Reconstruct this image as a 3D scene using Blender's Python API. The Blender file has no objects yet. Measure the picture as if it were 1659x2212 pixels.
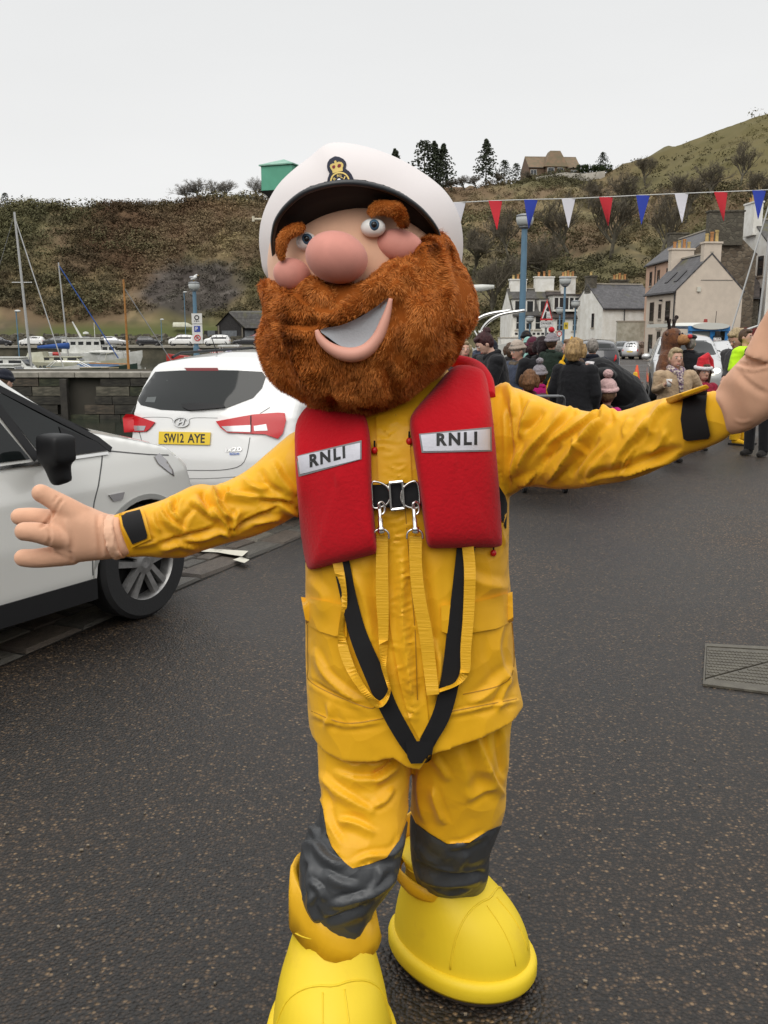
import bpy, bmesh, math, random
import numpy as np
from mathutils import Vector, Matrix, geometry, noise
from mathutils.bvhtree import BVHTree
random.seed(7); np.random.seed(7)
SC = bpy.context.scene
COL = SC.collection
R = math.radians

# ---------------------------------------------------------------- camera, world, sun, exposure
CAMZ, PITCH, FPX = 1.7, R(10.9), 2006.0        # eye height, downward pitch, focal length in 2212-high picture units
cam_d = bpy.data.cameras.new("camera"); cam = bpy.data.objects.new("camera", cam_d); COL.objects.link(cam)
cam.location = (0, 0, CAMZ); cam.rotation_euler = (math.pi/2 - PITCH, 0, 0)
cam_d.sensor_fit = 'VERTICAL'; cam_d.sensor_height = 24.0; cam_d.lens = 24.0*FPX/2212.0
cam_d.clip_start = 0.05; cam_d.clip_end = 3000.0
SC.camera = cam
SUN_EL, SUN_AZ = R(46), R(200)                 # azimuth clockwise from +Y (behind the camera, a little left)
w = bpy.data.worlds.new("World"); SC.world = w; w.use_nodes = True
nt = w.node_tree; nt.nodes.clear()
out = nt.nodes.new('ShaderNodeOutputWorld'); bg = nt.nodes.new('ShaderNodeBackground')
sky = nt.nodes.new('ShaderNodeTexSky'); sky.sky_type = 'NISHITA'; sky.sun_disc = False
sky.sun_elevation = SUN_EL; sky.sun_rotation = SUN_AZ; sky.air_density = 1.0; sky.dust_density = 5.0
hs = nt.nodes.new('ShaderNodeHueSaturation'); hs.inputs['Saturation'].default_value = 0.0
nt.links.new(sky.outputs[0], hs.inputs['Color'])
tc = nt.nodes.new('ShaderNodeTexCoord'); sep = nt.nodes.new('ShaderNodeSeparateXYZ')
nt.links.new(tc.outputs['Generated'], sep.inputs[0])
rmp = nt.nodes.new('ShaderNodeValToRGB')       # overcast cloud deck: even near the horizon, brighter overhead
e = rmp.color_ramp.elements
e[0].position = 0.0; e[0].color = (8.25, 8.25, 8.2, 1)
e[1].position = 1.0; e[1].color = (14.2, 14.2, 14.0, 1)
k = e.new(0.12); k.color = (8.15, 8.18, 8.15, 1)
k = e.new(0.32); k.color = (7.4, 7.47, 7.5, 1)
k = e.new(0.60); k.color = (11.3, 11.35, 11.3, 1)
nt.links.new(sep.outputs['Z'], rmp.inputs[0])
nz = nt.nodes.new('ShaderNodeTexNoise'); nz.inputs['Scale'].default_value = 2.2; nz.inputs['Detail'].default_value = 4
mp = nt.nodes.new('ShaderNodeMapping'); mp.inputs['Scale'].default_value = (1, 1, 4)
nt.links.new(tc.outputs['Generated'], mp.inputs[0]); nt.links.new(mp.outputs[0], nz.inputs['Vector'])
mr = nt.nodes.new('ShaderNodeMapRange'); mr.inputs[3].default_value = 0.95; mr.inputs[4].default_value = 1.05
nt.links.new(nz.outputs[0], mr.inputs[0])
mul = nt.nodes.new('ShaderNodeVectorMath'); mul.operation = 'SCALE'
nt.links.new(rmp.outputs[0], mul.inputs[0]); nt.links.new(mr.outputs[0], mul.inputs['Scale'])
mix = nt.nodes.new('ShaderNodeMix'); mix.data_type = 'RGBA'; mix.inputs[0].default_value = 0.93
nt.links.new(hs.outputs[0], mix.inputs[6]); nt.links.new(mul.outputs[0], mix.inputs[7])
nt.links.new(mix.outputs[2], bg.inputs[0]); bg.inputs[1].default_value = 0.10
nt.links.new(bg.outputs[0], out.inputs[0])
sd = bpy.data.lights.new("sun", 'SUN'); sd.energy = 1.15; sd.angle = R(45); sd.color = (1.0, 0.96, 0.90)
sun = bpy.data.objects.new("sun", sd); COL.objects.link(sun)
sun_dir = Vector((math.sin(SUN_AZ)*math.cos(SUN_EL), math.cos(SUN_AZ)*math.cos(SUN_EL), math.sin(SUN_EL)))
sun.rotation_euler = sun_dir.to_track_quat('Z', 'Y').to_euler(); sun.location = sun_dir*30
vs = SC.view_settings; vs.view_transform = 'Standard'; vs.look = 'None'; vs.gamma = 1.0; vs.use_curve_mapping = False
vs.exposure = 0.18
SC.cycles.use_denoising = True
SC.cycles.max_bounces = 6; SC.cycles.diffuse_bounces = 3; SC.cycles.glossy_bounces = 3; SC.cycles.transparent_max_bounces = 8
SC.cycles.caustics_reflective = False; SC.cycles.caustics_refractive = False

# ---------------------------------------------------------------- picture measuring helpers (used to find real places and sizes)
CP, SP = math.cos(PITCH), math.sin(PITCH)
def ray(px, py):
    dx = (px-829.5)/FPX; dy = (1106.0-py)/FPX
    return Vector((dx, CP+dy*SP, -SP+dy*CP))
def at(px, py, Y):
    r = ray(px, py); return Vector((0, 0, CAMZ)) + r*(Y/r.y)
def gnd(px, py, z=0.0):
    r = ray(px, py); return Vector((0, 0, CAMZ)) + r*((z-CAMZ)/r.z)
def proj(co):
    """(n,3) world -> picture units"""
    co = np.asarray(co, float); x = co[:, 0]; y = co[:, 1]; z = co[:, 2]-CAMZ
    d = y*CP - z*SP; u = y*SP + z*CP
    return np.stack([829.5+FPX*x/d, 1106.0-FPX*u/d], 1)
def gz(y):
    return 0.0 if y < 40 else max(-0.9, -0.014*(y-40))

# ---------------------------------------------------------------- materials
_mats = {}
def M(name, col, rough=0.6, metal=0.0, var=0.0, vscale=6.0, col2=None, bump=0.0, bscale=60.0, coat=0.0, spec=0.5,
      emit=None, trans=0.0, sheen=0.0, alpha=1.0, detail=5.0, stretch=None, c2pos=(0.4, 0.65), sss=0.0, bdist=0.01, rvar=0.0):
    if name in _mats: return _mats[name]
    m = bpy.data.materials.new(name); m.use_nodes = True; t = m.node_tree; N = t.nodes
    p = N['Principled BSDF']
    c = tuple(col)+(1,)
    p.inputs['Base Color'].default_value = c; p.inputs['Roughness'].default_value = rough
    p.inputs['Metallic'].default_value = metal; p.inputs['Specular IOR Level'].default_value = spec
    p.inputs['Coat Weight'].default_value = coat; p.inputs['Coat Roughness'].default_value = 0.04
    p.inputs['Transmission Weight'].default_value = trans; p.inputs['Sheen Weight'].default_value = sheen
    p.inputs['Alpha'].default_value = alpha
    if sss: p.inputs['Subsurface Weight'].default_value = sss; p.inputs['Subsurface Radius'].default_value = (0.02, 0.01, 0.006)
    if emit: p.inputs['Emission Color'].default_value = tuple(emit[:3])+(1,); p.inputs['Emission Strength'].default_value = emit[3]
    if var or bump or col2 or rvar:
        tc = N.new('ShaderNodeTexCoord'); vec = tc.outputs['Object']
        if stretch:
            mp = N.new('ShaderNodeMapping'); mp.inputs['Scale'].default_value = stretch; t.links.new(vec, mp.inputs[0]); vec = mp.outputs[0]
    if var or col2:
        n = N.new('ShaderNodeTexNoise'); n.inputs['Scale'].default_value = vscale; n.inputs['Detail'].default_value = detail
        n.inputs['Roughness'].default_value = 0.6
        t.links.new(vec, n.inputs['Vector']); r = N.new('ShaderNodeValToRGB')
        r.color_ramp.elements[0].position = c2pos[0]; r.color_ramp.elements[1].position = c2pos[1]
        a = col2 if col2 else tuple(min(1, x*(1-var)) for x in col)
        b = col if col2 else tuple(min(1, x*(1+var)) for x in col)
        r.color_ramp.elements[0].color = tuple(a)+(1,); r.color_ramp.elements[1].color = tuple(b)+(1,)
        t.links.new(n.outputs[0], r.inputs[0]); t.links.new(r.outputs[0], p.inputs['Base Color'])
        if rvar:
            mr = N.new('ShaderNodeMapRange'); mr.inputs[3].default_value = rough-rvar; mr.inputs[4].default_value = rough+rvar
            t.links.new(n.outputs[0], mr.inputs[0]); t.links.new(mr.outputs[0], p.inputs['Roughness'])
    if bump:
        n2 = N.new('ShaderNodeTexNoise'); n2.inputs['Scale'].default_value = bscale; n2.inputs['Detail'].default_value = 4
        t.links.new(vec, n2.inputs['Vector']); b = N.new('ShaderNodeBump'); b.inputs['Strength'].default_value = bump
        b.inputs['Distance'].default_value = bdist
        t.links.new(n2.outputs[0], b.inputs['Height']); t.links.new(b.outputs[0], p.inputs['Normal'])
    _mats[name] = m; return m
def attr_mat(name, attr='Col', rough=0.8, spec=0.2, bump=0, bscale=10, sheen=0):
    """colour read from a colour attribute that stores each piece's own colour"""
    if name in _mats: return _mats[name]
    m = M(name, (0.5, 0.5, 0.5), rough, spec=spec, bump=bump, bscale=bscale, sheen=sheen); t = m.node_tree
    a = t.nodes.new('ShaderNodeAttribute'); a.attribute_name = attr
    t.links.new(a.outputs['Color'], t.nodes['Principled BSDF'].inputs['Base Color'])
    return m

# ---------------------------------------------------------------- mesh builder
class MB:
    def __init__(s): s.v = []; s.f = []
    def add(s, vs, fs):
        n = len(s.v); s.v += [tuple(v) for v in vs]; s.f += [tuple(i+n for i in f) for f in fs]; return s
    def box(s, c, d, rz=0.0, M_=None):
        hx, hy, hz = d[0]/2, d[1]/2, d[2]/2
        vs = [Vector((sx*hx, sy*hy, sz*hz)) for sx in (-1, 1) for sy in (-1, 1) for sz in (-1, 1)]
        m = M_ if M_ else Matrix.Rotation(rz, 3, 'Z')
        vs = [m @ v + Vector(c) for v in vs]
        return s.add(vs, [(0, 1, 3, 2), (4, 6, 7, 5), (0, 4, 5, 1), (2, 3, 7, 6), (0, 2, 6, 4), (1, 5, 7, 3)])
    def bbox(s, a, b):
        return s.box([(a[i]+b[i])/2 for i in range(3)], [abs(b[i]-a[i]) for i in range(3)])
    def tube(s, pts, rad, n=8, caps=True, flat=1.0):
        pts = [Vector(p) for p in pts]; m = len(pts)
        if not hasattr(rad, '__len__'): rad = [rad]*m
        rings = []; up = None
        for i, p in enumerate(pts):
            t = (pts[min(i+1, m-1)]-pts[max(i-1, 0)])
            if t.length < 1e-9: t = Vector((0, 0, 1))
            t.normalize()
            if up is None:
                up = Vector((0, 0, 1)) if abs(t.z) < 0.9 else Vector((0, 1, 0))
            a = t.cross(up)
            if a.length < 1e-4: a = t.cross(Vector((1, 0, 0)))
            a.normalize(); b = a.cross(t).normalized(); up = b
            r = rad[i]; ra, rb = (r if hasattr(r, '__len__') else (r, r*flat))
            rings.append([p + a*(ra*math.cos(2*math.pi*j/n)) + b*(rb*math.sin(2*math.pi*j/n)) for j in range(n)])
        return s.loft(rings, caps)
    def loft(s, rings, caps=True, closed=True):
        n = len(rings[0]); vs = [v for r in rings for v in r]; fs = []
        for i in range(len(rings)-1):
            for j in range(n if closed else n-1):
                k = (j+1) % n
                fs.append((i*n+j, i*n+k, (i+1)*n+k, (i+1)*n+j))
        if caps:
            fs.append(tuple(range(n-1, -1, -1))); fs.append(tuple((len(rings)-1)*n+j for j in range(n)))
        return s.add(vs, fs)
    def lathe(s, prof, c=(0, 0, 0), n=16, axis='Z'):
        rings = []
        for r, z in prof:
            ring = []
            for j in range(n):
                a = 2*math.pi*j/n
                p = (r*math.cos(a), r*math.sin(a), z)
                if axis == 'Y': p = (p[0], p[2], p[1])
                if axis == 'X': p = (p[2], p[0], p[1])
                ring.append(Vector(p)+Vector(c))
            rings.append(ring)
        return s.loft(rings)
    def ell(s, c, r, n=16, m=10, Mx=None):
        rings = []
        for i in range(m+1):
            ph = -math.pi/2 + math.pi*(i if 0 < i < m else (0.02 if i == 0 else m-0.02))/m
            ring = []
            for j in range(n):
                a = 2*math.pi*j/n
                p = Vector((r[0]*math.cos(ph)*math.cos(a), r[1]*math.cos(ph)*math.sin(a), r[2]*math.sin(ph)))
                if Mx: p = Mx @ p
                ring.append(p+Vector(c))
            rings.append(ring)
        return s.loft(rings)
    def mesh(s, name='m'):
        me = bpy.data.meshes.new(name); me.from_pydata([tuple(v) for v in s.v], [], s.f); me.validate(); me.update(); return me

def wmat(o):
    m = Matrix.LocRotScale(o.location, o.rotation_euler, o.scale)
    return (wmat(o.parent) @ o.matrix_parent_inverse @ m) if o.parent else m
def props(o, label=None, cat=None, group=None, kind=None):
    if label: o['label'] = label
    if cat: o['category'] = cat
    if group: o['group'] = group
    if kind: o['kind'] = kind
    return o
def smooth(me, on=True, angle=None):
    me.polygons.foreach_set('use_smooth', [on]*len(me.polygons))
    if angle is not None:
        bm = bmesh.new(); bm.from_mesh(me)
        for ed in bm.edges:
            if len(ed.link_faces) == 2 and ed.calc_face_angle(0) > angle: ed.smooth = False
        bm.to_mesh(me); bm.free()
def ob(name, me, mat, parent=None, sm=False, world=True, label=None, cat=None, group=None, kind=None, ang=None, bevel=0):
    """one mesh object; with a parent, world=True means the mesh was written in world coordinates"""
    if isinstance(me, MB): me = me.mesh(name)
    if mat is not None:
        me.materials.clear()
        for m in (mat if isinstance(mat, (list, tuple)) else [mat]): me.materials.append(m)
    if sm or ang is not None: smooth(me, True, ang)
    o = bpy.data.objects.new(name, me); COL.objects.link(o)
    if parent:
        o.parent = parent
        if world: o.matrix_parent_inverse = wmat(parent).inverted()
    if bevel:
        b = o.modifiers.new('bevel', 'BEVEL'); b.width = bevel; b.segments = 2; b.limit_method = 'ANGLE'
    return props(o, label, cat, group, kind)
def root(name, loc, label, cat, group=None, rz=0.0, sc=1.0):
    o = bpy.data.objects.new(name, None); COL.objects.link(o); o.location = loc; o.rotation_euler = (0, 0, rz)
    o.scale = (sc, sc, sc); o.empty_display_size = 0.1
    return props(o, label, cat, group)
def kids(o): return [c for c in bpy.data.objects if c.parent == o]
def copy_thing(o, loc=None, rz=None, label=None, parent=None, sc=None):
    c = o.copy(); COL.objects.link(c); c.parent = parent
    if loc is not None: c.location = loc
    if rz is not None: c.rotation_euler = (0, 0, rz)
    if sc is not None: c.scale = sc if hasattr(sc, '__len__') else (sc, sc, sc)
    if label: c['label'] = label
    for ch in kids(o): copy_thing(ch, parent=c)
    return c
def temp_dg(sc):
    with bpy.context.temp_override(scene=sc, view_layer=sc.view_layers[0]):
        dg = bpy.context.evaluated_depsgraph_get(); dg.update()
    return dg
def evald(me, mods):
    """apply modifiers (list of (type, {attrs})) to a mesh and return the result"""
    o = bpy.data.objects.new('tmp', me)
    sc = bpy.data.scenes.new('tmp_s') if 'tmp_s' not in bpy.data.scenes else bpy.data.scenes['tmp_s']
    sc.collection.objects.link(o)
    for ty, at_ in mods:
        m = o.modifiers.new('m', ty)
        for k_, v_ in at_.items(): setattr(m, k_, v_)
    dg = temp_dg(sc)
    r = bpy.data.meshes.new_from_object(o.evaluated_get(dg), depsgraph=dg)
    bpy.data.objects.remove(o); return r
def remesh(me, vox, it=3, fac=0.6):
    if isinstance(me, MB): me = me.mesh()
    mods = [('REMESH', dict(mode='VOXEL', voxel_size=vox))]
    if it: mods.append(('SMOOTH', dict(iterations=it, factor=fac)))
    return evald(me, mods)
def boolean(me, cut, op='DIFFERENCE'):
    co = bpy.data.objects.new('cut', cut)
    sc = bpy.data.scenes.new('tmp_s') if 'tmp_s' not in bpy.data.scenes else bpy.data.scenes['tmp_s']
    sc.collection.objects.link(co)
    r = evald(me, [('BOOLEAN', dict(operation=op, object=co, solver='EXACT', material_mode='TRANSFER'))])
    bpy.data.objects.remove(co); return r
def verts(me):
    a = np.empty(len(me.vertices)*3, np.float32); me.vertices.foreach_get('co', a); return a.reshape(-1, 3).astype(float)
def setverts(me, a):
    me.vertices.foreach_set('co', a.astype(np.float32).ravel()); me.update()
def normals(me):
    a = np.empty(len(me.vertices)*3, np.float32); me.vertex_normals.foreach_get('vector', a); return a.reshape(-1, 3).astype(float)
def bvh(*mes):
    vs = []; fs = []
    for me in mes:
        n = len(vs); vs += [v.co.copy() for v in me.vertices]; fs += [tuple(i+n for i in p.vertices) for p in me.polygons]
    return BVHTree.FromPolygons(vs, fs)
def smooth_line(pts, n=8, closed=False):
    """Catmull-Rom through points (any dimension)"""
    P_ = [np.array(p, float) for p in pts]; m = len(P_); o = []
    rng = range(m) if closed else range(m-1)
    for i in rng:
        if closed: a, b, c, d = P_[i-1], P_[i], P_[(i+1) % m], P_[(i+2) % m]
        else: a, b, c, d = P_[max(i-1, 0)], P_[i], P_[i+1], P_[min(i+2, m-1)]
        for j in range(n):
            t = j/n
            o.append(0.5*((2*b)+(-a+c)*t+(2*a-5*b+4*c-d)*t*t+(-a+3*b-3*c+d)*t**3))
    if not closed: o.append(P_[-1])
    return o

# ---------------------------------------------------------------- surfaces laid over another surface (patches, lettering)
def cam_ray(u, v):
    r = ray(u, v); return Vector((0, 0, CAMZ)), r.normalized()
def plane_ray(origin, ax, ay, dirn):
    o_, a_, b_, d_ = Vector(origin), Vector(ax), Vector(ay), Vector(dirn).normalized()
    return lambda u, v: (o_ + a_*u + b_*v, d_)
def _hits(pts, tree, rf, default=None):
    hs = []; last = default
    for u, v in pts:
        o_, d_ = rf(u, v); h = tree.ray_cast(o_, d_)
        hs.append((o_, d_, h[3] if h[0] is not None else None))
    good = [(i, h[2]) for i, h in enumerate(hs) if h[2] is not None]
    if not good: return [(o_ + d_*(default or 2.0), d_) for o_, d_, _ in hs]
    out_ = []
    for i, (o_, d_, t_) in enumerate(hs):
        if t_ is None:
            p = pts[i]; t_ = min(good, key=lambda g: (pts[g[0]][0]-p[0])**2+(pts[g[0]][1]-p[1])**2)[1]
        out_.append((o_ + d_*t_, d_))
    return out_
def inside(p, poly):
    x, y = p; c = False; j = len(poly)-1
    for i in range(len(poly)):
        xi, yi = poly[i]; xj, yj = poly[j]
        if (yi > y) != (yj > y) and x < (xj-xi)*(y-yi)/(yj-yi)+xi: c = not c
        j = i
    return c
def patch(poly, tree, rf=cam_ray, off=0.004, th=0.004, step=12.0, default=None):
    """thin panel with the outline poly, laid on the surface in tree; off = its outer face above the surface"""
    poly = [(float(a), float(b)) for a, b in poly]; B = []
    for i in range(len(poly)):
        a, b = poly[i], poly[(i+1) % len(poly)]; d = math.hypot(b[0]-a[0], b[1]-a[1]); n = max(1, int(d/step))
        for j in range(n): B.append((a[0]+(b[0]-a[0])*j/n, a[1]+(b[1]-a[1])*j/n))
    xs = [p[0] for p in B]; ys = [p[1] for p in B]; P_ = list(B)
    nx = int((max(xs)-min(xs))/step); ny = int((max(ys)-min(ys))/step)
    nb = np.array(B)
    for i in range(1, nx+1):
        for j in range(1, ny+1):
            p = (min(xs)+i*step*0.999, min(ys)+j*step*0.999)
            if inside(p, B) and np.min(np.hypot(nb[:, 0]-p[0], nb[:, 1]-p[1])) > step*0.45: P_.append(p)
    r = geometry.delaunay_2d_cdt([Vector(p) for p in P_], [(i, (i+1) % len(B)) for i in range(len(B))], [list(range(len(B)))], 1, step*1e-3)
    V2, F2 = r[0], r[2]
    H = _hits([(v.x, v.y) for v in V2], tree, rf, default)
    mb = MB(); n = len(H)
    top = [h[0]-h[1]*off for h in H]; bot = [h[0]-h[1]*(off-th) for h in H]
    e_ = {}
    for f in F2:
        for i in range(len(f)):
            a, b = f[i], f[(i+1) % len(f)]; e_[(a, b)] = e_.get((a, b), 0)+1
    sides = [(a, b) for (a, b) in e_ if (b, a) not in e_]
    mb.add(top+bot, [tuple(f) for f in F2]+[tuple(i+n for i in reversed(f)) for f in F2]+[(b, a, a+n, b+n) for a, b in sides])
    me = mb.mesh(); bm = bmesh.new(); bm.from_mesh(me); bmesh.ops.recalc_face_normals(bm, faces=bm.faces); bm.to_mesh(me); bm.free(); smooth(me, True, .7)
    return me
def line_poly(pts, wd):
    """polygon around a 2-D polyline"""
    P_ = [np.array(p, float) for p in pts]; L = []; Rr = []
    for i, p in enumerate(P_):
        t = P_[min(i+1, len(P_)-1)]-P_[max(i-1, 0)]; t /= max(1e-9, np.hypot(*t)); n_ = np.array([-t[1], t[0]])
        ww = wd[i] if hasattr(wd, '__len__') else wd
        L.append(tuple(p+n_*ww/2)); Rr.append(tuple(p-n_*ww/2))
    return L+Rr[::-1]
def strip(pts, wd, tree, rf=cam_ray, off=0.003, th=0.003, default=None):
    """narrow band along a 2-D line laid on a surface"""
    P_ = line_poly(pts, wd); n = len(pts)
    H = _hits(P_, tree, rf, default); mb = MB(); m = len(H)
    top = [h[0]-h[1]*off for h in H]; bot = [h[0]-h[1]*(off-th) for h in H]
    fs = []
    for i in range(n-1):
        a, b, c, d = i, i+1, 2*n-2-i, 2*n-1-i
        fs += [(a, b, c, d), (a+m, d+m, c+m, b+m), (a, a+m, b+m, b), (d, c, c+m, d+m)]
    fs += [(0, 2*n-1, 4*n-1, 2*n), (n-1, 3*n-1, 3*n, n)]
    me = mb.add(top+bot, fs).mesh(); bm = bmesh.new(); bm.from_mesh(me); bmesh.ops.recalc_face_normals(bm, faces=bm.faces); bm.to_mesh(me); bm.free()
    return me
def text_mesh(s, bold=0.0, spacing=1.0, res=3):
    """2-D outline mesh of a word, centred, height of capitals about 1"""
    c = bpy.data.curves.new('t', 'FONT'); c.body = s; c.offset = bold; c.space_character = spacing; c.resolution_u = res
    c.size = 1.4; c.align_x = 'CENTER'; c.align_y = 'CENTER'
    o = bpy.data.objects.new('t', c); sc = bpy.data.scenes.get('tmp_s') or bpy.data.scenes.new('tmp_s')
    sc.collection.objects.link(o); dg = temp_dg(sc)
    me = bpy.data.meshes.new_from_object(o.evaluated_get(dg), depsgraph=dg); bpy.data.objects.remove(o)
    a = verts(me); mn, mx = a[:, :2].min(0), a[:, :2].max(0); a[:, :2] = (a[:, :2]-(mn+mx)/2)/(mx-mn)
    setverts(me, a); return me
def lettering(s, quad, tree, rf=cam_ray, off=0.006, bold=0.0, spacing=1.0, arc=0.0, default=None):
    """word laid on a surface; quad = lower-left, lower-right, upper-right, upper-left in the ray function's coordinates"""
    me = text_mesh(s, bold, spacing); a = verts(me); q = [np.array(p, float) for p in quad]; pts = []
    for x, y, _ in a:
        u, v = x+0.5, y+0.5; v += arc*(0.25-(u-0.5)**2)*4
        pts.append(tuple((q[0]*(1-u)+q[1]*u)*(1-v)+(q[3]*(1-u)+q[2]*u)*v))
    H = _hits(pts, tree, rf, default)
    setverts(me, np.array([list(h[0]-h[1]*off) for h in H])); return me
def flat_text(s, origin, ax, ay, w_, h_, bold=0.0, spacing=1.0):
    """word on a flat face; origin = its centre, ax/ay = unit axes"""
    me = text_mesh(s, bold, spacing); a = verts(me); o_, x_, y_ = map(lambda q: np.array(q, float), (origin, ax, ay))
    setverts(me, o_ + a[:, :1]*w_*x_ + a[:, 1:2]*h_*y_); return me
def nearness(P2, line, wd):
    """signed distance in 2-D to a polyline -> (dist, side, t)"""
    best = np.full(len(P2), 1e9); side = np.zeros(len(P2)); tt = np.zeros(len(P2)); L = [np.array(p, float) for p in line]
    seg = [np.hypot(*(L[i+1]-L[i])) for i in range(len(L)-1)]; tot = sum(seg); acc = 0
    for i in range(len(L)-1):
        a, b = L[i], L[i+1]; ab = b-a; t = np.clip(((P2-a)@ab)/max(1e-9, ab@ab), 0, 1)
        q = a+t[:, None]*ab; d = np.hypot(*(P2-q).T); s = np.sign(ab[0]*(P2[:, 1]-a[1])-ab[1]*(P2[:, 0]-a[0]))
        m = d < best; best[m] = d[m]; side[m] = s[m]; tt[m] = (acc+t[m]*seg[i])/tot; acc += seg[i]
    return best, side, tt
def folds(me, lines, face_only=True):
    """press creases into cloth: each line = (points, width, height, asymmetry)"""
    a = verts(me); n = normals(me); P2 = proj(a); view = a-np.array([0, 0, CAMZ]); view /= np.linalg.norm(view, axis=1)[:, None]
    fc = np.clip(-(n*view).sum(1)*2.5+0.25, 0, 1) if face_only else np.ones(len(a)); d_ = np.zeros(len(a))
    for pts, wd, hgt, asym in lines:
        pts = smooth_line(pts, 5); x0 = min(p[0] for p in pts)-4*wd; x1 = max(p[0] for p in pts)+4*wd
        y0 = min(p[1] for p in pts)-4*wd; y1 = max(p[1] for p in pts)+4*wd
        m = (P2[:, 0] > x0) & (P2[:, 0] < x1) & (P2[:, 1] > y0) & (P2[:, 1] < y1)
        if not m.any(): continue
        dd, ss, tt = nearness(P2[m], pts, wd)
        ww = np.where(ss > 0, wd*(1+asym), wd*(1-asym)); prof = 0.30*np.exp(-(dd/ww)**2*0.9)+0.70*np.exp(-dd/(ww*.9)) - 0.32*np.exp(-((dd-2.1*ww)/ww)**2)
        end = np.clip(np.minimum(tt, 1-tt)*5, 0, 1)**0.7
        d_[m] += hgt*prof*end
    a += n*(d_*fc)[:, None]; setverts(me, a)
def vnoise(a, scale, seed=0.0, octv=3):
    """value noise on points (vectorised sine-hash lattice)"""
    out_ = np.zeros(len(a)); amp = 1.0; tot = 0
    for o_ in range(octv):
        p = a*scale*(2**o_)+seed*17.3+o_*5.7; i = np.floor(p); f = p-i; f = f*f*(3-2*f)
        def h(ix, iy, iz):
            v_ = np.sin(ix*127.1+iy*311.7+iz*74.7)*43758.5453; return v_-np.floor(v_)
        r = 0
        for cx in (0, 1):
            for cy in (0, 1):
                for cz in (0, 1):
                    wgt = (f[:, 0] if cx else 1-f[:, 0])*(f[:, 1] if cy else 1-f[:, 1])*(f[:, 2] if cz else 1-f[:, 2])
                    r = r+wgt*h(i[:, 0]+cx, i[:, 1]+cy, i[:, 2]+cz)
        out_ += amp*(r-0.5)*2; tot += amp; amp *= 0.5
    return out_/tot
# ================================================================ SETTING
WZ = -2.0                                                     # water level
def edgeL(y):                                                 # quay edge (x) along the near land
    pts = [(-70, -33.0), (-12, -11.0), (6, -4.3), (9, -3.25), (13.6, -1.5), (15, -1.2), (41, -1.2), (50, -1.2), (138, 4.0)]
    for (a, xa), (b, xb) in zip(pts, pts[1:]):
        if y <= b: return xa+(xb-xa)*(y-a)/(b-a)
    return 4.0
def asphalt_mat():
    m = bpy.data.materials.new('asphalt'); m.use_nodes = True; t = m.node_tree; N = t.nodes; L = t.links.new; p = N['Principled BSDF']
    tc = N.new('ShaderNodeTexCoord'); V = tc.outputs['Object']
    def vor(scale, feat='F1', rnd=1.0):
        v = N.new('ShaderNodeTexVoronoi'); v.inputs['Scale'].default_value = scale; v.feature = feat; v.inputs['Randomness'].default_value = rnd
        L(V, v.inputs['Vector']); return v
    def noi(scale, det=4):
        v = N.new('ShaderNodeTexNoise'); v.inputs['Scale'].default_value = scale; v.inputs['Detail'].default_value = det; L(V, v.inputs['Vector']); return v
    def ramp(src, stops):
        r = N.new('ShaderNodeValToRGB'); els = r.color_ramp.elements
        for i, (ps, c) in enumerate(stops):
            el = els[i] if i < 2 else els.new(ps)
            el.position = ps; el.color = tuple(c)+(1,) if len(c) == 3 else c
        L(src, r.inputs[0]); return r
    v1 = vor(88); big = noi(0.42, 9); med = noi(9, 4)
    sepc = N.new('ShaderNodeSeparateColor'); L(v1.outputs['Color'], sepc.inputs[0])
    stone = ramp(sepc.outputs[0], [(0.0, (0.0185, 0.0142, 0.0112)), (0.50, (0.034, 0.0255, 0.0195)), (0.70, (0.060, 0.043, 0.030)), (0.86, (0.105, 0.073, 0.045)), (0.962, (0.20, 0.145, 0.088))])
    stone.color_ramp.interpolation = 'CONSTANT'
    cen = ramp(v1.outputs['Distance'], [(0.30, (1, 1, 1)), (0.62, (0.30, 0.29, 0.28))])
    mx = N.new('ShaderNodeMix'); mx.data_type = 'RGBA'; mx.blend_type = 'MULTIPLY'; mx.inputs[0].default_value = 1.0
    L(stone.outputs[0], mx.inputs[6]); L(cen.outputs[0], mx.inputs[7])
    big_r = ramp(big.outputs[0], [(0.32, (0.46, 0.42, 0.38)), (0.5, (0.86, 0.785, 0.70)), (0.7, (1.65, 1.46, 1.25))])
    mx2 = N.new('ShaderNodeMix'); mx2.data_type = 'RGBA'; mx2.blend_type = 'MULTIPLY'; mx2.inputs[0].default_value = 1.0
    L(mx.outputs[2], mx2.inputs[6]); L(big_r.outputs[0], mx2.inputs[7]); L(mx2.outputs[2], p.inputs['Base Color'])
    rr = N.new('ShaderNodeMapRange'); rr.inputs[1].default_value = 0.3; rr.inputs[2].default_value = 0.7
    rr.inputs[3].default_value = 0.36; rr.inputs[4].default_value = 0.66; L(big.outputs[0], rr.inputs[0]); L(rr.outputs[0], p.inputs['Roughness'])
    v2 = vor(88); inv = N.new('ShaderNodeMath'); inv.operation = 'MULTIPLY'; inv.inputs[1].default_value = -1.0
    L(v2.outputs['Distance'], inv.inputs[0])
    ad = N.new('ShaderNodeMath'); ad.operation = 'MULTIPLY_ADD'; ad.inputs[1].default_value = 0.6
    L(med.outputs[0], ad.inputs[0]); L(inv.outputs[0], ad.inputs[2])
    b = N.new('ShaderNodeBump'); b.inputs['Strength'].default_value = 0.8; b.inputs['Distance'].default_value = 0.0065
    L(ad.outputs[0], b.inputs['Height']); L(b.outputs[0], p.inputs['Normal'])
    p.inputs['Specular IOR Level'].default_value = 0.55
    return m
ASPH = asphalt_mat()
mb = MB(); ys = [-70, -12, -6, 0, 6, 9, 11.5, 13.6, 15, 25, 40, 60, 80, 104.3, 125, 160, 220]
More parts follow.
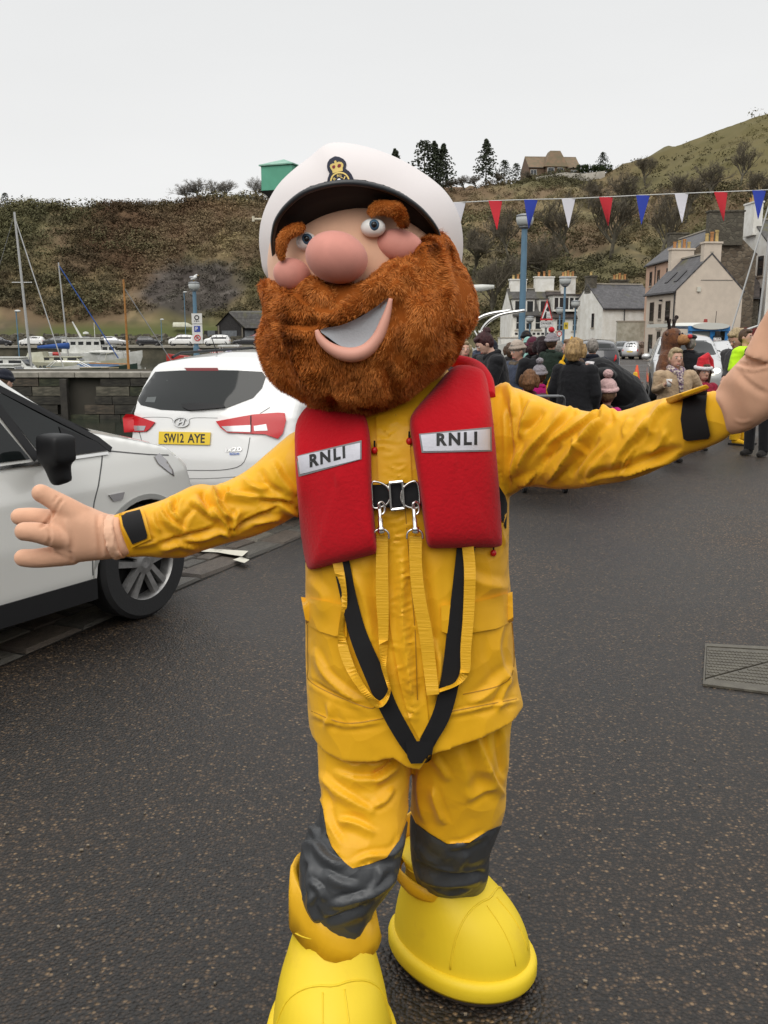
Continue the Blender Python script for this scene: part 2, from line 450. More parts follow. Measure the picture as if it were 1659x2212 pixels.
for a, b in zip(ys, ys[1:]):
    xa, xb = (edgeL(a), edgeL(b)) if b <= 160 else (-200, -200)
    if a >= 138: xa = -160
    mb.add([(xa, a, gz(a)), (170, a, gz(a)), (170, b, gz(b)), (xb, b, gz(b))], [(0, 1, 2, 3)])
ob('road', mb, ASPH, kind='structure')
# water
WAT = M('harbour_water', (0.020, 0.026, 0.018), 0.06, spec=0.5, bump=0.22, bscale=2.2, stretch=(1, 1.8, 1), bdist=0.05)
mb = MB(); mb.add([(-220, -75, WZ), (6, -75, WZ), (6, 150, WZ), (-220, 150, WZ)], [(0, 1, 2, 3)]); ob('water', mb, WAT, kind='structure')
# quay walls
STONE = M('quay_stone', (0.085, 0.075, 0.055), 0.75, col2=(0.030, 0.028, 0.022), vscale=1.7, bump=0.8, bscale=9, bdist=0.05)
COPE = M('coping_stone', (0.26, 0.24, 0.20), 0.7, var=0.25, vscale=2.5, bump=0.4, bscale=20)
mb = MB(); E = [-70, -12, 6, 9, 13.6, 15, 41]
for a, b in zip(E, E[1:]):
    mb.add([(edgeL(a), a, -3), (edgeL(b), b, -3), (edgeL(b), b, -0.002), (edgeL(a), a, -0.002)], [(0, 1, 2, 3)])
ob('quay_wall', mb, STONE, kind='structure')
mb = MB()
for a, b in zip([43.6, 104.3], [104.3, 138]):
    mb.add([(edgeL(a), a, -3), (edgeL(b), b, -3), (edgeL(b), b, gz(b)), (edgeL(a), a, gz(a))], [(0, 1, 2, 3)])
ob('harbour_wall', mb, STONE, kind='structure')
# pier across the water with its stone blocks
mb = MB(); mb.bbox((-75, 41.12, -3), (-1.2, 43.6, -0.04)); pier = ob('pier', mb, M('pier_core', (0.05, 0.045, 0.035), 0.9), kind='structure')
random.seed(3)
smats = [M('block_%s' % n, c, 0.8, col2=c2, vscale=3.5, bump=0.7, bscale=14, bdist=0.04) for n, c, c2 in
         (('dark', (0.050, 0.045, 0.034), (0.018, 0.016, 0.012)), ('brown', (0.105, 0.082, 0.058), (0.04, 0.034, 0.025)), ('green', (0.062, 0.064, 0.036), (0.022, 0.026, 0.014)), ('pale', (0.15, 0.135, 0.10), (0.06, 0.055, 0.04)))]
bme = []
for k in range(4):
    q = MB(); q.box((0, 0, 0), (1, 1, 1)); me_ = q.mesh('stone_block'); me_.materials.append(smats[k]); bme.append(me_)
zc = -0.22
for r_ in range(5):
    h_ = [0.36, 0.42, 0.38, 0.42, 0.5][r_]; x = -22.0 + random.random()
    while x < -7.2:
        w_ = random.uniform(0.75, 1.6)
        if not (-14.6 < x < -13.3 and r_ < 4):
            kk = random.choices([0, 1, 2, 3], [4, 3, 2, 1] if r_ < 3 else [3, 1, 6, 0])[0]
            o = bpy.data.objects.new('stone_block', bme[kk]); COL.objects.link(o)
            o.location = (x+w_/2, 41.0+random.uniform(-0.035, 0.03), zc-h_/2); o.scale = (w_-0.035, 0.34, h_-0.03); o.parent = pier
        x += w_
    zc -= h_
mb = MB(); mb.bbox((-75, 40.84, -3), (-22.05, 41.1, -0.22)); mb.bbox((-7.1, 40.84, -3), (-1.25, 41.1, -0.22))
ob('wall_face', mb, STONE, pier)
x = -24.0
for i in range(14):
    w_ = random.uniform(1.2, 1.7); mb = MB(); mb.bbox((x, 40.74, -0.2), (x+w_-0.02, 41.55, 0.02+random.uniform(0, .02))); ob('coping_stone', mb, COPE, pier, bevel=0.02); x += w_
mb = MB(); mb.bbox((-75, 40.8, -0.2), (-24.05, 41.55, 0.02)); mb.bbox((-75, 41.56, -0.039), (-1.2, 43.6, 0.0)); ob('deck', mb, M('pier_concrete', (0.17, 0.155, 0.13), 0.8, var=0.3, vscale=1.2), pier)
# low parapet behind, timber fenders, tide weed
mb = MB(); mb.bbox((-75, 43.3, 0.0), (-6, 43.6, 0.06)); ob('parapet', mb, M('parapet_stone', (0.10, 0.085, 0.06), 0.85, col2=(0.05, 0.045, 0.03), vscale=2, bump=.5, bscale=8), pier)
for fx in (-13.9, -19.5, -9.2):
    mb = MB(); mb.bbox((fx-0.15, 40.5, -2.9), (fx+0.15, 40.8, -0.25)); ob('timber_fender', mb, M('wet_timber', (0.030, 0.026, 0.020), 0.7, var=0.4, vscale=4), pier, bevel=0.02)
# far quay: wall, promenade
mb = MB(); mb.bbox((-170, 138, -3), (4, 139, -0.25)); mb.bbox((-170, 139, -3), (4, 139.6, -0.21))
ob('far_quay_wall', mb, M('far_quay_stone', (0.115, 0.10, 0.068), 0.85, col2=(0.045, 0.043, 0.028), vscale=0.5, bump=0.4, bscale=2, bdist=.1), kind='structure')
mb = MB(); mb.add([(-170, 137.8, -0.18), (4, 137.8, -0.18), (4, 150, -0.18), (-170, 150, -0.18)], [(0, 1, 2, 3)])
mb.bbox((-170, 137.7, -0.42), (4, 138.1, -0.19))
ob('promenade', mb, M('promenade_concrete', (0.24, 0.22, 0.18), 0.8, var=0.2, vscale=0.6), kind='structure')

# ---------------------------------------------------------------- hills: one terrain sheet from the foot of the slope to the plateau behind
SKY = [(-700, 470), (-300, 462), (0, 456), (60, 452), (200, 449), (330, 447), (400, 440), (440, 434), (520, 431), (600, 430), (800, 425), (985, 412), (1040, 405), (1100, 398),
       (1150, 390), (1200, 380), (1285, 378), (1310, 366), (1345, 352), (1400, 330), (1450, 310), (1500, 290), (1560, 268), (1610, 248), (1659, 235), (1900, 190), (2300, 180), (3000, 250)]
def interp(tab, x):
    if x <= tab[0][0]: return tab[0][1]
    for (a, va), (b, vb) in zip(tab, tab[1:]):
        if x <= b: return va+(vb-va)*(x-a)/(b-a)
    return tab[-1][1]
FOOT = [(-700, 153), (800, 153), (1000, 132), (1100, 122), (1700, 118), (3000, 118)]
CREST = [(-700, 186), (330, 188), (640, 196), (1000, 215), (1150, 226), (1290, 224), (1400, 218), (1659, 214), (3000, 214)]
NA, NS = 420, 110
A_ = np.linspace(-700, 2900, NA); S_ = np.concatenate([np.linspace(0, 1, NS-14), 1+np.linspace(0.06, 1, 14)**1.5*3.2])
def hill_point(px, s):
    yf, yc, sk = interp(FOOT, px), interp(CREST, px), interp(SKY, px)
    zf = 0.9 if px < 900 else (0.9-1.4*min(1, (px-900)/150))
    zc = at(px, sk, yc).z; left = 1-min(1, max(0, (px-700)/300))
    if s <= 1:
        prof_l = 0.10*min(1, s/0.16) if s < 0.16 else 0.10+0.90*((s-0.16)/0.84)**0.82
        prof_r = s**0.95
        z = zf+(zc-zf)*(left*prof_l+(1-left)*prof_r); y = yf+(yc-yf)*s
    else:
        y = yc+(s-1)*90; z = zc+(s-1)*(0.6 if px < 1300 else 3.0)
    x = at(px, 720, y).x
    return x, y, z
T_ = np.array([[hill_point(a, s) for s in S_] for a in A_]); flat = T_.reshape(-1, 3)
smask = np.clip(np.minimum(S_*7, np.abs(1-S_)*9+0.12), 0.0, 1); smask = np.tile(smask, NA)
nv = vnoise(flat, 0.055, 1)*3.4 + vnoise(flat, 0.28, 2)*1.1
ridge = (np.abs(vnoise(flat*np.array([1, .5, .5]), 0.05, 9))*-5+1.2)
flat2 = flat.copy(); flat2[:, 2] += (nv+ridge*0.9)*smask*np.clip((flat[:, 2])/6, 0.15, 1); flat2[:, 1] -= vnoise(flat, 0.10, 4)*2.6*smask
flat2[:, 2] += vnoise(flat, 1.3, 7)*0.22
def hill_colour(P_):
    a = np.asarray(P_); n1 = vnoise(a, 0.045, 11)*.5+.5; n2 = vnoise(a, 0.16, 12)*.5+.5; n3 = vnoise(a, 0.6, 13)*.5+.5
    c = np.empty((len(a), 3)); och = np.array([0.25, 0.195, 0.105]); brn = np.array([0.165, 0.118, 0.072]); grn = np.array([0.125, 0.118, 0.058]); drk = np.array([0.090, 0.080, 0.048]); rus = np.array([0.125, 0.070, 0.044])
    def mx(p, q, t): return p*(1-t[:, None])+q*t[:, None]
    st = lambda v, lo, hi: np.clip((v-lo)/(hi-lo), 0, 1)
    c[:] = brn; c = mx(c, np.tile(och, (len(a), 1)), st(n2, .46, .62)); c = mx(c, np.tile(grn, (len(a), 1)), st(n1, .5, .6)*.8)
    c = mx(c, np.tile(drk, (len(a), 1)), st(n3*0.5+n2*.5, .52, .62)*.75); c = mx(c, np.tile(rus, (len(a), 1)), st(1-n1, .58, .7)*st(n2, .3, .5)*.8)
    q = proj(a)
    top = st(q[:, 0], 1230, 1420)*st(-q[:, 1], -420, -370)                   # open grass on the high right hill
    c = mx(c, mx(np.tile([0.140, 0.118, 0.056], (len(a), 1)), np.tile([0.105, 0.094, 0.042], (len(a), 1)), n3), top*.9)
    rock = st(-np.hypot((q[:, 0]-415)/125, (q[:, 1]-625)/62)+vnoise(a, .2, 5)*.25, -1.1, -.75)
    c = mx(c, mx(np.tile([0.052, 0.046, 0.044], (len(a), 1)), np.tile([0.13, 0.115, 0.105], (len(a), 1)), st(n3, .5, .75)), rock*.9)
    low = st(q[:, 1], 690, 712)*st(-q[:, 0], -1000, -600)
    c = mx(c, mx(np.tile([0.10, 0.082, 0.062], (len(a), 1)), np.tile([0.085, 0.095, 0.036], (len(a), 1)), st(vnoise(a*np.array([1, .2, 1]), .09, 21), -.1, .2)), low)
    return np.clip(c, 0.005, 1)
ter = bpy.data.meshes.new('hills'); idx = np.arange(NA*len(S_)).reshape(NA, len(S_))
q_ = np.stack([idx[:-1, :-1], idx[1:, :-1], idx[1:, 1:], idx[:-1, 1:]], -1).reshape(-1, 4)
ter.from_pydata(flat2.tolist(), [], q_.tolist()); ter.update()
ca = ter.color_attributes.new('Col', 'FLOAT_COLOR', 'POINT'); ca.data.foreach_set('color', np.concatenate([hill_colour(flat2), np.ones((len(flat2), 1))], 1).astype(np.float32).ravel())
smooth(ter); ob('hills', ter, attr_mat('hill_ground', rough=0.95, spec=0.1, bump=0.6, bscale=1.5), kind='structure')
TB = bvh(ter)
def ground_at(x, y):
    h = TB.ray_cast(Vector((x, y, 200)), Vector((0, 0, -1))); return h[0].z if h[0] else gz(y)
def hill_hit(px, py):
    o_, d_ = cam_ray(px, py); h = TB.ray_cast(o_, d_); return h[0]

mb = MB(); nb_ = 60; pr_ = [(-66, -2.6), (-72, 2), (-84, 8), (-100, 15), (-130, 19), (-260, 22)]
for j, (yy, zz) in enumerate(pr_):
    for i in range(nb_): mb.v.append((-230+i*8.2, yy-12*math.sin(i*.13), zz+(2.2*math.sin(i*.7+j)+1.6*math.sin(i*.23+j*2))*(j > 0)))
for j in range(len(pr_)-1):
    for i in range(nb_-1): a = j*nb_+i; mb.f.append((a, a+1, a+nb_+1, a+nb_))
ob('terrain', mb, M('far_hillside', (.10, .085, .045), .95, col2=(.05, .05, .028), vscale=.12), sm=True, kind='structure')
# ---------------------------------------------------------------- scrub, bracken and grass tufts
def clumps(centres, sizes, colours, per, leaf, name, squash=0.7, rs=5, jit=0.25, mat=None):
    rng = np.random.RandomState(rs); n = len(centres); N_ = n*per
    c = np.repeat(np.asarray(centres, float), per, 0); s = np.repeat(np.asarray(sizes, float), per)
    d = rng.normal(size=(N_, 3)); d /= np.linalg.norm(d, axis=1)[:, None]; rad = rng.uniform(0.35, 1.0, N_)**0.6
    p = c+d*(s*rad)[:, None]*np.array([1, 1, squash]); p[:, 2] += s*squash*0.55
    a = rng.normal(size=(N_, 3)); a /= np.linalg.norm(a, axis=1)[:, None]; nn_ = d*np.array([1, 1, 1.5])+rng.normal(size=(N_, 3))*.45; a = a-nn_*((a*nn_).sum(1)/(nn_*nn_).sum(1))[:, None]; a /= np.linalg.norm(a, axis=1)[:, None]+1e-9; b = np.cross(a, nn_); b /= np.linalg.norm(b, axis=1)[:, None]+1e-9
    L_ = leaf*rng.uniform(0.5, 1.4, N_)*(0.5+0.5*s/np.mean(s))
    v = np.stack([p-a*L_[:, None], p+b*(L_*.55)[:, None], p+a*L_[:, None]+b*(L_*.2)[:, None], p-b*(L_*.5)[:, None]], 1).reshape(-1, 3)
    me = bpy.data.meshes.new(name); f = np.arange(N_*4).reshape(-1, 4)
    me.vertices.add(len(v)); me.vertices.foreach_set('co', v.astype(np.float32).ravel())
    me.loops.add(N_*4); me.loops.foreach_set('vertex_index', f.ravel().astype(np.int32))
    me.polygons.add(N_); me.polygons.foreach_set('loop_start', np.arange(0, N_*4, 4, dtype=np.int32)); me.update(calc_edges=True)
    col = np.repeat(np.asarray(colours, float), per, 0)*(1+rng.uniform(-jit, jit, (N_, 1)))
    col = np.repeat(np.concatenate([np.clip(col, 0, 1), np.ones((N_, 1))], 1), 4, 0)
    ca = me.color_attributes.new('Col', 'FLOAT_COLOR', 'POINT'); ca.data.foreach_set('color', col.astype(np.float32).ravel())
    return me
FOL = attr_mat('leafage', rough=0.85, spec=0.15)
rng = np.random.RandomState(11)
def hill_scatter(n, pxr, sr, rs):
    r_ = np.random.RandomState(rs); o_ = []
    for _ in range(n):
        px = r_.uniform(*pxr); s = r_.uniform(*sr); x, y, z = hill_point(px, s); z = ground_at(x, y); o_.append((x, y, z))
    return np.array(o_)
pts = np.concatenate([hill_scatter(8200, (-120, 970), (0.16, 1.0), 1), hill_scatter(5200, (960, 1800), (0.02, 1.0), 2), hill_scatter(700, (-120, 1300), (0.97, 1.05), 3)])
q = proj(pts); nz_ = vnoise(pts, 0.12, 31)
keep = (nz_+.5*(rng.rand(len(pts))-.5) > -0.35) & ~((q[:, 0] > 1290) & (q[:, 1] < 400) & (rng.rand(len(pts)) < .85)) & ~((np.hypot((q[:, 0]-415)/120, (q[:, 1]-625)/60) < 1) & (rng.rand(len(pts)) < .75))
pts = pts[keep]; base = hill_colour(pts); tint = np.random.RandomState(4).rand(len(pts), 1)
base = base*(0.72+0.36*tint)*np.array([.97, 1.0, .93])
gn_ = np.clip((vnoise(pts, 0.07, 44, 4)+.35*(np.random.RandomState(14).rand(len(pts))-.5)-.12)/.25, 0, 1)[:, None]; g = gn_[:, 0] > .5
base = base*np.clip(1+1.6*vnoise(pts*np.array([1, .6, 1.3]), .045, 61, 3), .55, 1.7)[:, None]; base = base*(1-.75*gn_)+np.array([0.095, 0.092, 0.045])*(0.75+.5*tint)*.75*gn_
sz = np.random.RandomState(6).uniform(0.5, 1.9, len(pts))*np.where(g, 1.35, 0.85)
props(ob('undergrowth', clumps(pts, sz, base, 40, 0.17, 'undergrowth', squash=0.62, jit=.15), FOL), kind='stuff')
# stones of the bank below the cliff
rs_ = np.random.RandomState(8); mb = MB()
for i in range(700):
    px = rs_.uniform(-60, 640); yy = rs_.uniform(149, 153.5); x = at(px, 720, yy).x; s = rs_.uniform(0.25, 0.75)
    Mx = Matrix.Rotation(rs_.uniform(0, 6), 3, 'Z') @ Matrix.Rotation(rs_.uniform(-.5, .5), 3, 'X')
    mb.box((x, yy, -0.1+(yy-149)*0.32+rs_.uniform(-.1, .2)), (s*1.4, s, s*0.8), M_=Mx)
ob('rubble', mb, M('bank_stone', (0.13, 0.115, 0.085), 0.9, col2=(0.055, 0.05, 0.035), vscale=0.9), kind='stuff')
mb = MB()
mb.add([(-160, 148.6, -0.17), (8, 148.6, -0.17), (8, 155, 1.1), (-160, 155, 1.1)], [(0, 1, 2, 3)])
ob('grass_bank', mb, M('bank_turf', (0.10, 0.085, 0.055), 0.95, col2=(0.06, 0.055, 0.035), vscale=.7), kind='structure')

# ---------------------------------------------------------------- trees
def tree_meshes(seed, H, spread, levels=5, up=0.5, n0=6, thick=0.05):
    rd = random.Random(seed); tr = MB(); tw = MB()
    def br(p, d, L, r, lv):
        k = 3; pts = [p]; dd = d.copy()
        for i in range(k):
            dd = (dd+Vector((rd.gauss(0, .13), rd.gauss(0, .13), rd.gauss(0.05, .09)))).normalized(); pts.append(pts[-1]+dd*L/k)
        rr = [r*(1-.4*i/k) for i in range(k+1)]
        (tr if lv <= 1 else tw).tube(pts, rr, 7 if lv == 0 else (4 if lv < 3 else 3), caps=lv < 2)
        if lv >= levels: return
        nb = {0: n0, 1: 5, 2: 4, 3: 4}.get(lv, 4)
        for j in range(nb):
            t = rd.uniform(.35, 1) if lv else rd.uniform(0.45, 1.0); i = min(k-1, int(t*k)); q = pts[i].lerp(pts[i+1], t*k-i)
            az = rd.uniform(0, 2*math.pi); side = Vector((math.cos(az), math.sin(az), 0)); side = (side-dd*side.dot(dd)).normalized()
            nd = (dd*rd.uniform(.5, 1)+side*rd.uniform(.5, 1.0)*spread+Vector((0, 0, up*.3))).normalized()
            br(q, nd, L*rd.uniform(.5, .75), max(r*.52, 0.018), lv+1)
    br(Vector((0, 0, -0.4)), Vector((0, 0, 1)), H*.42, H*thick*.5, 0)
    return tr.mesh('trunk'), tw.mesh('crown')
BARK = M('bark', (0.085, 0.075, 0.052), 0.9, var=0.3, vscale=2); TWIG = M('twigs', (0.105, 0.088, 0.062), 0.9, var=0.25, vscale=1)
TWIG2 = M('grey_twigs', (0.20, 0.185, 0.165), 0.9, var=0.2, vscale=1)
tv = [tree_meshes(s, 12, sp, 5, up, n) for s, sp, up, n in ((21, .8, .5, 7), (34, .95, .3, 8), (55, .7, .8, 7))]
def bare_tree(x, y, z, h, k, label, group=None, rz=0, mat=None, name='bare_tree'):
    r_ = root(name, (x, y, z), label, 'tree', group, rz, h/12.0)
    for nm, me_, mt in (('trunk', tv[k][0], BARK), ('crown', tv[k][1], mat or TWIG)):
        if not me_.materials: me_.materials.append(mt)
        o = bpy.data.objects.new(nm, me_); COL.objects.link(o); o.parent = r_
        if mat and nm == 'crown': o.material_slots[0].link = 'OBJECT'; o.material_slots[0].material = mat
    return r_
TR = [(1062, 700, 13, 0, 'big bare tree just right of the bearded costume head, rising over the boat'), (1178, 640, 12, 1, 'bare tree on the slope behind the inn chimneys'),
      (1232, 560, 12, 2, 'wide bare tree under the third white pennant'), (1318, 560, 14, 0, 'tall bare tree forking above the white house chimney pots'),
      (1350, 470, 11, 1, 'bare tree on the slope behind the fourth blue pennant'), (1425, 560, 12, 2, 'bare tree rising behind the pink house roof'),
      (1100, 560, 10, 2, 'thin bare tree beside the tall blue lamp post'), (1020, 600, 11, 1, 'bare tree half hidden behind the costume cap edge'),
      (1480, 480, 11, 0, 'bare tree behind the stone chimney stack'), (1540, 440, 10, 1, 'bare tree below the hilltop grass above the stone gable'),
      (1600, 400, 9, 2, 'bare tree high on the right slope beneath the last pennants'), (1395, 400, 8, 0, 'small bare tree at the top edge of the wooded slope'),
      (1270, 450, 8, 1, 'small bare tree below the hilltop wall'), (1640, 470, 10, 0, 'bare tree behind the white house at the right edge')]
for i, (px, py, h, k, lb) in enumerate(TR):
    p = hill_hit(px, py)
    if p: bare_tree(p.x, p.y, p.z-.3, h, k, lb, 'bare trees on the hillside', rz=i*1.3)
def on_crest(px, ds=0.0):
    x, y, z = hill_point(px, 1.0); return x, y+ds, ground_at(x, y+ds)
for px, h, k, lb in ((490, 4.6, 0, 'small leafless tree on the cliff top with an open fan of twigs'), (558, 5.2, 1, 'grey leafless tree beside the green cabin'), (415, 4.2, 1, 'left half of the broad grey thicket tree on the cliff top'),
                     (440, 5.0, 1, 'broad rounded leafless tree on the cliff top'), (458, 4.0, 2, 'right shoulder tree of the rounded cliff top thicket')):
    x, y, z = on_crest(px, 2); r_ = bare_tree(x, y, z-.4, h, k, lb, 'leafless trees on the cliff top', rz=px, mat=TWIG2); r_.scale = (h/6.6, h/7.5, h/9.6)
def conifer(seed, H, wid, n=26, lean=0.0, top=0.06):
    rd = random.Random(seed); tr = MB(); tr.tube([(0, 0, -.5), (0, 0, H*.5), (lean, 0, H)], [H*.018, H*.012, .03], 6); C_ = []; S2 = []
    for i in range(n):
        t = (i/n)**.85; z = H*(0.16+0.84*t); r_ = wid*(1-t)**.75*rd.uniform(.6, 1.15)+top
        for j in range(rd.randint(4, 7)):
            a = rd.uniform(0, 6.28)
            for q2 in (0.35, 0.7, 1.0):
                C_.append((r_*q2*math.cos(a)+lean*t, r_*q2*math.sin(a), z-r_*q2*.28+rd.uniform(-.15, .15))); S2.append(0.16*H/8*(1.5-.6*q2))
    col = np.tile([0.052, 0.062, 0.040], (len(C_), 1)); me = clumps(C_, S2, col, 7, 0.17*H/8, 'crown', squash=.5, rs=seed); return tr.mesh('trunk'), me
cf = [conifer(1, 9, 3.6, 34), conifer(2, 9, 2.9, 34, .5), conifer(3, 9, 4.3, 30, top=.8)]
def fir(px, py_top, k, lb, ds=3, name='fir_tree', grp='dark conifers on the skyline'):
    x, y, z = on_crest(px, ds); zt = at(px, py_top, y).z; h = max(1.5, zt-z); r_ = root(name, (x, y, z), lb, 'tree', grp, px, h/9.0)
    for nm, me_, mt in (('trunk', cf[k][0], BARK), ('crown', cf[k][1], FOL)):
        if not me_.materials: me_.materials.append(mt)
        o = bpy.data.objects.new(nm, me_); COL.objects.link(o); o.parent = r_
for px, pt, k, lb in ((20, 416, 2, 'lone windswept dark conifer on the cliff edge above the tall mast'), (858, 322, 1, 'dark fir tip just showing over the white cap'),
                      (915, 302, 2, 'ragged tall fir nearest the cap on the skyline'), (940, 306, 1, 'leaning fir between the two broad skyline conifers'), (955, 310, 0, 'fir with drooping right side beside the white cap'),
                      (1046, 300, 0, 'pointed dark fir standing alone on the skyline'), (1085, 345, 2, 'low rounded dark evergreen right of the pointed fir'), (1110, 352, 2, 'broad low evergreen left of the hilltop house'),
                      (1293, 328, 2, 'squared dark evergreen right of the hilltop house')):
    fir(px, pt, k, lb)
for px, h in ((975, 4.5), (1000, 5), (1025, 4.5), (1065, 4.5), (1128, 3.5)):
    x, y, z = on_crest(px, 1); r_ = bare_tree(x, y, z-.5, h, 1, {975: 'brown scrub tree under the skyline firs', 1000: 'brown scrub tree between fir and pointed fir', 1025: 'brown scrub tree left of the pointed fir', 1065: 'brown scrub tree right of the pointed fir', 1128: 'brown scrub tree beside the hilltop house'}[px], 'scrub trees along the hilltop', rz=px)
    r_.scale = (h/9, h/9, h/12)
x_, y_, z_ = on_crest(1265, -2)
rsx = np.random.RandomState(3); C_ = [(x_+rsx.uniform(-4, 4), y_+rsx.uniform(-.6, .6), z_+1.0+rsx.uniform(0, 1.2)) for _ in range(90)]
ob('hedge', clumps(C_, [.6]*90, np.tile([.035, .05, .02], (90, 1)), 20, .22, 'hedge'), FOL, label='clipped dark green hedge in front of the hilltop house', cat='hedge')

# ---------------------------------------------------------------- stone setts beside the near cars
u0 = gnd(373, 1281); u1 = gnd(625, 1173); du = (u1-u0); du.z = 0; du.normalize(); dn = Vector((-du.y, du.x, 0))
O_ = u0 - du*6.0
mb = MB()
for a, b in ((0, 6.5), (6.5, 13)):
    p0, p1 = O_+du*a, O_+du*b; q0, q1 = p0+dn*2.4, p1+dn*2.4
    mb.add([(p0.x, p0.y, .004), (p1.x, p1.y, .004), (q1.x, q1.y, .004), (q0.x, q0.y, .004)], [(0, 1, 2, 3)])
sett_bed = ob('quay_pavement', mb, M('sett_mortar', (0.030, 0.027, 0.022), 0.8, var=.4, vscale=8, bump=.5, bscale=60), kind='structure')
SM = [M('sett_%s' % n, c, 0.42, col2=c2, vscale=9, bump=0.7, bscale=35, bdist=.012) for n, c, c2 in
      (('grey', (0.105, 0.095, 0.078), (0.055, 0.05, 0.042)), ('brown', (0.115, 0.092, 0.07), (0.06, 0.046, 0.036)), ('pale', (0.17, 0.15, 0.115), (0.10, 0.088, 0.07)))]
def sett_mesh(seed, m_):
    rd = random.Random(seed); q = MB(); a = .5; b = .44; j = lambda: rd.uniform(-.035, .035)
    lo = [(-a, -a, 0), (a, -a, 0), (a, a, 0), (-a, a, 0)]; c4 = [(-b+j(), -b+j(), .7+rd.uniform(0, .3)), (b+j(), -b+j(), .7+rd.uniform(0, .3)), (b+j(), b+j(), .7+rd.uniform(0, .3)), (-b+j(), b+j(), .7+rd.uniform(0, .3))]
    q.add(lo+c4+[(0, 0, 1.05)], [(0, 1, 5, 4), (1, 2, 6, 5), (2, 3, 7, 6), (3, 0, 4, 7), (4, 5, 8), (5, 6, 8), (6, 7, 8), (7, 4, 8)]); me = q.mesh('sett'); me.materials.append(m_); smooth(me, True, .5); return me
SME = [sett_mesh(i, SM[i % 3]) for i in range(9)]
rd = random.Random(9); ang = math.atan2(du.y, du.x); extra = MB(); ns = 0; row = 0; v_ = 0.0
while v_ < 2.3:
    hgt = 0.24 if row == 0 else rd.uniform(.14, .19); u_ = rd.uniform(-.3, 0)
    while u_ < 12.5:
        wd_ = rd.uniform(.42, .68) if row == 0 else rd.uniform(.24, .40); c = O_+du*(u_+wd_/2)+dn*(v_+hgt/2)
        if 3.6 < u_ < 11.4 and ns < 290:
            o = bpy.data.objects.new('sett', SME[rd.choices(range(9), [4, 3, 1]*3)[0]]); COL.objects.link(o); ns += 1
            o.location = (c.x, c.y, .0045); o.rotation_euler = (rd.uniform(-.02, .02), rd.uniform(-.02, .02), ang+rd.uniform(-.02, .02)); o.scale = (wd_-.014, hgt-.014, .020+rd.uniform(0, .008)); o.parent = sett_bed
        else: extra.box((c.x, c.y, .012), (wd_-.015, hgt-.015, .03), ang)
        u_ += wd_
    v_ += hgt; row += 1
ob('sett_surface', extra, SM[0], sett_bed, kind='stuff')
# worn white parking mark on the setts
WP = M('road_paint', (0.62, 0.59, 0.50), 0.6, col2=(0.22, 0.2, 0.165), vscale=7, bump=.3, bscale=40, c2pos=(.30, .46))
def gp(px, py, z): p = gnd(px, py, z); return (p.x, p.y, z)
mb = MB(); z_ = 0.040
mb.add([gp(405, 1190, z_), gp(470, 1193, z_), gp(523, 1202, z_), gp(537, 1190, z_), gp(470, 1186, z_), gp(405, 1182, z_)], [(0, 1, 4, 5), (1, 2, 3, 4)])
mb.add([gp(503, 1209, z_), gp(528, 1216, z_), gp(539, 1209, z_), gp(520, 1203, z_)], [(0, 1, 2, 3)])
ob('parking_marking', mb, WP, kind='structure')
# kerb line by the crowd
mb = MB(); k0, k1, k2 = gnd(1225, 905), gnd(1345, 830), gnd(1310, 790)
for a, b in ((k0, k1),):
    d_ = (b-a).normalized(); n_ = Vector((-d_.y, d_.x, 0))*.05; L_ = (b-a).length; t = 0
    while t < L_: 
        mb.add([(a+d_*t+n_*s1+Vector((0, 0, zz))) for zz in (0.001, .05) for s1 in (-1, 1)]+[(a+d_*min(L_, t+.9)+n_*s1+Vector((0, 0, zz))) for zz in (0.001, .05) for s1 in (-1, 1)], [(0, 1, 3, 2), (4, 6, 7, 5), (0, 4, 5, 1), (2, 3, 7, 6), (0, 2, 6, 4), (1, 5, 7, 3)]); t += .915
ob('kerb', mb, M('kerb_stone', (0.12, 0.11, 0.095), .7, var=.2, vscale=4), kind='structure')
# mud and grit washed to the edge by the left car
# ---------------------------------------------------------------- iron cover in the road
IR = M('cast_iron', (0.115, 0.105, 0.082), 0.55, metal=0.15, col2=(0.085, 0.076, 0.06), vscale=14, bump=.5, bscale=70)
c0, c1, c2, c3 = gnd(1523, 1394), gnd(1700, 1403), gnd(1706, 1506), gnd(1518, 1482)
mc = root('access_cover', ((c0+c2)/2), 'rectangular cast iron access cover with studded triangular plates set in the asphalt', 'manhole cover')
def lerp2(u, v, z): p = (c3*(1-u)+c2*u)*(1-v)+(c0*(1-u)+c1*u)*v; return Vector((p.x, p.y, z))
def plate_poly(uv, z0, z1):
    n = len(uv); q = MB(); q.add([lerp2(u, v, z0) for u, v in uv]+[lerp2(u, v, z1) for u, v in uv], [tuple(range(n, 2*n)), tuple(range(n-1, -1, -1))]+[(i, (i+1) % n, n+(i+1) % n, n+i) for i in range(n)]); return q
fr = MB()
for uv in ([(0, 0), (1, 0), (.98, .07), (.02, .07)], [(0, 1), (.02, .93), (.98, .93), (1, 1)], [(0, 0), (.02, .07), (.02, .93), (0, 1)], [(1, 0), (1, 1), (.98, .93), (.98, .07)]):
    q = plate_poly(uv, .001, .012); fr.add(q.v, q.f)
ob('frame', fr, IR, mc)
PB_ = random.Random(77); lt = MB()
for i in range(160):
    g_ = gnd(PB_.uniform(0, 1659), PB_.uniform(980, 2200)); sz_ = PB_.uniform(.002, .006); lt.box((g_.x, g_.y, .004), (sz_*PB_.uniform(1, 2.2), sz_, sz_*.8), PB_.uniform(0, 3))
ob('grit', lt, M('loose_grit', (.22, .18, .13), .8, var=.4, vscale=3), kind='stuff')
A1 = [(.026, .16), (.97, .80), (.97, .915), (.026, .915)]; A2 = [(.026, .085), (.97, .085), (.97, .765), (.03, .125)]
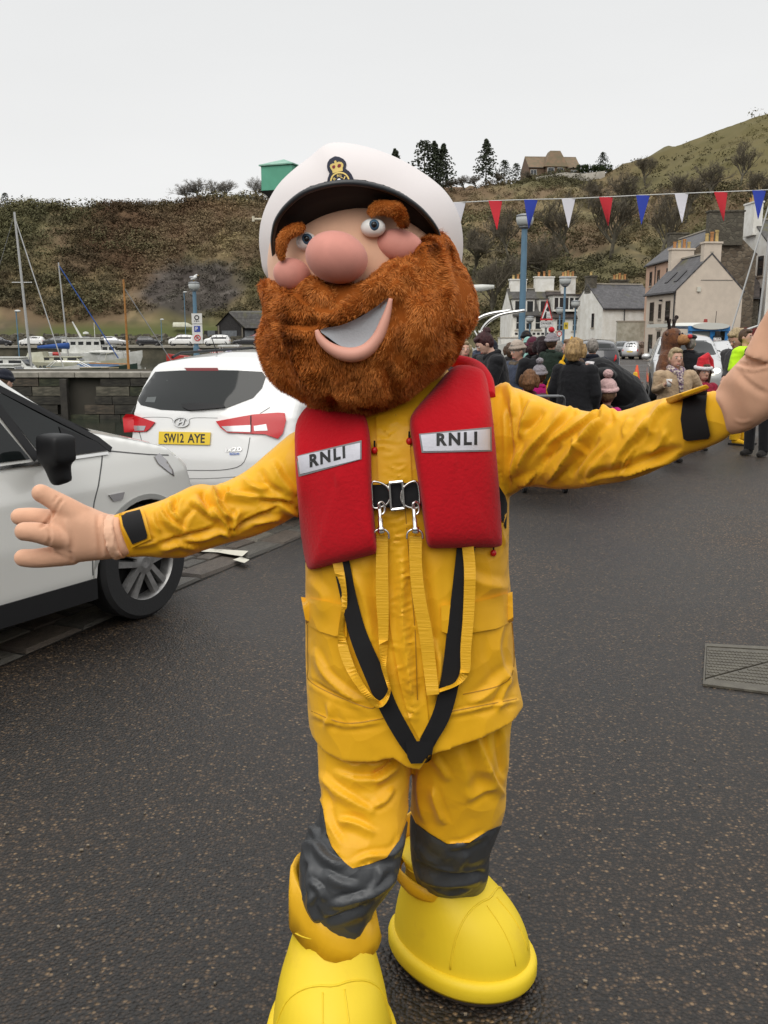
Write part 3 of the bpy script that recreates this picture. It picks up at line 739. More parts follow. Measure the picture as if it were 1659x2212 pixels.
for k_, poly in enumerate((A1, A2)):
    ob('cover_plate', plate_poly(poly, .001, .008), IR, mc); st_ = MB(); nu, nvv = 46, 15
    for i in range(nu):
        for j in range(nvv):
            u, v = (i+.5)/nu, (j+.5)/nvv
            if inside((u, v), poly) and inside((u+.012, v+.03), poly) and inside((u-.012, v-.03), poly) and (.10 < u or v > .2):
                p = lerp2(u, v, .009); st_.box(p, (.022, .006, .0035) if (i+j) % 2 else (.006, .022, .005), .0)
    ob('tread', st_, IR, mc, kind='stuff')
# ================================================================ THE PERSON IN THE SAILOR COSTUME
YEL = M('oilskin_yellow', (0.85, 0.455, 0.012), 0.48, spec=0.32, col2=(0.78, 0.395, 0.010), vscale=3, bump=0.10, bscale=38, bdist=.006, sheen=.1)
def creases(m, sc, dist, st):
    t = m.node_tree; N = t.nodes; b0 = [n for n in N if n.type == 'BUMP'][0]; tc = N.new('ShaderNodeTexCoord'); nz = N.new('ShaderNodeTexNoise'); nz.inputs['Scale'].default_value = 5; t.links.new(tc.outputs['Object'], nz.inputs['Vector'])
    v1 = N.new('ShaderNodeVectorMath'); v1.operation = 'MULTIPLY_ADD'; v1.inputs[1].default_value = (.16, .16, .16); t.links.new(nz.outputs['Color'], v1.inputs[0]); t.links.new(tc.outputs['Object'], v1.inputs[2])
    vo_ = N.new('ShaderNodeTexVoronoi'); vo_.inputs['Scale'].default_value = sc; t.links.new(v1.outputs[0], vo_.inputs['Vector']); b = N.new('ShaderNodeBump'); b.inputs['Strength'].default_value = st; b.inputs['Distance'].default_value = dist
    t.links.new(vo_.outputs['Distance'], b.inputs['Height']); t.links.new(b0.outputs[0], b.inputs['Normal']); t.links.new(b.outputs[0], N['Principled BSDF'].inputs['Normal'])
creases(YEL, 13, .016, .42)
BOOTY = M('boot_foam_yellow', (0.80, 0.58, 0.026), 0.52, col2=(.70, .48, .03), c2pos=(.22, .42), rvar=.08, vscale=7, spec=0.35, bump=0.04, bscale=220, bdist=.002)
SKIN = M('foam_flesh', (0.76, 0.46, 0.31), 0.7, var=.05, vscale=14, spec=0.25, bump=0.05, bscale=150, sheen=.2, bdist=.003)
GLV = M('stretch_glove', (0.68, 0.385, 0.25), 0.68, var=.06, vscale=16, spec=0.25, bump=0.06, bscale=300, bdist=.002, sheen=.15)
PINK = M('foam_pink', (0.64, 0.27, 0.215), 0.65, var=.05, vscale=20, spec=0.3, sheen=.2)
RED = M('red_fleece', (0.50, 0.010, 0.018), 0.95, spec=0.05, bump=0.45, bscale=130, bdist=.004, sheen=.12)
BLK = M('black_webbing', (0.008, 0.008, 0.009), 0.75, spec=0.3, bump=.2, bscale=300, bdist=.001)
STRAPY = M('yellow_webbing', (0.78, 0.42, 0.015), 0.55, bump=0.5, bscale=90, stretch=(.2, .2, 3), bdist=.003)
GREY = M('grey_pvc', (0.050, 0.053, 0.057), 0.42, spec=0.5, bump=.08, bscale=40, bdist=.004)
creases(GREY, 22, .012, .4)
CAPW = M('cap_white_felt', (0.68, 0.635, 0.63), 0.85, spec=0.2, bump=0.10, bscale=200, bdist=.002, sheen=.2)
VIS = M('visor_black', (0.006, 0.006, 0.007), 0.65, spec=0.25)
FURB = M('fur_base', (0.28, 0.075, 0.013), 0.95, spec=.05)
FURM = attr_mat('fur', rough=0.6, spec=0.22)
CHR = M('chrome', (0.75, 0.74, 0.72), 0.18, metal=1.0)
REFL = M('reflective_tape', (0.60, 0.60, 0.66), 0.45, metal=0.2, bump=.25, bscale=180, bdist=.002)
REFE = M('tape_edge', (0.22, 0.21, 0.22), 0.6); INK = M('black_ink', (0.012, 0.012, 0.012), 0.5)
FX = root('person', (-0.02, 2.13, 0.0), 'person in big bearded sailor costume, white peaked cap, yellow oilskins, red life jacket, arms spread', 'person')
def ring(L, Rt, Y, hd, n=36, e=0.85):
    a, b = at(L[0], L[1], Y), at(Rt[0], Rt[1], Y); c = (a+b)/2; h = (b-a)/2; dy = Vector((0, hd, 0)); o_ = []
    for i in range(n):
        t = 2*math.pi*i/n; cs, sn = math.cos(t), math.sin(t)
        o_.append(c + h*(math.copysign(abs(cs)**e, cs)) + dy*(math.copysign(abs(sn)**e, sn)))
    return o_
def limb(secs, n=36, sub=3, e=.85):
    S2 = smooth_line([[*s[0], *s[1], s[2], s[3]] for s in secs], sub)
    q = MB(); q.loft([ring((s[0], s[1]), (s[2], s[3]), s[4], s[5], n, e) for s in S2]); return q
def join(*qs):
    r_ = MB()
    for q in qs: r_.add(q.v, q.f)
    return r_
def inflate(outline, c, Y, fb, bb, nr=14, sub=4, p=2.0, q=0.5):
    O2 = smooth_line(outline, sub, True); n = len(O2); c = np.array(c, float); mb = MB(); rings = []
    rs = [1e-3]+[math.sin(math.pi/2*(i/nr)) for i in range(1, nr+1)]
    for r_ in rs: rings.append([at(*(c+(o-c)*r_), Y-fb*(1-min(1, r_)**p)**q) for o in O2])
    for r_ in rs[-2::-1]: rings.append([at(*(c+(o-c)*r_), Y+bb*(1-min(1, r_)**p)**q) for o in O2])
    mb.loft(rings); return mb
def noise_disp(me, amp, scale, seed=0, octv=3, ridged=False, mask=None):
    a = verts(me); n = normals(me); v = vnoise(a, scale, seed, octv)
    if ridged: v = 0.35-np.abs(v)*2.2
    if mask is not None: v = v*mask(a)
    setverts(me, a+n*(v*amp)[:, None])
# ---- jacket
torso = limb([((775, 800), (945, 780), 2.14, .07), ((740, 870), (990, 815), 2.14, .09), ((665, 915), (1060, 835), 2.14, .125), ((643, 960), (1092, 890), 2.13, .15), ((642, 1030), (1102, 980), 2.13, .165), ((650, 1105), (1099, 1072), 2.13, .172),
              ((660, 1200), (1097, 1185), 2.13, .178), ((660, 1300), (1102, 1290), 2.13, .182), ((660, 1400), (1109, 1400), 2.13, .188), ((664, 1490), (1120, 1480), 2.13, .192), ((668, 1552), (1128, 1526), 2.13, .195)], n=56)
larm = limb([((700, 930), (700, 1100), 2.13, .09), ((640, 930), (652, 1108), 2.11, .092), ((590, 968), (608, 1131), 2.10, .088), ((527, 1018), (551, 1157), 2.08, .08), ((465, 1048), (498, 1170), 2.06, .074), ((430, 1046), (447, 1185), 2.05, .072),
             ((390, 1061), (402, 1201), 2.03, .069), ((350, 1080), (358, 1203), 2.01, .064), ((300, 1096), (318, 1201), 1.99, .056), ((258, 1108), (287, 1204), 1.97, .050), ((239, 1116), (266, 1202), 1.96, .047)])
rarm = limb([((1040, 850), (1050, 1060), 2.13, .10), ((1088, 832), (1098, 1070), 2.10, .10), ((1135, 845), (1136, 1049), 2.06, .095), ((1200, 871), (1205, 1056), 2.01, .09), ((1264, 886), (1255, 1051), 1.95, .088), ((1313, 891), (1310, 1042), 1.90, .085),
             ((1346, 887), (1365, 1032), 1.86, .08), ((1408, 865), (1425, 1010), 1.81, .075), ((1450, 856), (1472, 984), 1.76, .07), ((1510, 850), (1520, 966), 1.71, .064), ((1556, 841), (1570, 941), 1.66, .06)])
jk = remesh(join(torso, larm, rarm), 0.0048, 7, .5)
rdn = random.Random(5)
hem = [((668, 1556), (700, 1574), (745, 1583), (800, 1577), (850, 1568), (880, 1588), (907, 1596), (925, 1570), (950, 1560), (1040, 1545), (1128, 1529))]
# pull the open hem down to its uneven line
a_ = verts(jk); q_ = proj(a_); hl = [(-1e4, 1556)]+list(hem[0])+[(1e4, 1529)]
hy = np.array([interp(hl, x) for x in q_[:, 0]]); t_ = np.clip((q_[:, 1]-1440)/90, 0, 1)**1.6; bot = a_[:, 2] < 1.0
front = np.clip((2.2-a_[:, 1])/.15, 0, 1); a_[:, 2] -= np.where(bot, (hy-1545)*0.00113*t_*front, 0); setverts(jk, a_)
FJ = [  # right sleeve (image right)
    ([(1062, 836), (1092, 832), (1108, 860), (1110, 900)], 9, .012, .3), ([(1096, 870), (1101, 949), (1097, 1062)], 5, -.012, .0),
    ([(1232, 880), (1190, 925), (1146, 972), (1112, 1030)], 11, .017, .45), ([(1212, 962), (1171, 1003), (1140, 1036)], 8, -.012, .3),
    ([(1150, 862), (1135, 900), (1120, 950)], 9, .010, -.4), ([(1175, 880), (1150, 915), (1128, 935)], 7, -.008, .2),
    ([(1313, 892), (1266, 908), (1218, 938), (1180, 962)], 9, .013, .5), ([(1320, 896), (1286, 925), (1250, 968), (1212, 1011), (1180, 1043)], 11, .018, .5),
    ([(1296, 945), (1262, 985), (1232, 1030)], 8, -.011, .2), ([(1404, 900), (1378, 938), (1346, 975), (1316, 1024)], 12, .014, .5), ([(1330, 960), (1290, 1000), (1262, 1040)], 9, .009, -.3),
    ([(1443, 868), (1418, 895), (1404, 925), (1408, 940)], 9, .010, .3), ([(1474, 966), (1404, 996), (1346, 1015), (1300, 1024), (1250, 1040)], 7, -.010, .4), ([(1470, 985), (1430, 1000), (1400, 1006), (1340, 1028)], 8, .010, .3),
    ([(1235, 940), (1255, 958), (1258, 985)], 6, .008, .4), ([(1300, 905), (1318, 890), (1335, 893)], 7, .016, .2), ([(1228, 884), (1240, 876), (1252, 888)], 6, .010, .2),
    ([(1180, 990), (1150, 1030), (1120, 1052)], 6, .010, .4), ([(1375, 960), (1350, 1000), (1335, 1030)], 6, .008, .4), ([(1440, 930), (1425, 965), (1400, 985)], 8, .007, .4),
    ([(1360, 900), (1345, 925), (1350, 945)], 7, .007, -.3), ([(1130, 960), (1115, 1000), (1102, 1040)], 7, .010, .4),
    # left sleeve (image left)
    ([(339, 1176), (400, 1156), (440, 1146), (472, 1134)], 4.5, -.010, .3), ([(496, 1150), (543, 1122), (604, 1096)], 5, -.012, .3),
    ([(408, 1080), (437, 1100), (468, 1128)], 8, .014, -.4), ([(458, 1048), (466, 1066), (470, 1080), (478, 1100), (505, 1122)], 8, .018, .4), ([(492, 1050), (482, 1064), (476, 1078)], 6, -.014, .2),
    ([(478, 1066), (520, 1070), (564, 1074)], 7, .011, .4), ([(343, 1092), (358, 1120), (380, 1138), (402, 1150)], 7, .012, .4), ([(386, 1072), (378, 1092), (376, 1110)], 6, -.011, .2), ([(366, 1084), (372, 1104), (386, 1124)], 6, .008, .4),
    ([(438, 1060), (448, 1085), (458, 1100)], 6, -.010, .3), ([(452, 1090), (474, 1118), (490, 1135), (493, 1163)], 6, .012, .4), ([(560, 1082), (600, 1086), (636, 1092)], 7, -.012, .3), ([(520, 1030), (545, 1050), (580, 1056)], 9, .010, .3),
    ([(590, 990), (606, 1030), (640, 1070)], 12, .010, .4), ([(560, 1012), (575, 1044), (612, 1068)], 9, -.008, .3), ([(597, 1084), (625, 1100), (650, 1112)], 6, .012, .3), ([(400, 1165), (440, 1160), (478, 1150), (500, 1160)], 6, .010, .3),
    ([(345, 1188), (380, 1176), (400, 1178), (430, 1182)], 6, .010, .4), ([(520, 1100), (506, 1130), (505, 1160)], 7, .010, -.3), ([(420, 1098), (400, 1120), (395, 1145)], 6, -.006, .2), ([(330, 1100), (335, 1130), (350, 1150)], 6, .007, .2),
    ([(545, 1130), (575, 1122), (610, 1118)], 6, .009, .3), ([(290, 1180), (330, 1172), (342, 1168)], 5, .007, .3),
    # body
    ([(1000, 1235), (1040, 1260), (1100, 1270)], 14, .006, .2), ([(668, 1250), (700, 1290), (690, 1330)], 12, .006, .2), ([(680, 1400), (700, 1450), (740, 1490), (790, 1525)], 9, .009, .3), ([(665, 1466), (720, 1498), (806, 1528)], 4, -.008, .2),
    ([(1090, 1330), (1075, 1400), (1098, 1480)], 10, .007, .3), ([(1010, 1520), (1050, 1500), (1110, 1440)], 12, .008, .2), ([(940, 1380), (950, 1440), (935, 1520)], 10, .010, .3), ([(760, 1230), (790, 1300), (806, 1390)], 12, .007, .2),
    ([(668, 1540), (745, 1566), (830, 1556)], 5, .006, .2), ([(960, 1545), (1040, 1528), (1126, 1512)], 5, .006, .2), ([(700, 1574), (712, 1545), (708, 1515)], 7, .006, .2), ([(1075, 1540), (1085, 1500), (1102, 1460)], 8, .007, .3),
    ([(870, 1180), (868, 1320), (882, 1450), (900, 1560)], 10, .010, .0), ([(915, 1200), (925, 1300), (945, 1420)], 12, -.007, .0), ([(806, 1180), (812, 1300), (835, 1430)], 12, -.006, .0), ([(1094, 1100), (1080, 1140), (1092, 1180)], 7, .006, .2)]
for i in range(64):     # puckers along the zip
    y = 905+i*10.5; x = interp([(900, 838), (1100, 860), (1300, 868), (1450, 880), (1590, 898)], y)+rdn.uniform(-14, 14); w2 = rdn.uniform(10, 24)
    FJ.append(([(x-w2, y+rdn.uniform(-6, 6)), (x, y+rdn.uniform(-4, 4)), (x+w2, y+rdn.uniform(-6, 6))], rdn.uniform(2.6, 4.5), rdn.uniform(.0015, .0042), rdn.uniform(-.3, .3)))
folds(jk, [(p_, w_*.92, h_*(1.15 if w_ > 5 else 1), s_) for p_, w_, h_, s_ in FJ])
armm = lambda a: 0.35+0.65*np.clip((np.abs(proj(a)[:, 0]-880)-230)/60, 0, 1)
noise_disp(jk, .0026, 6, 3, 2, True, armm); noise_disp(jk, .0010, 22, 5, 2)
JB = bvh(jk); JS = bvh(evald(jk.copy(), [('SMOOTH', dict(iterations=25, factor=.6))]))
jacket = ob('jacket', jk, YEL, FX, sm=True)
# ---- trousers: one mesh, then split where the grey reinforcement starts
lleg = limb([((705, 1490), (900, 1500), 2.13, .13), ((688, 1570), (892, 1580), 2.12, .125), ((688, 1640), (888, 1650), 2.10, .12), ((695, 1710), (883, 1715), 2.07, .115), ((690, 1770), (880, 1765), 2.04, .11), ((660, 1815), (874, 1805), 2.02, .105),
             ((649, 1855), (866, 1850), 2.00, .10), ((648, 1905), (853, 1895), 1.99, .095), ((654, 1955), (814, 1948), 2.00, .085), ((660, 2000), (798, 1992), 2.01, .083), ((690, 2045), (775, 2040), 2.02, .06)], n=44)
rleg = limb([((880, 1490), (1110, 1480), 2.14, .13), ((884, 1570), (1102, 1560), 2.14, .13), ((888, 1640), (1096, 1635), 2.15, .125), ((889, 1700), (1092, 1695), 2.16, .122), ((888, 1750), (1090, 1745), 2.17, .118), ((886, 1800), (1070, 1800), 2.18, .112),
             ((889, 1850), (1056, 1845), 2.21, .10), ((900, 1895), (1054, 1888), 2.25, .085), ((912, 1925), (1044, 1918), 2.28, .075), ((930, 1970), (1020, 1960), 2.28, .06)], n=44)
tr = remesh(join(lleg, rleg), 0.0055, 5, .5)
FT = [([(878, 1622), (835, 1660), (803, 1683)], 7, -.014, .3), ([(860, 1655), (830, 1672), (808, 1690)], 8, .010, -.3), ([(718, 1664), (780, 1685), (842, 1672)], 9, .010, .4), ([(686, 1668), (741, 1716), (812, 1758)], 10, .012, .4), ([(727, 1772), (770, 1778), (812, 1802)], 9, .011, .4),
      ([(698, 1700), (712, 1770), (740, 1830)], 9, .010, .4), ([(850, 1700), (830, 1730), (800, 1745)], 8, .009, .3), ([(770, 1640), (800, 1650), (840, 1645)], 9, .006, .3), ([(700, 1600), (735, 1640), (790, 1660)], 12, .006, .3), ([(760, 1870), (790, 1850), (850, 1840), (870, 1800)], 8, .010, .3),
      ([(936, 1632), (955, 1660), (972, 1688)], 8, .009, .3), ([(934, 1700), (945, 1740), (962, 1782)], 9, .012, .4), ([(1021, 1564), (1048, 1640), (1070, 1690), (1092, 1720)], 10, .016, .5), ([(1075, 1570), (1080, 1630), (1088, 1680)], 9, -.012, .3), ([(1070, 1700), (1040, 1712), (1010, 1730)], 10, .008, .3),
      ([(905, 1660), (905, 1720), (920, 1780)], 8, .008, -.3), ([(990, 1620), (1010, 1680), (1008, 1740)], 14, .007, .3), ([(965, 1822), (1000, 1822), (1050, 1800)], 6, .008, .3),
      ([(650, 1828), (682, 1824), (705, 1850), (745, 1872)], 9, .016, .4), ([(662, 1860), (652, 1900), (655, 1940)], 8, -.014, .3), ([(712, 1954), (770, 1938), (810, 1925), (858, 1892)], 9, .015, .4), ([(680, 1930), (672, 1955), (690, 1990)], 7, .012, .3), ([(700, 1880), (735, 1905), (775, 1912)], 10, .010, .3),
      ([(820, 1870), (815, 1905), (790, 1925)], 8, .009, -.3), ([(655, 1800), (670, 1790), (690, 1800)], 7, .014, .3), ([(700, 1985), (740, 1975), (790, 1955)], 6, -.010, .3), ([(668, 1900), (690, 1915), (705, 1945)], 7, .010, .4),
      ([(895, 1860), (960, 1888), (1052, 1884)], 7, -.014, .3), ([(900, 1885), (960, 1905), (1045, 1895)], 8, .010, .3), ([(1010, 1840), (1000, 1860), (985, 1880)], 8, .006, .3), ([(905, 1820), (920, 1850), (955, 1868)], 9, .006, .3), ([(930, 1915), (975, 1930), (1020, 1915)], 7, .010, .3)]
folds(tr, [(p_, w_*.92, h_*1.0, s_) for p_, w_, h_, s_ in FT]); noise_disp(tr, .003, 6, 8, 2, True); noise_disp(tr, .0012, 22, 9, 2)
a_ = verts(tr); q_ = proj(a_)
BL = [(0, 1700), (640, 1710), (688, 1722), (697, 1743), (706, 1800), (716, 1828), (742, 1862), (762, 1876), (800, 1866), (835, 1853), (862, 1815), (876, 1775), (882.9, 1745), (883, 1743), (900, 1779), (929, 1801), (966, 1823), (1014, 1820), (1054, 1794), (1090, 1780), (2000, 1780)]
by = np.array([interp(BL, x) for x in q_[:, 0]]); isg = q_[:, 1] > by
dlt = q_[:, 1]-by; bl_ = [np.array(p, float) for p in BL]; bd_ = np.full(len(q_), 1e9); bp_ = q_.copy()
for i in range(len(bl_)-1):
    ab = bl_[i+1]-bl_[i]; t_ = np.clip(((q_-bl_[i])@ab)/(ab@ab), 0, 1); pp = bl_[i]+t_[:, None]*ab; dd_ = np.hypot(*(q_-pp).T); m_ = dd_ < bd_; bd_[m_] = dd_[m_]; bp_[m_] = pp[m_]
nb_ = bd_ < 3.6; a_[nb_, 0] += (bp_-q_)[nb_, 0]*.00108; a_[nb_, 2] -= (bp_-q_)[nb_, 1]*.00112; setverts(tr, a_); isg = (dlt > 0) & ~nb_; isn = (dlt < 0) & ~nb_
def split(me, flag, name):
    q = MB(); mp_ = {}
    for p in me.polygons:
        if flag(p.vertices):
            for v in p.vertices:
                if v not in mp_: mp_[v] = len(q.v); q.v.append(tuple(me.vertices[v].co))
            q.f.append(tuple(mp_[v] for v in p.vertices))
    return q.mesh(name)
TB2 = bvh(tr)
xm = q_[:, 0]
ob('trousers', split(tr, lambda vs_: any(isn[v] for v in vs_) or not any(isg[v] for v in vs_), 'trousers'), YEL, FX, sm=True)
for sd_ in (0, 1):
    mg = split(tr, lambda vs_: any(isg[v] for v in vs_) and ((xm[vs_[0]] > 882) == bool(sd_)), 'knee_patch')
    a2 = verts(mg); n2 = normals(mg); setverts(mg, a2+n2*.002); ob('knee_patch', mg, GREY, FX, sm=True)
# ---- boots
def boot(cx, cy, dx, dy, sx, sy, k, sc=.87):
    d = np.array([dx, dy]); d /= np.hypot(*d); n_ = np.array([-d[1], d[0]])
    def sl(z, c, a, b, egg=.12, n=48):
        o_ = []
        for i in range(n):
            t = 2*math.pi*i/n; p = np.array(c)+d*(a*math.cos(t))+n_*(b*math.sin(t)*(1+egg*math.cos(t))); o_.append(Vector((p[0], p[1], z)))
        return o_
    C = np.array([cx, cy]); S3 = np.array([sx, sy]); mx = lambda t: C*(1-t)+S3*t
    upper = [(0.045, 0, .232, .160), (.075, .0, .232, .160), (.12, .02, .226, .156), (.165, .09, .210, .148), (.205, .22, .186, .138), (.24, .42, .156, .126), (.27, .62, .130, .116), (.30, .82, .112, .106), (.33, .97, .102, .098), (.345+.02*(k == 0), 1.0, .099, .095)]
    upper = [(u[0]*.95, u[1], u[2]*(sc if u[1] < .9 else 1), u[3]*(sc if u[1] < .9 else 1)) for u in upper]; U = smooth_line([list(u) for u in upper], 5)
    q = MB(); q.loft([sl(u[0], mx(u[1]), u[2], u[3]) for u in U]); me = remesh(q, .006, 3)
    r_ = MB(); rim = [(0.022, .236, .166), (.020, .246, .176), (.030, .252, .181), (.055, .252, .181), (.070, .246, .176), (.074, .232, .162)]
    r_.loft([sl(z, C, a*sc, b*sc) for z, a, b in rim])
    s_ = MB(); s_.loft([sl(z, C, a*sc, b*sc) for z, a, b in ((0.001, .225, .155), (.003, .232, .162), (.022, .235, .165))])
    toe = []   # toe cap seam
    for i in range(13):
        t = -1+2*i/12; toe.append(t)
    B = bvh(me)
    bo = ob('boot', me, BOOTY, FX, sm=True); ob('rim', r_, BOOTY, bo, sm=True); ob('sole', s_, M('boot_sole', (0.07, 0.05, 0.04), .8), bo, sm=True)
    # raised seam lines found by dropping onto the upper from outside
    def seam(fn, n=26, wd=.0028):
        pts = []
        for i in range(n):
            o_, dr = fn(i/(n-1)); h = B.ray_cast(o_, dr)
            if h[0]: pts.append(h[0]-dr*.0006)
        if len(pts) > 3: ob('seam', MB().tube(pts, wd, 6), BOOTY, bo, sm=True)
    def f1(t):      # across the toe
        an = math.pi*(t-.5)*.98; o2 = C+d*.095; el = math.cos(an); lat = math.sin(an)
        o_ = Vector((*(o2+n_*lat*.4-d*0.05*abs(lat)), .09+el*.4)); tg = Vector((*(o2-d*.03*abs(lat)), .085)); return o_, (tg-o_).normalized()
    seam(f1)
    for s1 in (-.3, .25):
        def f2(t, s1=s1):
            o2 = C+d*(.10+.105*t)+n_*(s1*.09*(1+.35*t)); return Vector((*o2, .5)), Vector((0, 0, -1))
        seam(f2, 18, .0018)
    def f3(t):
        an = 2*math.pi*t; o2 = S3*1.0; v = d*math.cos(an)+n_*math.sin(an); o_ = Vector((*(o2+v*.3), .30+.02*math.cos(an))); return o_, Vector((*(-v), 0)).normalized()
    seam(f3, 40, .0022)
    return bo, B, d, n_
bR, BR, dR, nR = boot(.206, 2.270, .80, -.60, .138, 2.30, 1)
bL, BLb, dL, nL = boot(-.128, 1.965, .16, -1, -.128, 2.03, 0)
# rolled cuff collars of orange-yellow cloth at the boot tops
COLL = M('cuff_cloth', (0.80, 0.44, 0.014), 0.5, bump=.3, bscale=30, bdist=.004)
def collar(c, r0, r1, z0, z1, tilt, tdir, seed):
    rr = random.Random(seed); n = 48; R_ = []
    for k_, (rad, z) in enumerate(((r0-.012, z0), (r0+.004, z0), ((r0+r1)/2+.006, (z0+z1)/2), (r1+.005, z1), (r1-.001, z1+.002), (r1-.006, z1-.01), (r0-.012, z0))):
        row = []
        for i in range(n):
            a = 2*math.pi*i/n; w_ = .004*math.sin(5*a+seed+k_)+.002*math.sin(11*a+k_)
            row.append(Vector((c[0]+(rad+w_)*math.cos(a), c[1]+(rad+w_)*math.sin(a), z+tilt*math.cos(a-tdir)*(1 if k_ in (2, 3, 4, 5) else .55)+w_)))
        R_.append(row)
    return MB().loft(R_, caps=False)
ob('boot_cuff', collar((.138, 2.30), .104, .116, .265, .335, .055, R(95), 3), COLL, bR, sm=True)
ob('boot_cuff', collar((-.118, 2.022), .105, .096, .285, .395, .058, R(150), 8), COLL, bL, sm=True)
# ---- gloves
def hand(palm, digits, wrist, Y):
    q = MB()
    q.add(*(lambda m: (m.v, m.f))(limb(palm, 28, 3, .8)))
    for D in digits:
        P_ = [at(x, y, yy) for x, y, yy, r in D]; P2 = [Vector(v) for v in smooth_line([list(p) for p in P_], 5)]; rr = [v[0]*1.12 for v in smooth_line([[d_[3]] for d_ in D], 5)]
        q.tube(P2, rr, 14)
        q.ell(P2[-1], (rr[-1],)*3, 14, 8)
    return remesh(q, .0042, 4, .5)
gl = hand([((262, 1112), (290, 1195), 1.96, .040), ((244, 1115), (266, 1203), 1.955, .042), ((213, 1106), (238, 1206), 1.95, .043), ((180, 1092), (200, 1210), 1.945, .042), ((140, 1088), (160, 1214), 1.94, .036), ((112, 1105), (128, 1205), 1.935, .026)],
          [[(170, 1118, 1.94, .028), (138, 1094, 1.93, .0215), (110, 1077, 1.925, .0185), (88, 1065, 1.92, .0175)],
           [(150, 1128, 1.955, .022), (105, 1120, 1.96, .0185), (70, 1116, 1.965, .0180), (42, 1116, 1.965, .0170)],
           [(155, 1164, 1.93, .024), (110, 1158, 1.905, .0205), (78, 1150, 1.895, .0195), (52, 1148, 1.89, .0180)],
           [(160, 1194, 1.94, .024), (115, 1202, 1.935, .0205), (78, 1206, 1.935, .0190), (50, 1205, 1.935, .0175)]], None, 1.94)
folds(gl, [([(138, 1078), (128, 1090), (122, 1104)], 3, -.004, .2), ([(126, 1070), (118, 1086)], 2.5, -.003, .2), ([(122, 1104), (112, 1115), (108, 1138)], 3, -.004, 0), ([(116, 1110), (98, 1132), (84, 1140)], 3, -.005, 0), ([(105, 1142), (109, 1158), (104, 1180)], 3, -.004, 0),
           ([(140, 1120), (148, 1150), (148, 1190)], 6, .004, .2), ([(150, 1190), (155, 1200), (158, 1214)], 3, -.004, .2), ([(213, 1108), (214, 1150), (220, 1205)], 4, -.004, .2), ([(222, 1110), (224, 1150), (230, 1203)], 4, .004, .2),
           ([(96, 1180), (115, 1192), (134, 1204)], 3, -.003, 0), ([(228, 1125), (238, 1150), (246, 1190)], 3, -.005, .2)])
ob('glove', gl, GLV, FX, sm=True)
wr = limb([((231, 1110), (253, 1209), 1.955, .056), ((240, 1114), (264, 1204), 1.957, .054), ((252, 1113), (277, 1202), 1.96, .055)], 30, 4); wm = remesh(wr, .004, 2); noise_disp(wm, .0022, 45, 3, 2, True)
ob('wrist_cloth', wm, SKIN, FX, sm=True)
gr = hand([((1540, 860), (1556, 935), 1.66, .046), ((1557, 842), (1578, 938), 1.645, .052), ((1572, 815), (1612, 928), 1.62, .054), ((1600, 782), (1650, 905), 1.60, .052), ((1632, 748), (1695, 885), 1.58, .046), ((1664, 712), (1740, 850), 1.56, .040), ((1690, 690), (1765, 822), 1.55, .030)],
          [[(1650, 775, 1.57, .030), (1668, 716, 1.56, .022), (1684, 680, 1.55, .019), (1694, 650, 1.55, .018)], [(1690, 740, 1.56, .025), (1740, 685, 1.54, .020), (1772, 650, 1.53, .019), (1800, 622, 1.53, .018)],
           [(1710, 780, 1.555, .025), (1770, 742, 1.535, .021), (1806, 720, 1.53, .019), (1838, 700, 1.53, .018)], [(1710, 815, 1.56, .025), (1766, 802, 1.545, .020), (1802, 794, 1.54, .019), (1834, 784, 1.54, .018)]], None, 1.6)
folds(gr, [([(1590, 800), (1625, 832), (1660, 852)], 6, -.0025, .3), ([(1588, 790), (1620, 798), (1662, 792)], 2.5, .0025, .3), ([(1590, 782), (1630, 790), (1665, 782)], 3, -.004, .3), ([(1585, 905), (1605, 912), (1625, 905)], 3, .0015, .2)])
ob('glove', gr, GLV, FX, sm=True)
# ---- things sewn on the jacket
def sew(name, me, mat, parent=jacket, **k): return ob(name, me, mat, parent, **k)
sew('storm_flap', patch([(812, 900), (850, 894), (882, 900), (893, 1100), (905, 1300), (915, 1450), (926, 1560), (906, 1597), (886, 1560), (862, 1470), (842, 1350), (834, 1200), (818, 1050)], JB, off=.006, th=.006, step=4.5), YEL, sm=True)
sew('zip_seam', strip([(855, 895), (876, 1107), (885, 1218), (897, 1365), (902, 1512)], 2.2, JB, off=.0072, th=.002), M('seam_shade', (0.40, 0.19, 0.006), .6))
sew('pocket_flap', patch([(650, 1289), (700, 1299), (745, 1308), (750, 1376), (722, 1374), (690, 1364), (661, 1348)], JS, off=.010, th=.007, step=9), YEL, sm=False)
sew('pocket_flap', patch([(1022, 1303), (1060, 1294), (1107, 1278), (1109, 1342), (1072, 1358), (1020, 1367), (975, 1372), (954, 1364), (953, 1309), (978, 1306)], JS, off=.010, th=.007, step=9), YEL)
for pl in ([(664, 1350), (665, 1440), (668, 1470), (720, 1500), (800, 1530), (812, 1515)], [(1106, 1345), (1110, 1440), (1085, 1478), (1000, 1500)], [(640, 930), (660, 1010), (656, 1100)], [(672, 1536), (745, 1562), (828, 1552)], [(958, 1540), (1040, 1524), (1124, 1508)]):
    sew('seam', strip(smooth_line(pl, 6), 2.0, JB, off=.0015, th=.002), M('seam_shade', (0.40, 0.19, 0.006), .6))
sew('cuff_tab', patch([(256, 1109), (307, 1096), (313, 1112), (327, 1164), (284, 1184), (264, 1142)], JS, off=.009, th=.006, step=6), YEL)
sew('velcro_patch', patch([(261, 1110), (302, 1100), (306, 1112), (318, 1156), (317, 1163), (286, 1176), (266, 1136)], JS, off=.0125, th=.005, step=6), BLK)
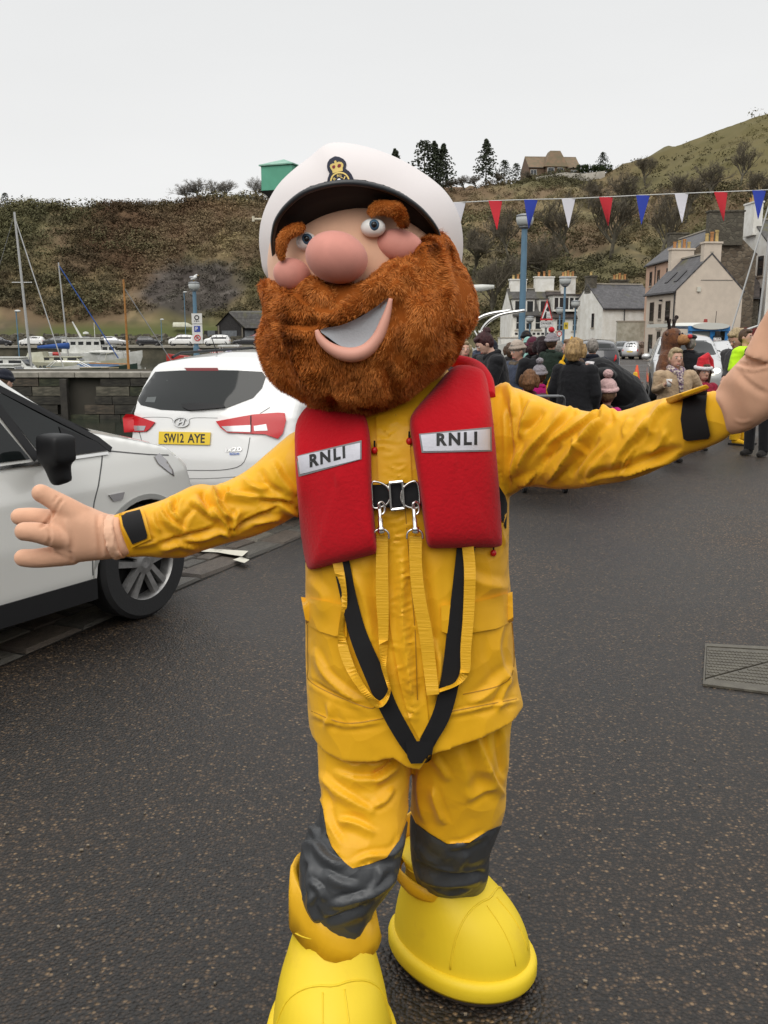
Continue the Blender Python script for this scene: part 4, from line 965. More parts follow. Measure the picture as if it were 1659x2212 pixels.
sew('velcro_patch', patch([(1476, 858), (1528, 842), (1524, 889), (1534, 940), (1530, 948), (1484, 953), (1476, 948), (1470, 905)], JS, off=.010, th=.006, step=6), BLK)
tabm = MB(); f0, f1_, f2_, f3_ = at(1470, 850, 1.66), at(1527, 830, 1.63), at(1534, 838, 1.63), at(1477, 858, 1.66)
tabm.add([f0, f1_, f2_, f3_, f0+Vector((0, .09, -.015)), f1_+Vector((0, .09, -.015)), f2_+Vector((0, .09, -.02)), f3_+Vector((0, .09, -.02))], [(0, 1, 2, 3), (7, 6, 5, 4), (0, 4, 5, 1), (3, 2, 6, 7), (0, 3, 7, 4), (1, 5, 6, 2)])
sew('cuff_tab', tabm, YEL, bevel=.002)
# ---- life jacket pads
def pad(outl, c, Y0, th, name='life_jacket_pad'):
    O2 = smooth_line(outl, 3, True); tree = JB; c = np.array(c, float); n = len(O2); rings = []
    rs = [1e-3, .15, .3, .45, .6, .72, .82, .9, .955, .985, 1.0]
    def base(p):
        o_, d_ = cam_ray(*p); h = tree.ray_cast(o_, d_); return o_, d_, (h[3] if h[0] else None)
    allb = {}
    for i, o in enumerate(O2):
        last = None
        for j, r_ in enumerate(rs):
            o_, d_, t = base(c+(o-c)*r_)
            if t is None or (last is not None and t > last+.05): t = (last if last is not None else 2.0)+.006
            allb[i, j] = [o_, d_, t]; last = t
    for _ in range(6):
        nb = {}
        for (i, j), v in allb.items():
            ns_ = [allb[(i+1) % n, j][2], allb[(i-1) % n, j][2], allb[i, min(j+1, len(rs)-1)][2], allb[i, max(j-1, 0)][2]]; nb[i, j] = v[2]*.4+sum(ns_)*.15
        for k_, t in nb.items(): allb[k_][2] = t
    prof = lambda r_: (1-r_**12)**.5
    for j in range(len(rs)): rings.append([allb[i, j][0]+allb[i, j][1]*(allb[i, j][2]-.012-th*prof(rs[j])) for i in range(n)])
    for j in range(len(rs)-1, -1, -1): rings.append([allb[i, j][0]+allb[i, j][1]*(allb[i, j][2]-.004) for i in range(n)])
    return remesh(MB().loft(rings), .0045, 4, .5)
PL = [(675, 868), (648, 895), (637, 927), (637, 986), (642, 1070), (648, 1144), (657, 1205), (665, 1229), (680, 1230), (739, 1215), (800, 1200), (813, 1194), (814, 1180), (808, 1107), (803, 1034), (801, 960), (792, 905), (770, 870), (720, 855)]
PR = [(975, 795), (935, 840), (900, 880), (885, 908), (891, 960), (900, 1019), (910, 1089), (920, 1165), (926, 1181), (940, 1185), (1000, 1184), (1065, 1183), (1082, 1180), (1085, 1166), (1080, 1070), (1067, 923), (1058, 850), (1050, 812), (1036, 795), (1005, 788)]
mL = pad(PL, (725, 1040), 2, .046); mR = pad(PR, (985, 1000), 2, .046)
LJ = ob('life_jacket', mL, RED, FX, sm=True); pr = ob('front_pad', mR, RED, LJ, sm=True)
colr = MB(); cp = [at(700, 900, 2.05), at(710, 860, 2.18), at(780, 810, 2.27), at(900, 775, 2.28), at(1010, 785, 2.22), at(1048, 815, 2.12), at(1056, 858, 2.06)]
colr.tube([Vector(v) for v in smooth_line([list(p) for p in cp], 6)], .015, 14); ob('collar_pad', colr, RED, LJ, sm=True)
PB = bvh(mL, mR)
for q4, tx in (([(639, 985), (781, 951), (781, 992), (645, 1030)], [(669, 1010), (746, 989), (745, 963), (668, 982)]), ([(905, 937), (1062, 922), (1063, 975), (911, 978)], [(943, 963), (1031, 961), (1031, 932), (943, 936)])):
    c4 = np.mean(q4, 0); q5 = [tuple(c4+(np.array(p)-c4)*np.array([.955, .86])) for p in q4]
    e_ = ob('label_border', patch(q4, PB, off=.002, th=.003, step=8), REFE, LJ); ob('reflective_label', patch(q5, PB, off=.0032, th=.003, step=8), REFL, LJ)
    ob('lettering', lettering('RNLI', tx, PB, off=.0042, bold=.06, spacing=1.3), INK, LJ)
# ---- chest belt, rings, buckle, hooks
ob('chest_belt', patch([(798, 1048), (908, 1041), (912, 1092), (804, 1098)], JB, off=.020, th=.006, step=10), BLK, LJ)
JP = bvh(jk, mL, mR)
def on(px, py, tree=JB, off=.02):
    o_, d_ = cam_ray(px, py); h = tree.ray_cast(o_, d_); return o_+d_*((h[3] if h[0] else 2.0)-off)
yb = on(858, 1070).y-.006
def wire(pts, rad, name, par, mat=CHR, closed=False, sub=4):
    P_ = [at(*p[:2], p[2] if len(p) > 2 else yb) for p in pts]; P2 = [Vector(v) for v in smooth_line([list(p) for p in P_], sub, closed)]
    if closed: P2.append(P2[0]); P2.append(P2[1])
    return ob(name, MB().tube(P2, rad, 8), mat, par, sm=True)
wire([(804, 1042), (822, 1043), (837, 1053), (843, 1070), (838, 1086), (824, 1095), (806, 1096), (804, 1070)], .0022, 'ring', LJ, closed=True)
wire([(900, 1041), (884, 1043), (871, 1055), (866, 1072), (870, 1087), (884, 1096), (904, 1095), (906, 1068)], .0022, 'ring', LJ, closed=True)
bk = MB(); cs = [at(841, 1043, yb), at(869, 1040, yb), at(873, 1098, yb), at(845, 1101, yb)]
for i in range(4): bk.tube([cs[i], cs[(i+1) % 4]], .0034, 6)
ob('buckle', bk, CHR, LJ)
for hx, fx in ((819, (806, 840)), (893, (879, 913))):
    yh = yb-.010
    h1 = MB(); top = at(hx, 1090, yh); bt = at(hx+4, 1142, yh); ax = (bt-top)
    h1.tube([top, top+ax*.55, top+ax*.6, top+ax*.92, top+ax*.95, top+ax*1.1], [.0036, .0038, .0052, .0050, .0082, .0080], 12); h1.ell(top+ax*1.12, (.0085, .0085, .006), 12, 6)
    hk = ob('snap_hook', h1, CHR, LJ, sm=True)
    wire([(hx+1, 1098, yh-.002), (hx-1, 1088, yh-.004), (hx+5, 1084, yh), (hx+11, 1090, yh+.003), (hx+12, 1104, yh+.003), (hx+6, 1112, yh)], .0026, 'hook', hk)
    wire([(fx[0], 1164, yh), (fx[0]+1, 1152, yh), (fx[0]+8, 1145, yh), (hx+4, 1143, yh), (fx[1]-8, 1145, yh), (fx[1]-1, 1152, yh), (fx[1], 1164, yh)], .0024, 'swivel', hk)
# toggles
for (tx_, ty_) in ((809, 968), (884, 948), (1066, 1190)):
    tg = MB(); p = on(tx_, ty_, JP, .008); tg.tube([p+Vector((0, 0, .016)), p], .002, 6); ob('cord', tg, BLK, LJ); ob('toggle', MB().ell(p-Vector((0, 0, .005)), (.007, .006, .008), 10, 6), M('red_plastic', (0.55, .01, .012), .35), LJ, sm=True)
# ---- webbing straps hanging free in front
def ribbon(pts, wds, off, name, mat, par, tree=JP, th=.0022, sub=6):
    P2 = smooth_line([list(p) for p in pts], sub); W = [v[0] for v in smooth_line([[w_] for w_ in wds], sub)]; O3 = [v[0] for v in smooth_line([[o_] for o_ in (off if hasattr(off, '__len__') else [off]*len(pts))], sub)]
    C3 = []; 
    for p, o_ in zip(P2, O3): C3.append(on(p[0], p[1], tree, o_))
    ys_ = [c.y for c in C3]
    for _ in range(8): ys_ = [ys_[0]]+[min(b, (a+2*b+c)/4) for a, b, c in zip(ys_, ys_[1:], ys_[2:])]+[ys_[-1]]
    rings = []
    for i, p in enumerate(P2):
        t = P2[min(i+1, len(P2)-1)]-P2[max(i-1, 0)]; t /= np.hypot(*t); nn = np.array([-t[1], t[0]])*W[i]/2
        tw = .010*math.sin(i*.35)*(W[i] < 20)
        a = at(*(p+nn), ys_[i]-tw); b = at(*(p-nn), ys_[i]+tw); dy = Vector((0, th, 0)); rings.append([a-dy, b-dy, b+dy, a+dy])
    return ob(name, MB().loft(rings), mat, par)
TJ = bvh(jk, tr); 
ribbon([(735, 1205), (755, 1300), (775, 1375), (806, 1450), (840, 1530), (873, 1590), (900, 1632)], [36, 34, 38, 42, 38, 36, 30], .012, 'harness_strap', BLK, LJ, TJ)
ribbon([(1008, 1175), (992, 1290), (984, 1370), (974, 1460), (955, 1540), (930, 1590), (908, 1632)], [40, 34, 38, 40, 38, 34, 30], .012, 'harness_strap', BLK, LJ, TJ)
ob('crotch_strap', patch([(876, 1602), (938, 1600), (932, 1640), (922, 1648), (888, 1650), (880, 1636)], TJ, off=.022, th=.008, step=10, default=2.0), BLK, LJ)
ob('side_strap', patch([(1072, 1040), (1092, 1072), (1096, 1088), (1094, 1142), (1082, 1120), (1074, 1080)], JB, off=.008, th=.005, step=8), BLK, LJ)
ribbon([(826, 1156), (825, 1218), (826, 1291), (828, 1350), (828, 1410), (829, 1440), (838, 1475), (841, 1492), (832, 1512), (818, 1521), (800, 1508), (780, 1482), (757, 1442), (742, 1400), (738, 1365), (744, 1300), (737, 1254), (727, 1205)],
       [25, 26, 27, 23, 17, 11, 7, 6, 10, 14, 14, 16, 20, 21, 15, 12, 19, 22], [.018, .018, .018, .02, .02, .022, .028, .034, .034, .034, .03, .026, .024, .02, .02, .02, .02, .015], 'adjusting_strap', STRAPY, LJ, TJ)
ribbon([(898, 1158), (898, 1218), (905, 1290), (919, 1365), (928, 1438), (935, 1500)], [28, 27, 28, 29, 28, 27], .022, 'adjusting_strap', STRAPY, LJ, TJ)
ribbon([(1010, 1176), (1015, 1236), (1012, 1328), (1006, 1401), (1004, 1450), (985, 1477), (948, 1492)], [25, 25, 24, 23, 20, 8, 6], [.022, .024, .026, .026, .026, .026, .024], 'adjusting_strap', STRAPY, LJ, TJ)
# ---- head: plain costume head of foam with a sewn beard
HD = ob('head', remesh(MB().ell(at(770, 575, 2.10), (.195, .175, .185), 40, 24), .008, 2), SKIN, FX, sm=True)
nose = MB().ell(at(727, 556, 1.885), (.062, .055, .050), 32, 20, Matrix.Rotation(R(14), 3, 'Y')); ob('nose', nose, PINK, HD, sm=True)
for c, r_ in (((862, 530), (.050, .024, .032)), ((630, 592), (.038, .026, .032))): ob('cheek', MB().ell(at(*c, 1.945), r_, 24, 14, Matrix.Rotation(R(10), 3, 'Y')), PINK, HD, sm=True)
SCL = M('eye_white', (0.8, 0.79, 0.76), .25); IRI = M('eye_iris', (0.045, 0.10, 0.16), .2); PUP = M('eye_pupil', (0.004, 0.004, 0.004), .12)
for (ex, ey, ry, sx_) in ((806, 492, 1.925, .025), (662, 522, 1.95, .021)):
    c = at(ex, ey, ry); e_ = ob('eye', MB().ell(c, (sx_, .016, .0185), 24, 14), SCL, HD, sm=True)
    ob('iris', MB().ell(c+Vector((.002, -.0105, .003)), (.0115, .0075, .0120), 20, 10), IRI, e_, sm=True); ob('pupil', MB().ell(c+Vector((.002, -.0150, .004)), (.0062, .0050, .0066), 16, 8), PUP, e_, sm=True)
# cap
CO = [(576, 600), (562, 552), (560, 500), (572, 451), (598, 402), (634, 364), (673, 334), (699, 314), (725, 308), (771, 312), (820, 325), (869, 346), (918, 376), (960, 412), (987, 454), (999, 500), (999, 560), (985, 610), (930, 640), (780, 650), (640, 640)]
cap = remesh(inflate(CO, (780, 480), 2.14, .135, .15, 16, 4, 2.6, .5), .007, 3); noise_disp(cap, .004, 7, 2, 2)
CPO = ob('cap', cap, CAPW, FX, sm=True); CB = bvh(cap)
vo = smooth_line([(594, 560), (590, 525), (592, 500), (599, 474), (621, 444), (657, 416), (706, 400), (755, 395), (804, 401), (853, 417), (895, 442), (925, 471), (944, 500), (950, 530)], 4)
vi = smooth_line([(612, 590), (612, 565), (618, 545), (628, 522), (652, 496), (684, 476), (722, 462), (771, 453), (815, 455), (850, 468), (884, 486), (908, 506), (925, 528), (930, 555)], 4)
n = len(vo); rg = []
for i in range(n):
    t = i/(n-1); b = max(0, math.sin(math.pi*t))**.8; Yo, Yi = 2.05-.17*b, 2.06-.10*b
    o_, m_, i_ = at(*vo[i], Yo), at(*(vo[i]*.5+vi[i]*.5+np.array([0, -3*b])), (Yo+Yi)/2-.012*b), at(*vi[i], Yi)
    up_ = Vector((0, .004, .009)); rg.append([o_+Vector((0, -.002, .0)), m_, i_, i_+Vector((0, .03, .012)), m_+up_*1.6, o_+up_])
ob('visor', remesh(MB().loft(rg), .0035, 2), VIS, CPO, sm=True)
ob('visor_edge', MB().tube([at(*vo[i], 2.05-.17*max(0, math.sin(math.pi*i/(n-1)))**.8) for i in range(n)], .0055, 10), M('visor_piping', (.022, .024, .028), .35), CPO, sm=True)
bandp = remesh(inflate([(600, 600), (592, 540), (600, 470), (640, 425), (720, 396), (800, 398), (880, 425), (935, 470), (955, 540), (940, 610), (780, 640)], (775, 510), 2.09, .105, .05, 10, 4, 3.0, .5), .007, 2)
ob('cap_band', bandp, VIS, CPO, sm=True); CB = bvh(cap, bandp)
# badge: T from the picture of the cloth badge
def bz(x, y): return ((1000+x/11.06)*.6777, (480+y/11.06)*.6777)
BO = [bz(*p) for p in ((755, 195), (900, 220), (1040, 290), (1130, 390), (1150, 480), (1125, 640), (1240, 720), (1330, 830), (1400, 980), (1425, 1130), (1420, 1300), (480, 1300), (465, 1150), (490, 980), (555, 800), (490, 680), (465, 560), (480, 430), (560, 300), (680, 230))]
BD = ob('badge', patch(BO, CB, off=.003, th=.004, step=5), M('badge_navy', (.010, .012, .028), .8), CPO)
GLD = M('gold_thread', (.46, .34, .10), .45, metal=.4, bump=.4, bscale=300, bdist=.001)
bt = lambda pts: [bz(*p) for p in pts]
ob('badge_ring', strip(smooth_line(bt([(600, 1290), (600, 1080), (660, 900), (790, 800), (930, 775), (1080, 810), (1180, 900), (1240, 1030), (1270, 1200)]), 4), 3.2, CB, off=.0042, th=.002), GLD, BD)
ob('crown_emblem', patch(bt([(670, 800), (655, 720), (600, 640), (565, 560), (590, 490), (670, 450), (730, 455), (720, 370), (765, 340), (805, 370), (800, 420), (880, 390), (980, 405), (1040, 470), (1045, 540), (1020, 600), (1020, 720), (880, 740)]), CB, off=.0042, th=.002, step=4), GLD, BD)
for pz in ([(650, 600), (650, 540), (720, 510), (760, 540), (750, 610), (690, 640)], [(830, 570), (850, 490), (910, 465), (965, 490), (950, 570), (880, 600)]): ob('crown_velvet', patch(bt(pz), CB, off=.0048, th=.001, step=4), M('crimson_velvet', (.16, .02, .03), .9), BD)
for ch, q4 in (('R', [(730, 1070), (800, 990), (740, 920), (670, 990)]), ('N', [(830, 945), (910, 925), (900, 820), (815, 840)]), ('L', [(950, 960), (1030, 975), (1010, 850), (945, 840)]), ('I', [(1040, 1010), (1080, 1010), (1125, 910), (1090, 900)])):
    ob('lettering', lettering(ch, bt(q4), CB, off=.0050, bold=.03), GLD, BD)
ob('anchor_emblem', patch(bt([(820, 1130), (850, 1080), (830, 1010), (900, 980), (950, 1010), (940, 1070), (1010, 1050), (1020, 1100), (960, 1120), (940, 1180), (870, 1180)]), CB, off=.0048, th=.0015, step=4), M('silver_thread', (.55, .55, .6), .4, metal=.5), BD)
# beard
BRD = [(562, 608), (580, 603), (594, 614), (612, 603), (640, 592), (662, 594), (680, 608), (706, 612), (738, 606), (768, 595), (791, 574), (813, 548), (838, 537), (869, 538), (896, 542), (905, 519), (920, 498), (944, 493), (970, 506), (988, 530), (995, 559), (1010, 591), (1026, 624), (1034, 657), (1031, 688), (1013, 720), (998, 760), (978, 787),
       (934, 820), (902, 845), (836, 884), (781, 899), (745, 899), (689, 886), (657, 867), (608, 841), (578, 808), (562, 771), (555, 730), (562, 703), (566, 663), (561, 635)]
bm_ = remesh(inflate(BRD, (795, 715), 2.06, .222, .17, 20, 3, 2.4, .5), .0065, 3)
a_ = verts(bm_); setverts(bm_, a_-normals(bm_)*.003)
LUMP = [([(640, 600), (700, 622), (760, 640), (820, 620), (860, 580), (900, 560)], 24, .022, .2), ([(600, 640), (620, 700), (640, 740)], 22, .014, 0), ([(690, 690), (640, 700), (600, 690)], 9, -.016, 0), ([(690, 700), (740, 690), (800, 662), (848, 636)], 9, -.012, 0), ([(860, 640), (880, 700), (868, 760), (840, 800)], 16, -.012, .2),
        ([(900, 640), (920, 700), (920, 780)], 26, .014, 0), ([(640, 780), (700, 830), (780, 850), (850, 830)], 26, .014, 0), ([(600, 760), (640, 820)], 14, -.010, 0), ([(700, 800), (720, 850), (730, 890)], 11, -.012, 0), ([(830, 780), (850, 830), (840, 870)], 12, -.012, 0), ([(920, 510), (940, 560), (960, 620), (985, 680)], 22, .014, .2),
        ([(900, 545), (905, 580), (925, 610)], 9, -.012, 0), ([(575, 620), (590, 660), (600, 720)], 14, .010, 0), ([(800, 600), (850, 600), (900, 620)], 12, -.008, 0), ([(770, 805), (780, 850)], 10, -.008, 0), ([(650, 640), (690, 660), (740, 665)], 10, -.007, 0), ([(560, 690), (575, 705), (600, 712)], 8, -.010, 0), ([(960, 700), (985, 720), (1000, 740)], 9, -.010, 0)]
folds(bm_, LUMP); noise_disp(bm_, .010, 12, 31, 3)
# hollow for the mouth
MO = [(690, 712), (722, 704), (771, 688), (815, 662), (843, 641), (838, 672), (826, 705), (806, 738), (777, 760), (748, 763), (716, 744)]
a_ = verts(bm_); q_ = proj(a_); fr_ = a_[:, 1] < 2.0; ins = np.array([inside(p, MO) for p in q_]); a_[ins & fr_, 1] += .075; setverts(bm_, a_)
for _ in range(0): pass
beard = ob('beard', bm_, FURB, HD, sm=True); BB = bvh(bm_)
mth = patch([(694, 712), (722, 704), (771, 687), (815, 661), (840, 643), (833, 673), (820, 706), (797, 735), (768, 748), (738, 745), (712, 729)], BB, off=.010, th=.006, step=8)
ym = at(770, 715, 1.86)
mo2 = inflate([(692, 712), (735, 703), (775, 686), (815, 661), (842, 642), (834, 675), (821, 706), (797, 737), (768, 750), (738, 748), (712, 731)], (772, 712), 1.852, -.012, .03, 8, 3)
ob('mouth', mo2, M('mouth_mesh', (.33, .34, .36), .8, bump=.5, bscale=260, bdist=.002), HD, sm=True)
lip = [(684, 713, 4), (692, 732, 8), (712, 751, 11), (740, 764, 14), (768, 766, 15), (794, 755, 14), (816, 730, 12), (829, 700, 10), (838, 672, 7), (844, 645, 4)]
S4 = smooth_line([list(l) for l in lip], 4); ob('lip', MB().tube([at(s[0], s[1], 1.842+.010*abs(i/len(S4)-.5)) for i, s in enumerate(S4)], [s[2]*.00098 for s in S4], 12), M('lip_foam', (.66, .32, .24), .6), HD, sm=True)
# eyebrows
EB = []
for pts, wd in (([(797, 462), (812, 449), (835, 447), (856, 456), (868, 474), (872, 492)], [16, 26, 30, 30, 27, 18]), ([(610, 560), (606, 540), (612, 517), (628, 500), (648, 492), (660, 494)], [14, 22, 25, 25, 22, 12])):
    y0 = 1.915 if pts[0][0] > 700 else 1.925
    S5 = smooth_line([[*p, w_] for p, w_ in zip(pts, wd)], 4); m_ = remesh(MB().tube([at(s[0], s[1], y0) for s in S5], [s[2]*.00048 for s in S5], 12), .004, 2); EB.append(m_); ob('eyebrow', m_, FURB, HD, sm=True)
# fur
def fur(me, n, L, wd, name, parent, seed=1, mouth=None):
    rg_ = np.random.RandomState(seed); me.calc_loop_triangles(); tri = np.empty(len(me.loop_triangles)*3, np.int32); me.loop_triangles.foreach_get('vertices', tri); tri = tri.reshape(-1, 3)
    a = verts(me); nn = normals(me); A, B, C = a[tri[:, 0]], a[tri[:, 1]], a[tri[:, 2]]; ar = np.linalg.norm(np.cross(B-A, C-A), axis=1)
    ar *= np.where(A[:, 1] < 2.1, 1.0, .35)
    k = rg_.choice(len(tri), n, p=ar/ar.sum()); u, v = rg_.rand(n), rg_.rand(n); m_ = u+v > 1; u[m_], v[m_] = 1-u[m_], 1-v[m_]
    P_ = A[k]+(B[k]-A[k])*u[:, None]+(C[k]-A[k])*v[:, None]; N2 = nn[tri[k, 0]]
    fl = np.stack([vnoise(P_, 11, s, 2) for s in (3, 4, 5)], 1)*1.5; fl2 = np.stack([vnoise(P_, 45, s, 2) for s in (6, 7, 8)], 1)*.9
    D = N2*.42+np.array([0, 0, -.48])+fl+fl2+rg_.normal(size=(n, 3))*.16; D -= N2*np.minimum(0, (D*N2).sum(1)-.22)[:, None]; D /= np.linalg.norm(D, axis=1)[:, None]
    if mouth is not None:
        q = proj(P_); ok = ~np.array([inside(p, mouth) for p in q]) | (P_[:, 1] > 2.0); P_, N2, D = P_[ok], N2[ok], D[ok]; n = len(P_)
        fl = fl[ok]
    ln = L*rg_.uniform(.6, 1.15, n); D2 = D+np.array([0, 0, -.25])-N2*.10; D2 /= np.linalg.norm(D2, axis=1)[:, None]
    sd_ = np.cross(D, N2+rg_.normal(size=(n, 3))*.5); sd_ /= np.linalg.norm(sd_, axis=1)[:, None]+1e-9; w_ = (wd*rg_.uniform(.6, 1.3, n))[:, None]
    p0 = P_-N2*.002; p1 = p0+D*(ln*.5)[:, None]; p2 = p1+D2*(ln*.5)[:, None]
    V = np.stack([p0-sd_*w_, p0+sd_*w_, p1+sd_*w_*.8, p1-sd_*w_*.8, p2], 1).reshape(-1, 3); b_ = np.arange(n)*5
    loops = np.stack([b_, b_+1, b_+2, b_+3, b_+3, b_+2, b_+4], 1).ravel(); st = np.stack([np.arange(n)*7, np.arange(n)*7+4], 1).ravel()
    fm = bpy.data.meshes.new(name); fm.vertices.add(n*5); fm.vertices.foreach_set('co', V.astype(np.float32).ravel()); fm.loops.add(n*7); fm.loops.foreach_set('vertex_index', loops.astype(np.int32))
    fm.polygons.add(n*2); fm.polygons.foreach_set('loop_start', st.astype(np.int32)); fm.update(calc_edges=True)
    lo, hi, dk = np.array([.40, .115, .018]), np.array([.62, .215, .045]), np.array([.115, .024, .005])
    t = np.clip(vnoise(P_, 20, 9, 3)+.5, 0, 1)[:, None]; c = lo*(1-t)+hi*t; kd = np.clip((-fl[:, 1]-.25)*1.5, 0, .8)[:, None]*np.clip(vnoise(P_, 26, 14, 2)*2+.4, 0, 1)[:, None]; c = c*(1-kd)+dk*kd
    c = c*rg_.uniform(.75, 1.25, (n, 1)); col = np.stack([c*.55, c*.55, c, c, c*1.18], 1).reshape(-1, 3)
    ca = fm.color_attributes.new('Col', 'FLOAT_COLOR', 'POINT'); ca.data.foreach_set('color', np.concatenate([col, np.ones((len(col), 1))], 1).astype(np.float32).ravel())
    return ob(name, fm, FURM, parent, kind='stuff')
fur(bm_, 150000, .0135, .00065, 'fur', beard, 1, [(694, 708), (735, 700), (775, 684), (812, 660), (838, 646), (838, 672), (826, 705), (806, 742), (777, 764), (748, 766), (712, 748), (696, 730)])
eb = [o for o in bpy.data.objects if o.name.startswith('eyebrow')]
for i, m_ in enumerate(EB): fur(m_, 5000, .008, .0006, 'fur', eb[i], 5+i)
# ================================================================ HOUSES
HARL = M('cream_harling', (0.60, 0.515, 0.425), 0.9, var=0.06, vscale=1.2, bump=0.5, bscale=14, bdist=.03)
WHT = M('white_wash', (0.80, 0.79, 0.75), 0.85, col2=(0.68, 0.66, 0.60), vscale=1.3, bump=0.3, bscale=6, bdist=.03)
WHT2 = M('grey_white_wash', (0.74, 0.72, 0.68), 0.85, col2=(0.56, 0.53, 0.47), vscale=.9, bump=0.4, bscale=5, bdist=.04)
PNK = M('pink_render', (0.54, 0.35, 0.25), 0.9, var=0.08, vscale=1)
def slate_mat(name, c, c2, moss):
    m = M(name, c, 0.62, col2=c2, vscale=2.6, detail=6)
    t = m.node_tree; N = t.nodes; p = N['Principled BSDF']; tc = N.new('ShaderNodeTexCoord'); br = N.new('ShaderNodeTexBrick')
    br.inputs['Scale'].default_value = 1.0; br.inputs['Brick Width'].default_value = .30; br.inputs['Row Height'].default_value = .20; br.inputs['Mortar Size'].default_value = .012
    br.inputs['Color1'].default_value = (1, 1, 1, 1); br.inputs['Color2'].default_value = (.62, .62, .62, 1); br.inputs['Mortar'].default_value = (.2, .2, .2, 1)
    t.links.new(tc.outputs['Object'], br.inputs['Vector']); src = p.inputs['Base Color'].links[0].from_socket
    mx = N.new('ShaderNodeMix'); mx.data_type = 'RGBA'; mx.blend_type = 'MULTIPLY'; mx.inputs[0].default_value = .55
    t.links.new(src, mx.inputs[6]); t.links.new(br.outputs['Color'], mx.inputs[7])
    n = N.new('ShaderNodeTexNoise'); n.inputs['Scale'].default_value = .8; n.inputs['Detail'].default_value = 6; t.links.new(tc.outputs['Object'], n.inputs[0])
    r_ = N.new('ShaderNodeValToRGB'); r_.color_ramp.elements[0].position = .62-moss; r_.color_ramp.elements[1].position = .78-moss; t.links.new(n.outputs[0], r_.inputs[0])
    m2 = N.new('ShaderNodeMix'); m2.data_type = 'RGBA'; t.links.new(r_.outputs[0], m2.inputs[0]); t.links.new(mx.outputs[2], m2.inputs[6]); m2.inputs[7].default_value = (.085, .08, .035, 1)
    t.links.new(m2.outputs[2], p.inputs['Base Color']); return m
SLT = slate_mat('slate', (0.115, 0.11, 0.115), (0.065, 0.062, 0.066), .02); SLTM = slate_mat('mossy_slate', (0.105, 0.10, 0.095), (0.06, 0.055, 0.05), .10); SLTB = slate_mat('brown_slate', (0.10, 0.08, 0.07), (0.05, 0.04, 0.036), .03)
def rubble_mat(name, c1, c2, mo, sc=1.0):
    m = M(name, c1, .9); t = m.node_tree; N = t.nodes; p = N['Principled BSDF']; tc = N.new('ShaderNodeTexCoord')
    v = N.new('ShaderNodeTexVoronoi'); v.inputs['Scale'].default_value = 2.2*sc; mp = N.new('ShaderNodeMapping'); mp.inputs['Scale'].default_value = (1, 1, 1.5)
    t.links.new(tc.outputs['Object'], mp.inputs[0]); t.links.new(mp.outputs[0], v.inputs[0]); v2 = N.new('ShaderNodeTexVoronoi'); v2.feature = 'DISTANCE_TO_EDGE'; v2.inputs['Scale'].default_value = 2.2*sc; t.links.new(mp.outputs[0], v2.inputs[0])
    s_ = N.new('ShaderNodeSeparateColor'); t.links.new(v.outputs['Color'], s_.inputs[0]); r_ = N.new('ShaderNodeValToRGB'); t.links.new(s_.outputs[0], r_.inputs[0])
    r_.color_ramp.elements[0].color = (*c1, 1); r_.color_ramp.elements[1].color = (*c2, 1)
    r2 = N.new('ShaderNodeValToRGB'); r2.color_ramp.elements[0].position = .02; r2.color_ramp.elements[1].position = .08; t.links.new(v2.outputs['Distance'], r2.inputs[0])
    mx = N.new('ShaderNodeMix'); mx.data_type = 'RGBA'; t.links.new(r2.outputs[0], mx.inputs[0]); mx.inputs[6].default_value = (*mo, 1); t.links.new(r_.outputs[0], mx.inputs[7]); t.links.new(mx.outputs[2], p.inputs['Base Color'])
    b = N.new('ShaderNodeBump'); b.inputs['Distance'].default_value = .06; b.inputs['Strength'].default_value = .8; t.links.new(r2.outputs[0], b.inputs['Height']); t.links.new(b.outputs[0], p.inputs['Normal']); return m
RUB = rubble_mat('rubble_stone', (0.085, 0.062, 0.042), (0.19, 0.15, 0.105), (0.12, 0.10, 0.075)); RUBD = rubble_mat('dark_rubble_stone', (0.07, 0.06, 0.045), (0.13, 0.115, 0.085), (0.09, 0.08, 0.06))
GLS = M('window_glass', (0.020, 0.024, 0.028), 0.06, spec=0.8); FRW = M('white_frame', (0.62, 0.61, 0.57), .5); FRB = M('brown_frame', (0.045, 0.028, 0.022), .5)
SILL = M('stone_sill', (0.38, 0.34, 0.28), .8); LEAD = M('dark_gutter', (0.022, 0.02, 0.022), .5); POT = M('clay_pot', (0.40, 0.19, 0.07), .8, var=.25, vscale=3); POTY = M('buff_pot', (0.46, 0.33, 0.13), .8, var=.2, vscale=3)
def lfix(o, r_): o.parent = r_; return o
def lob(name, mb, mat, r_, **k):     # local mesh under a root
    o = ob(name, mb, mat, r_, world=False, **k); return o
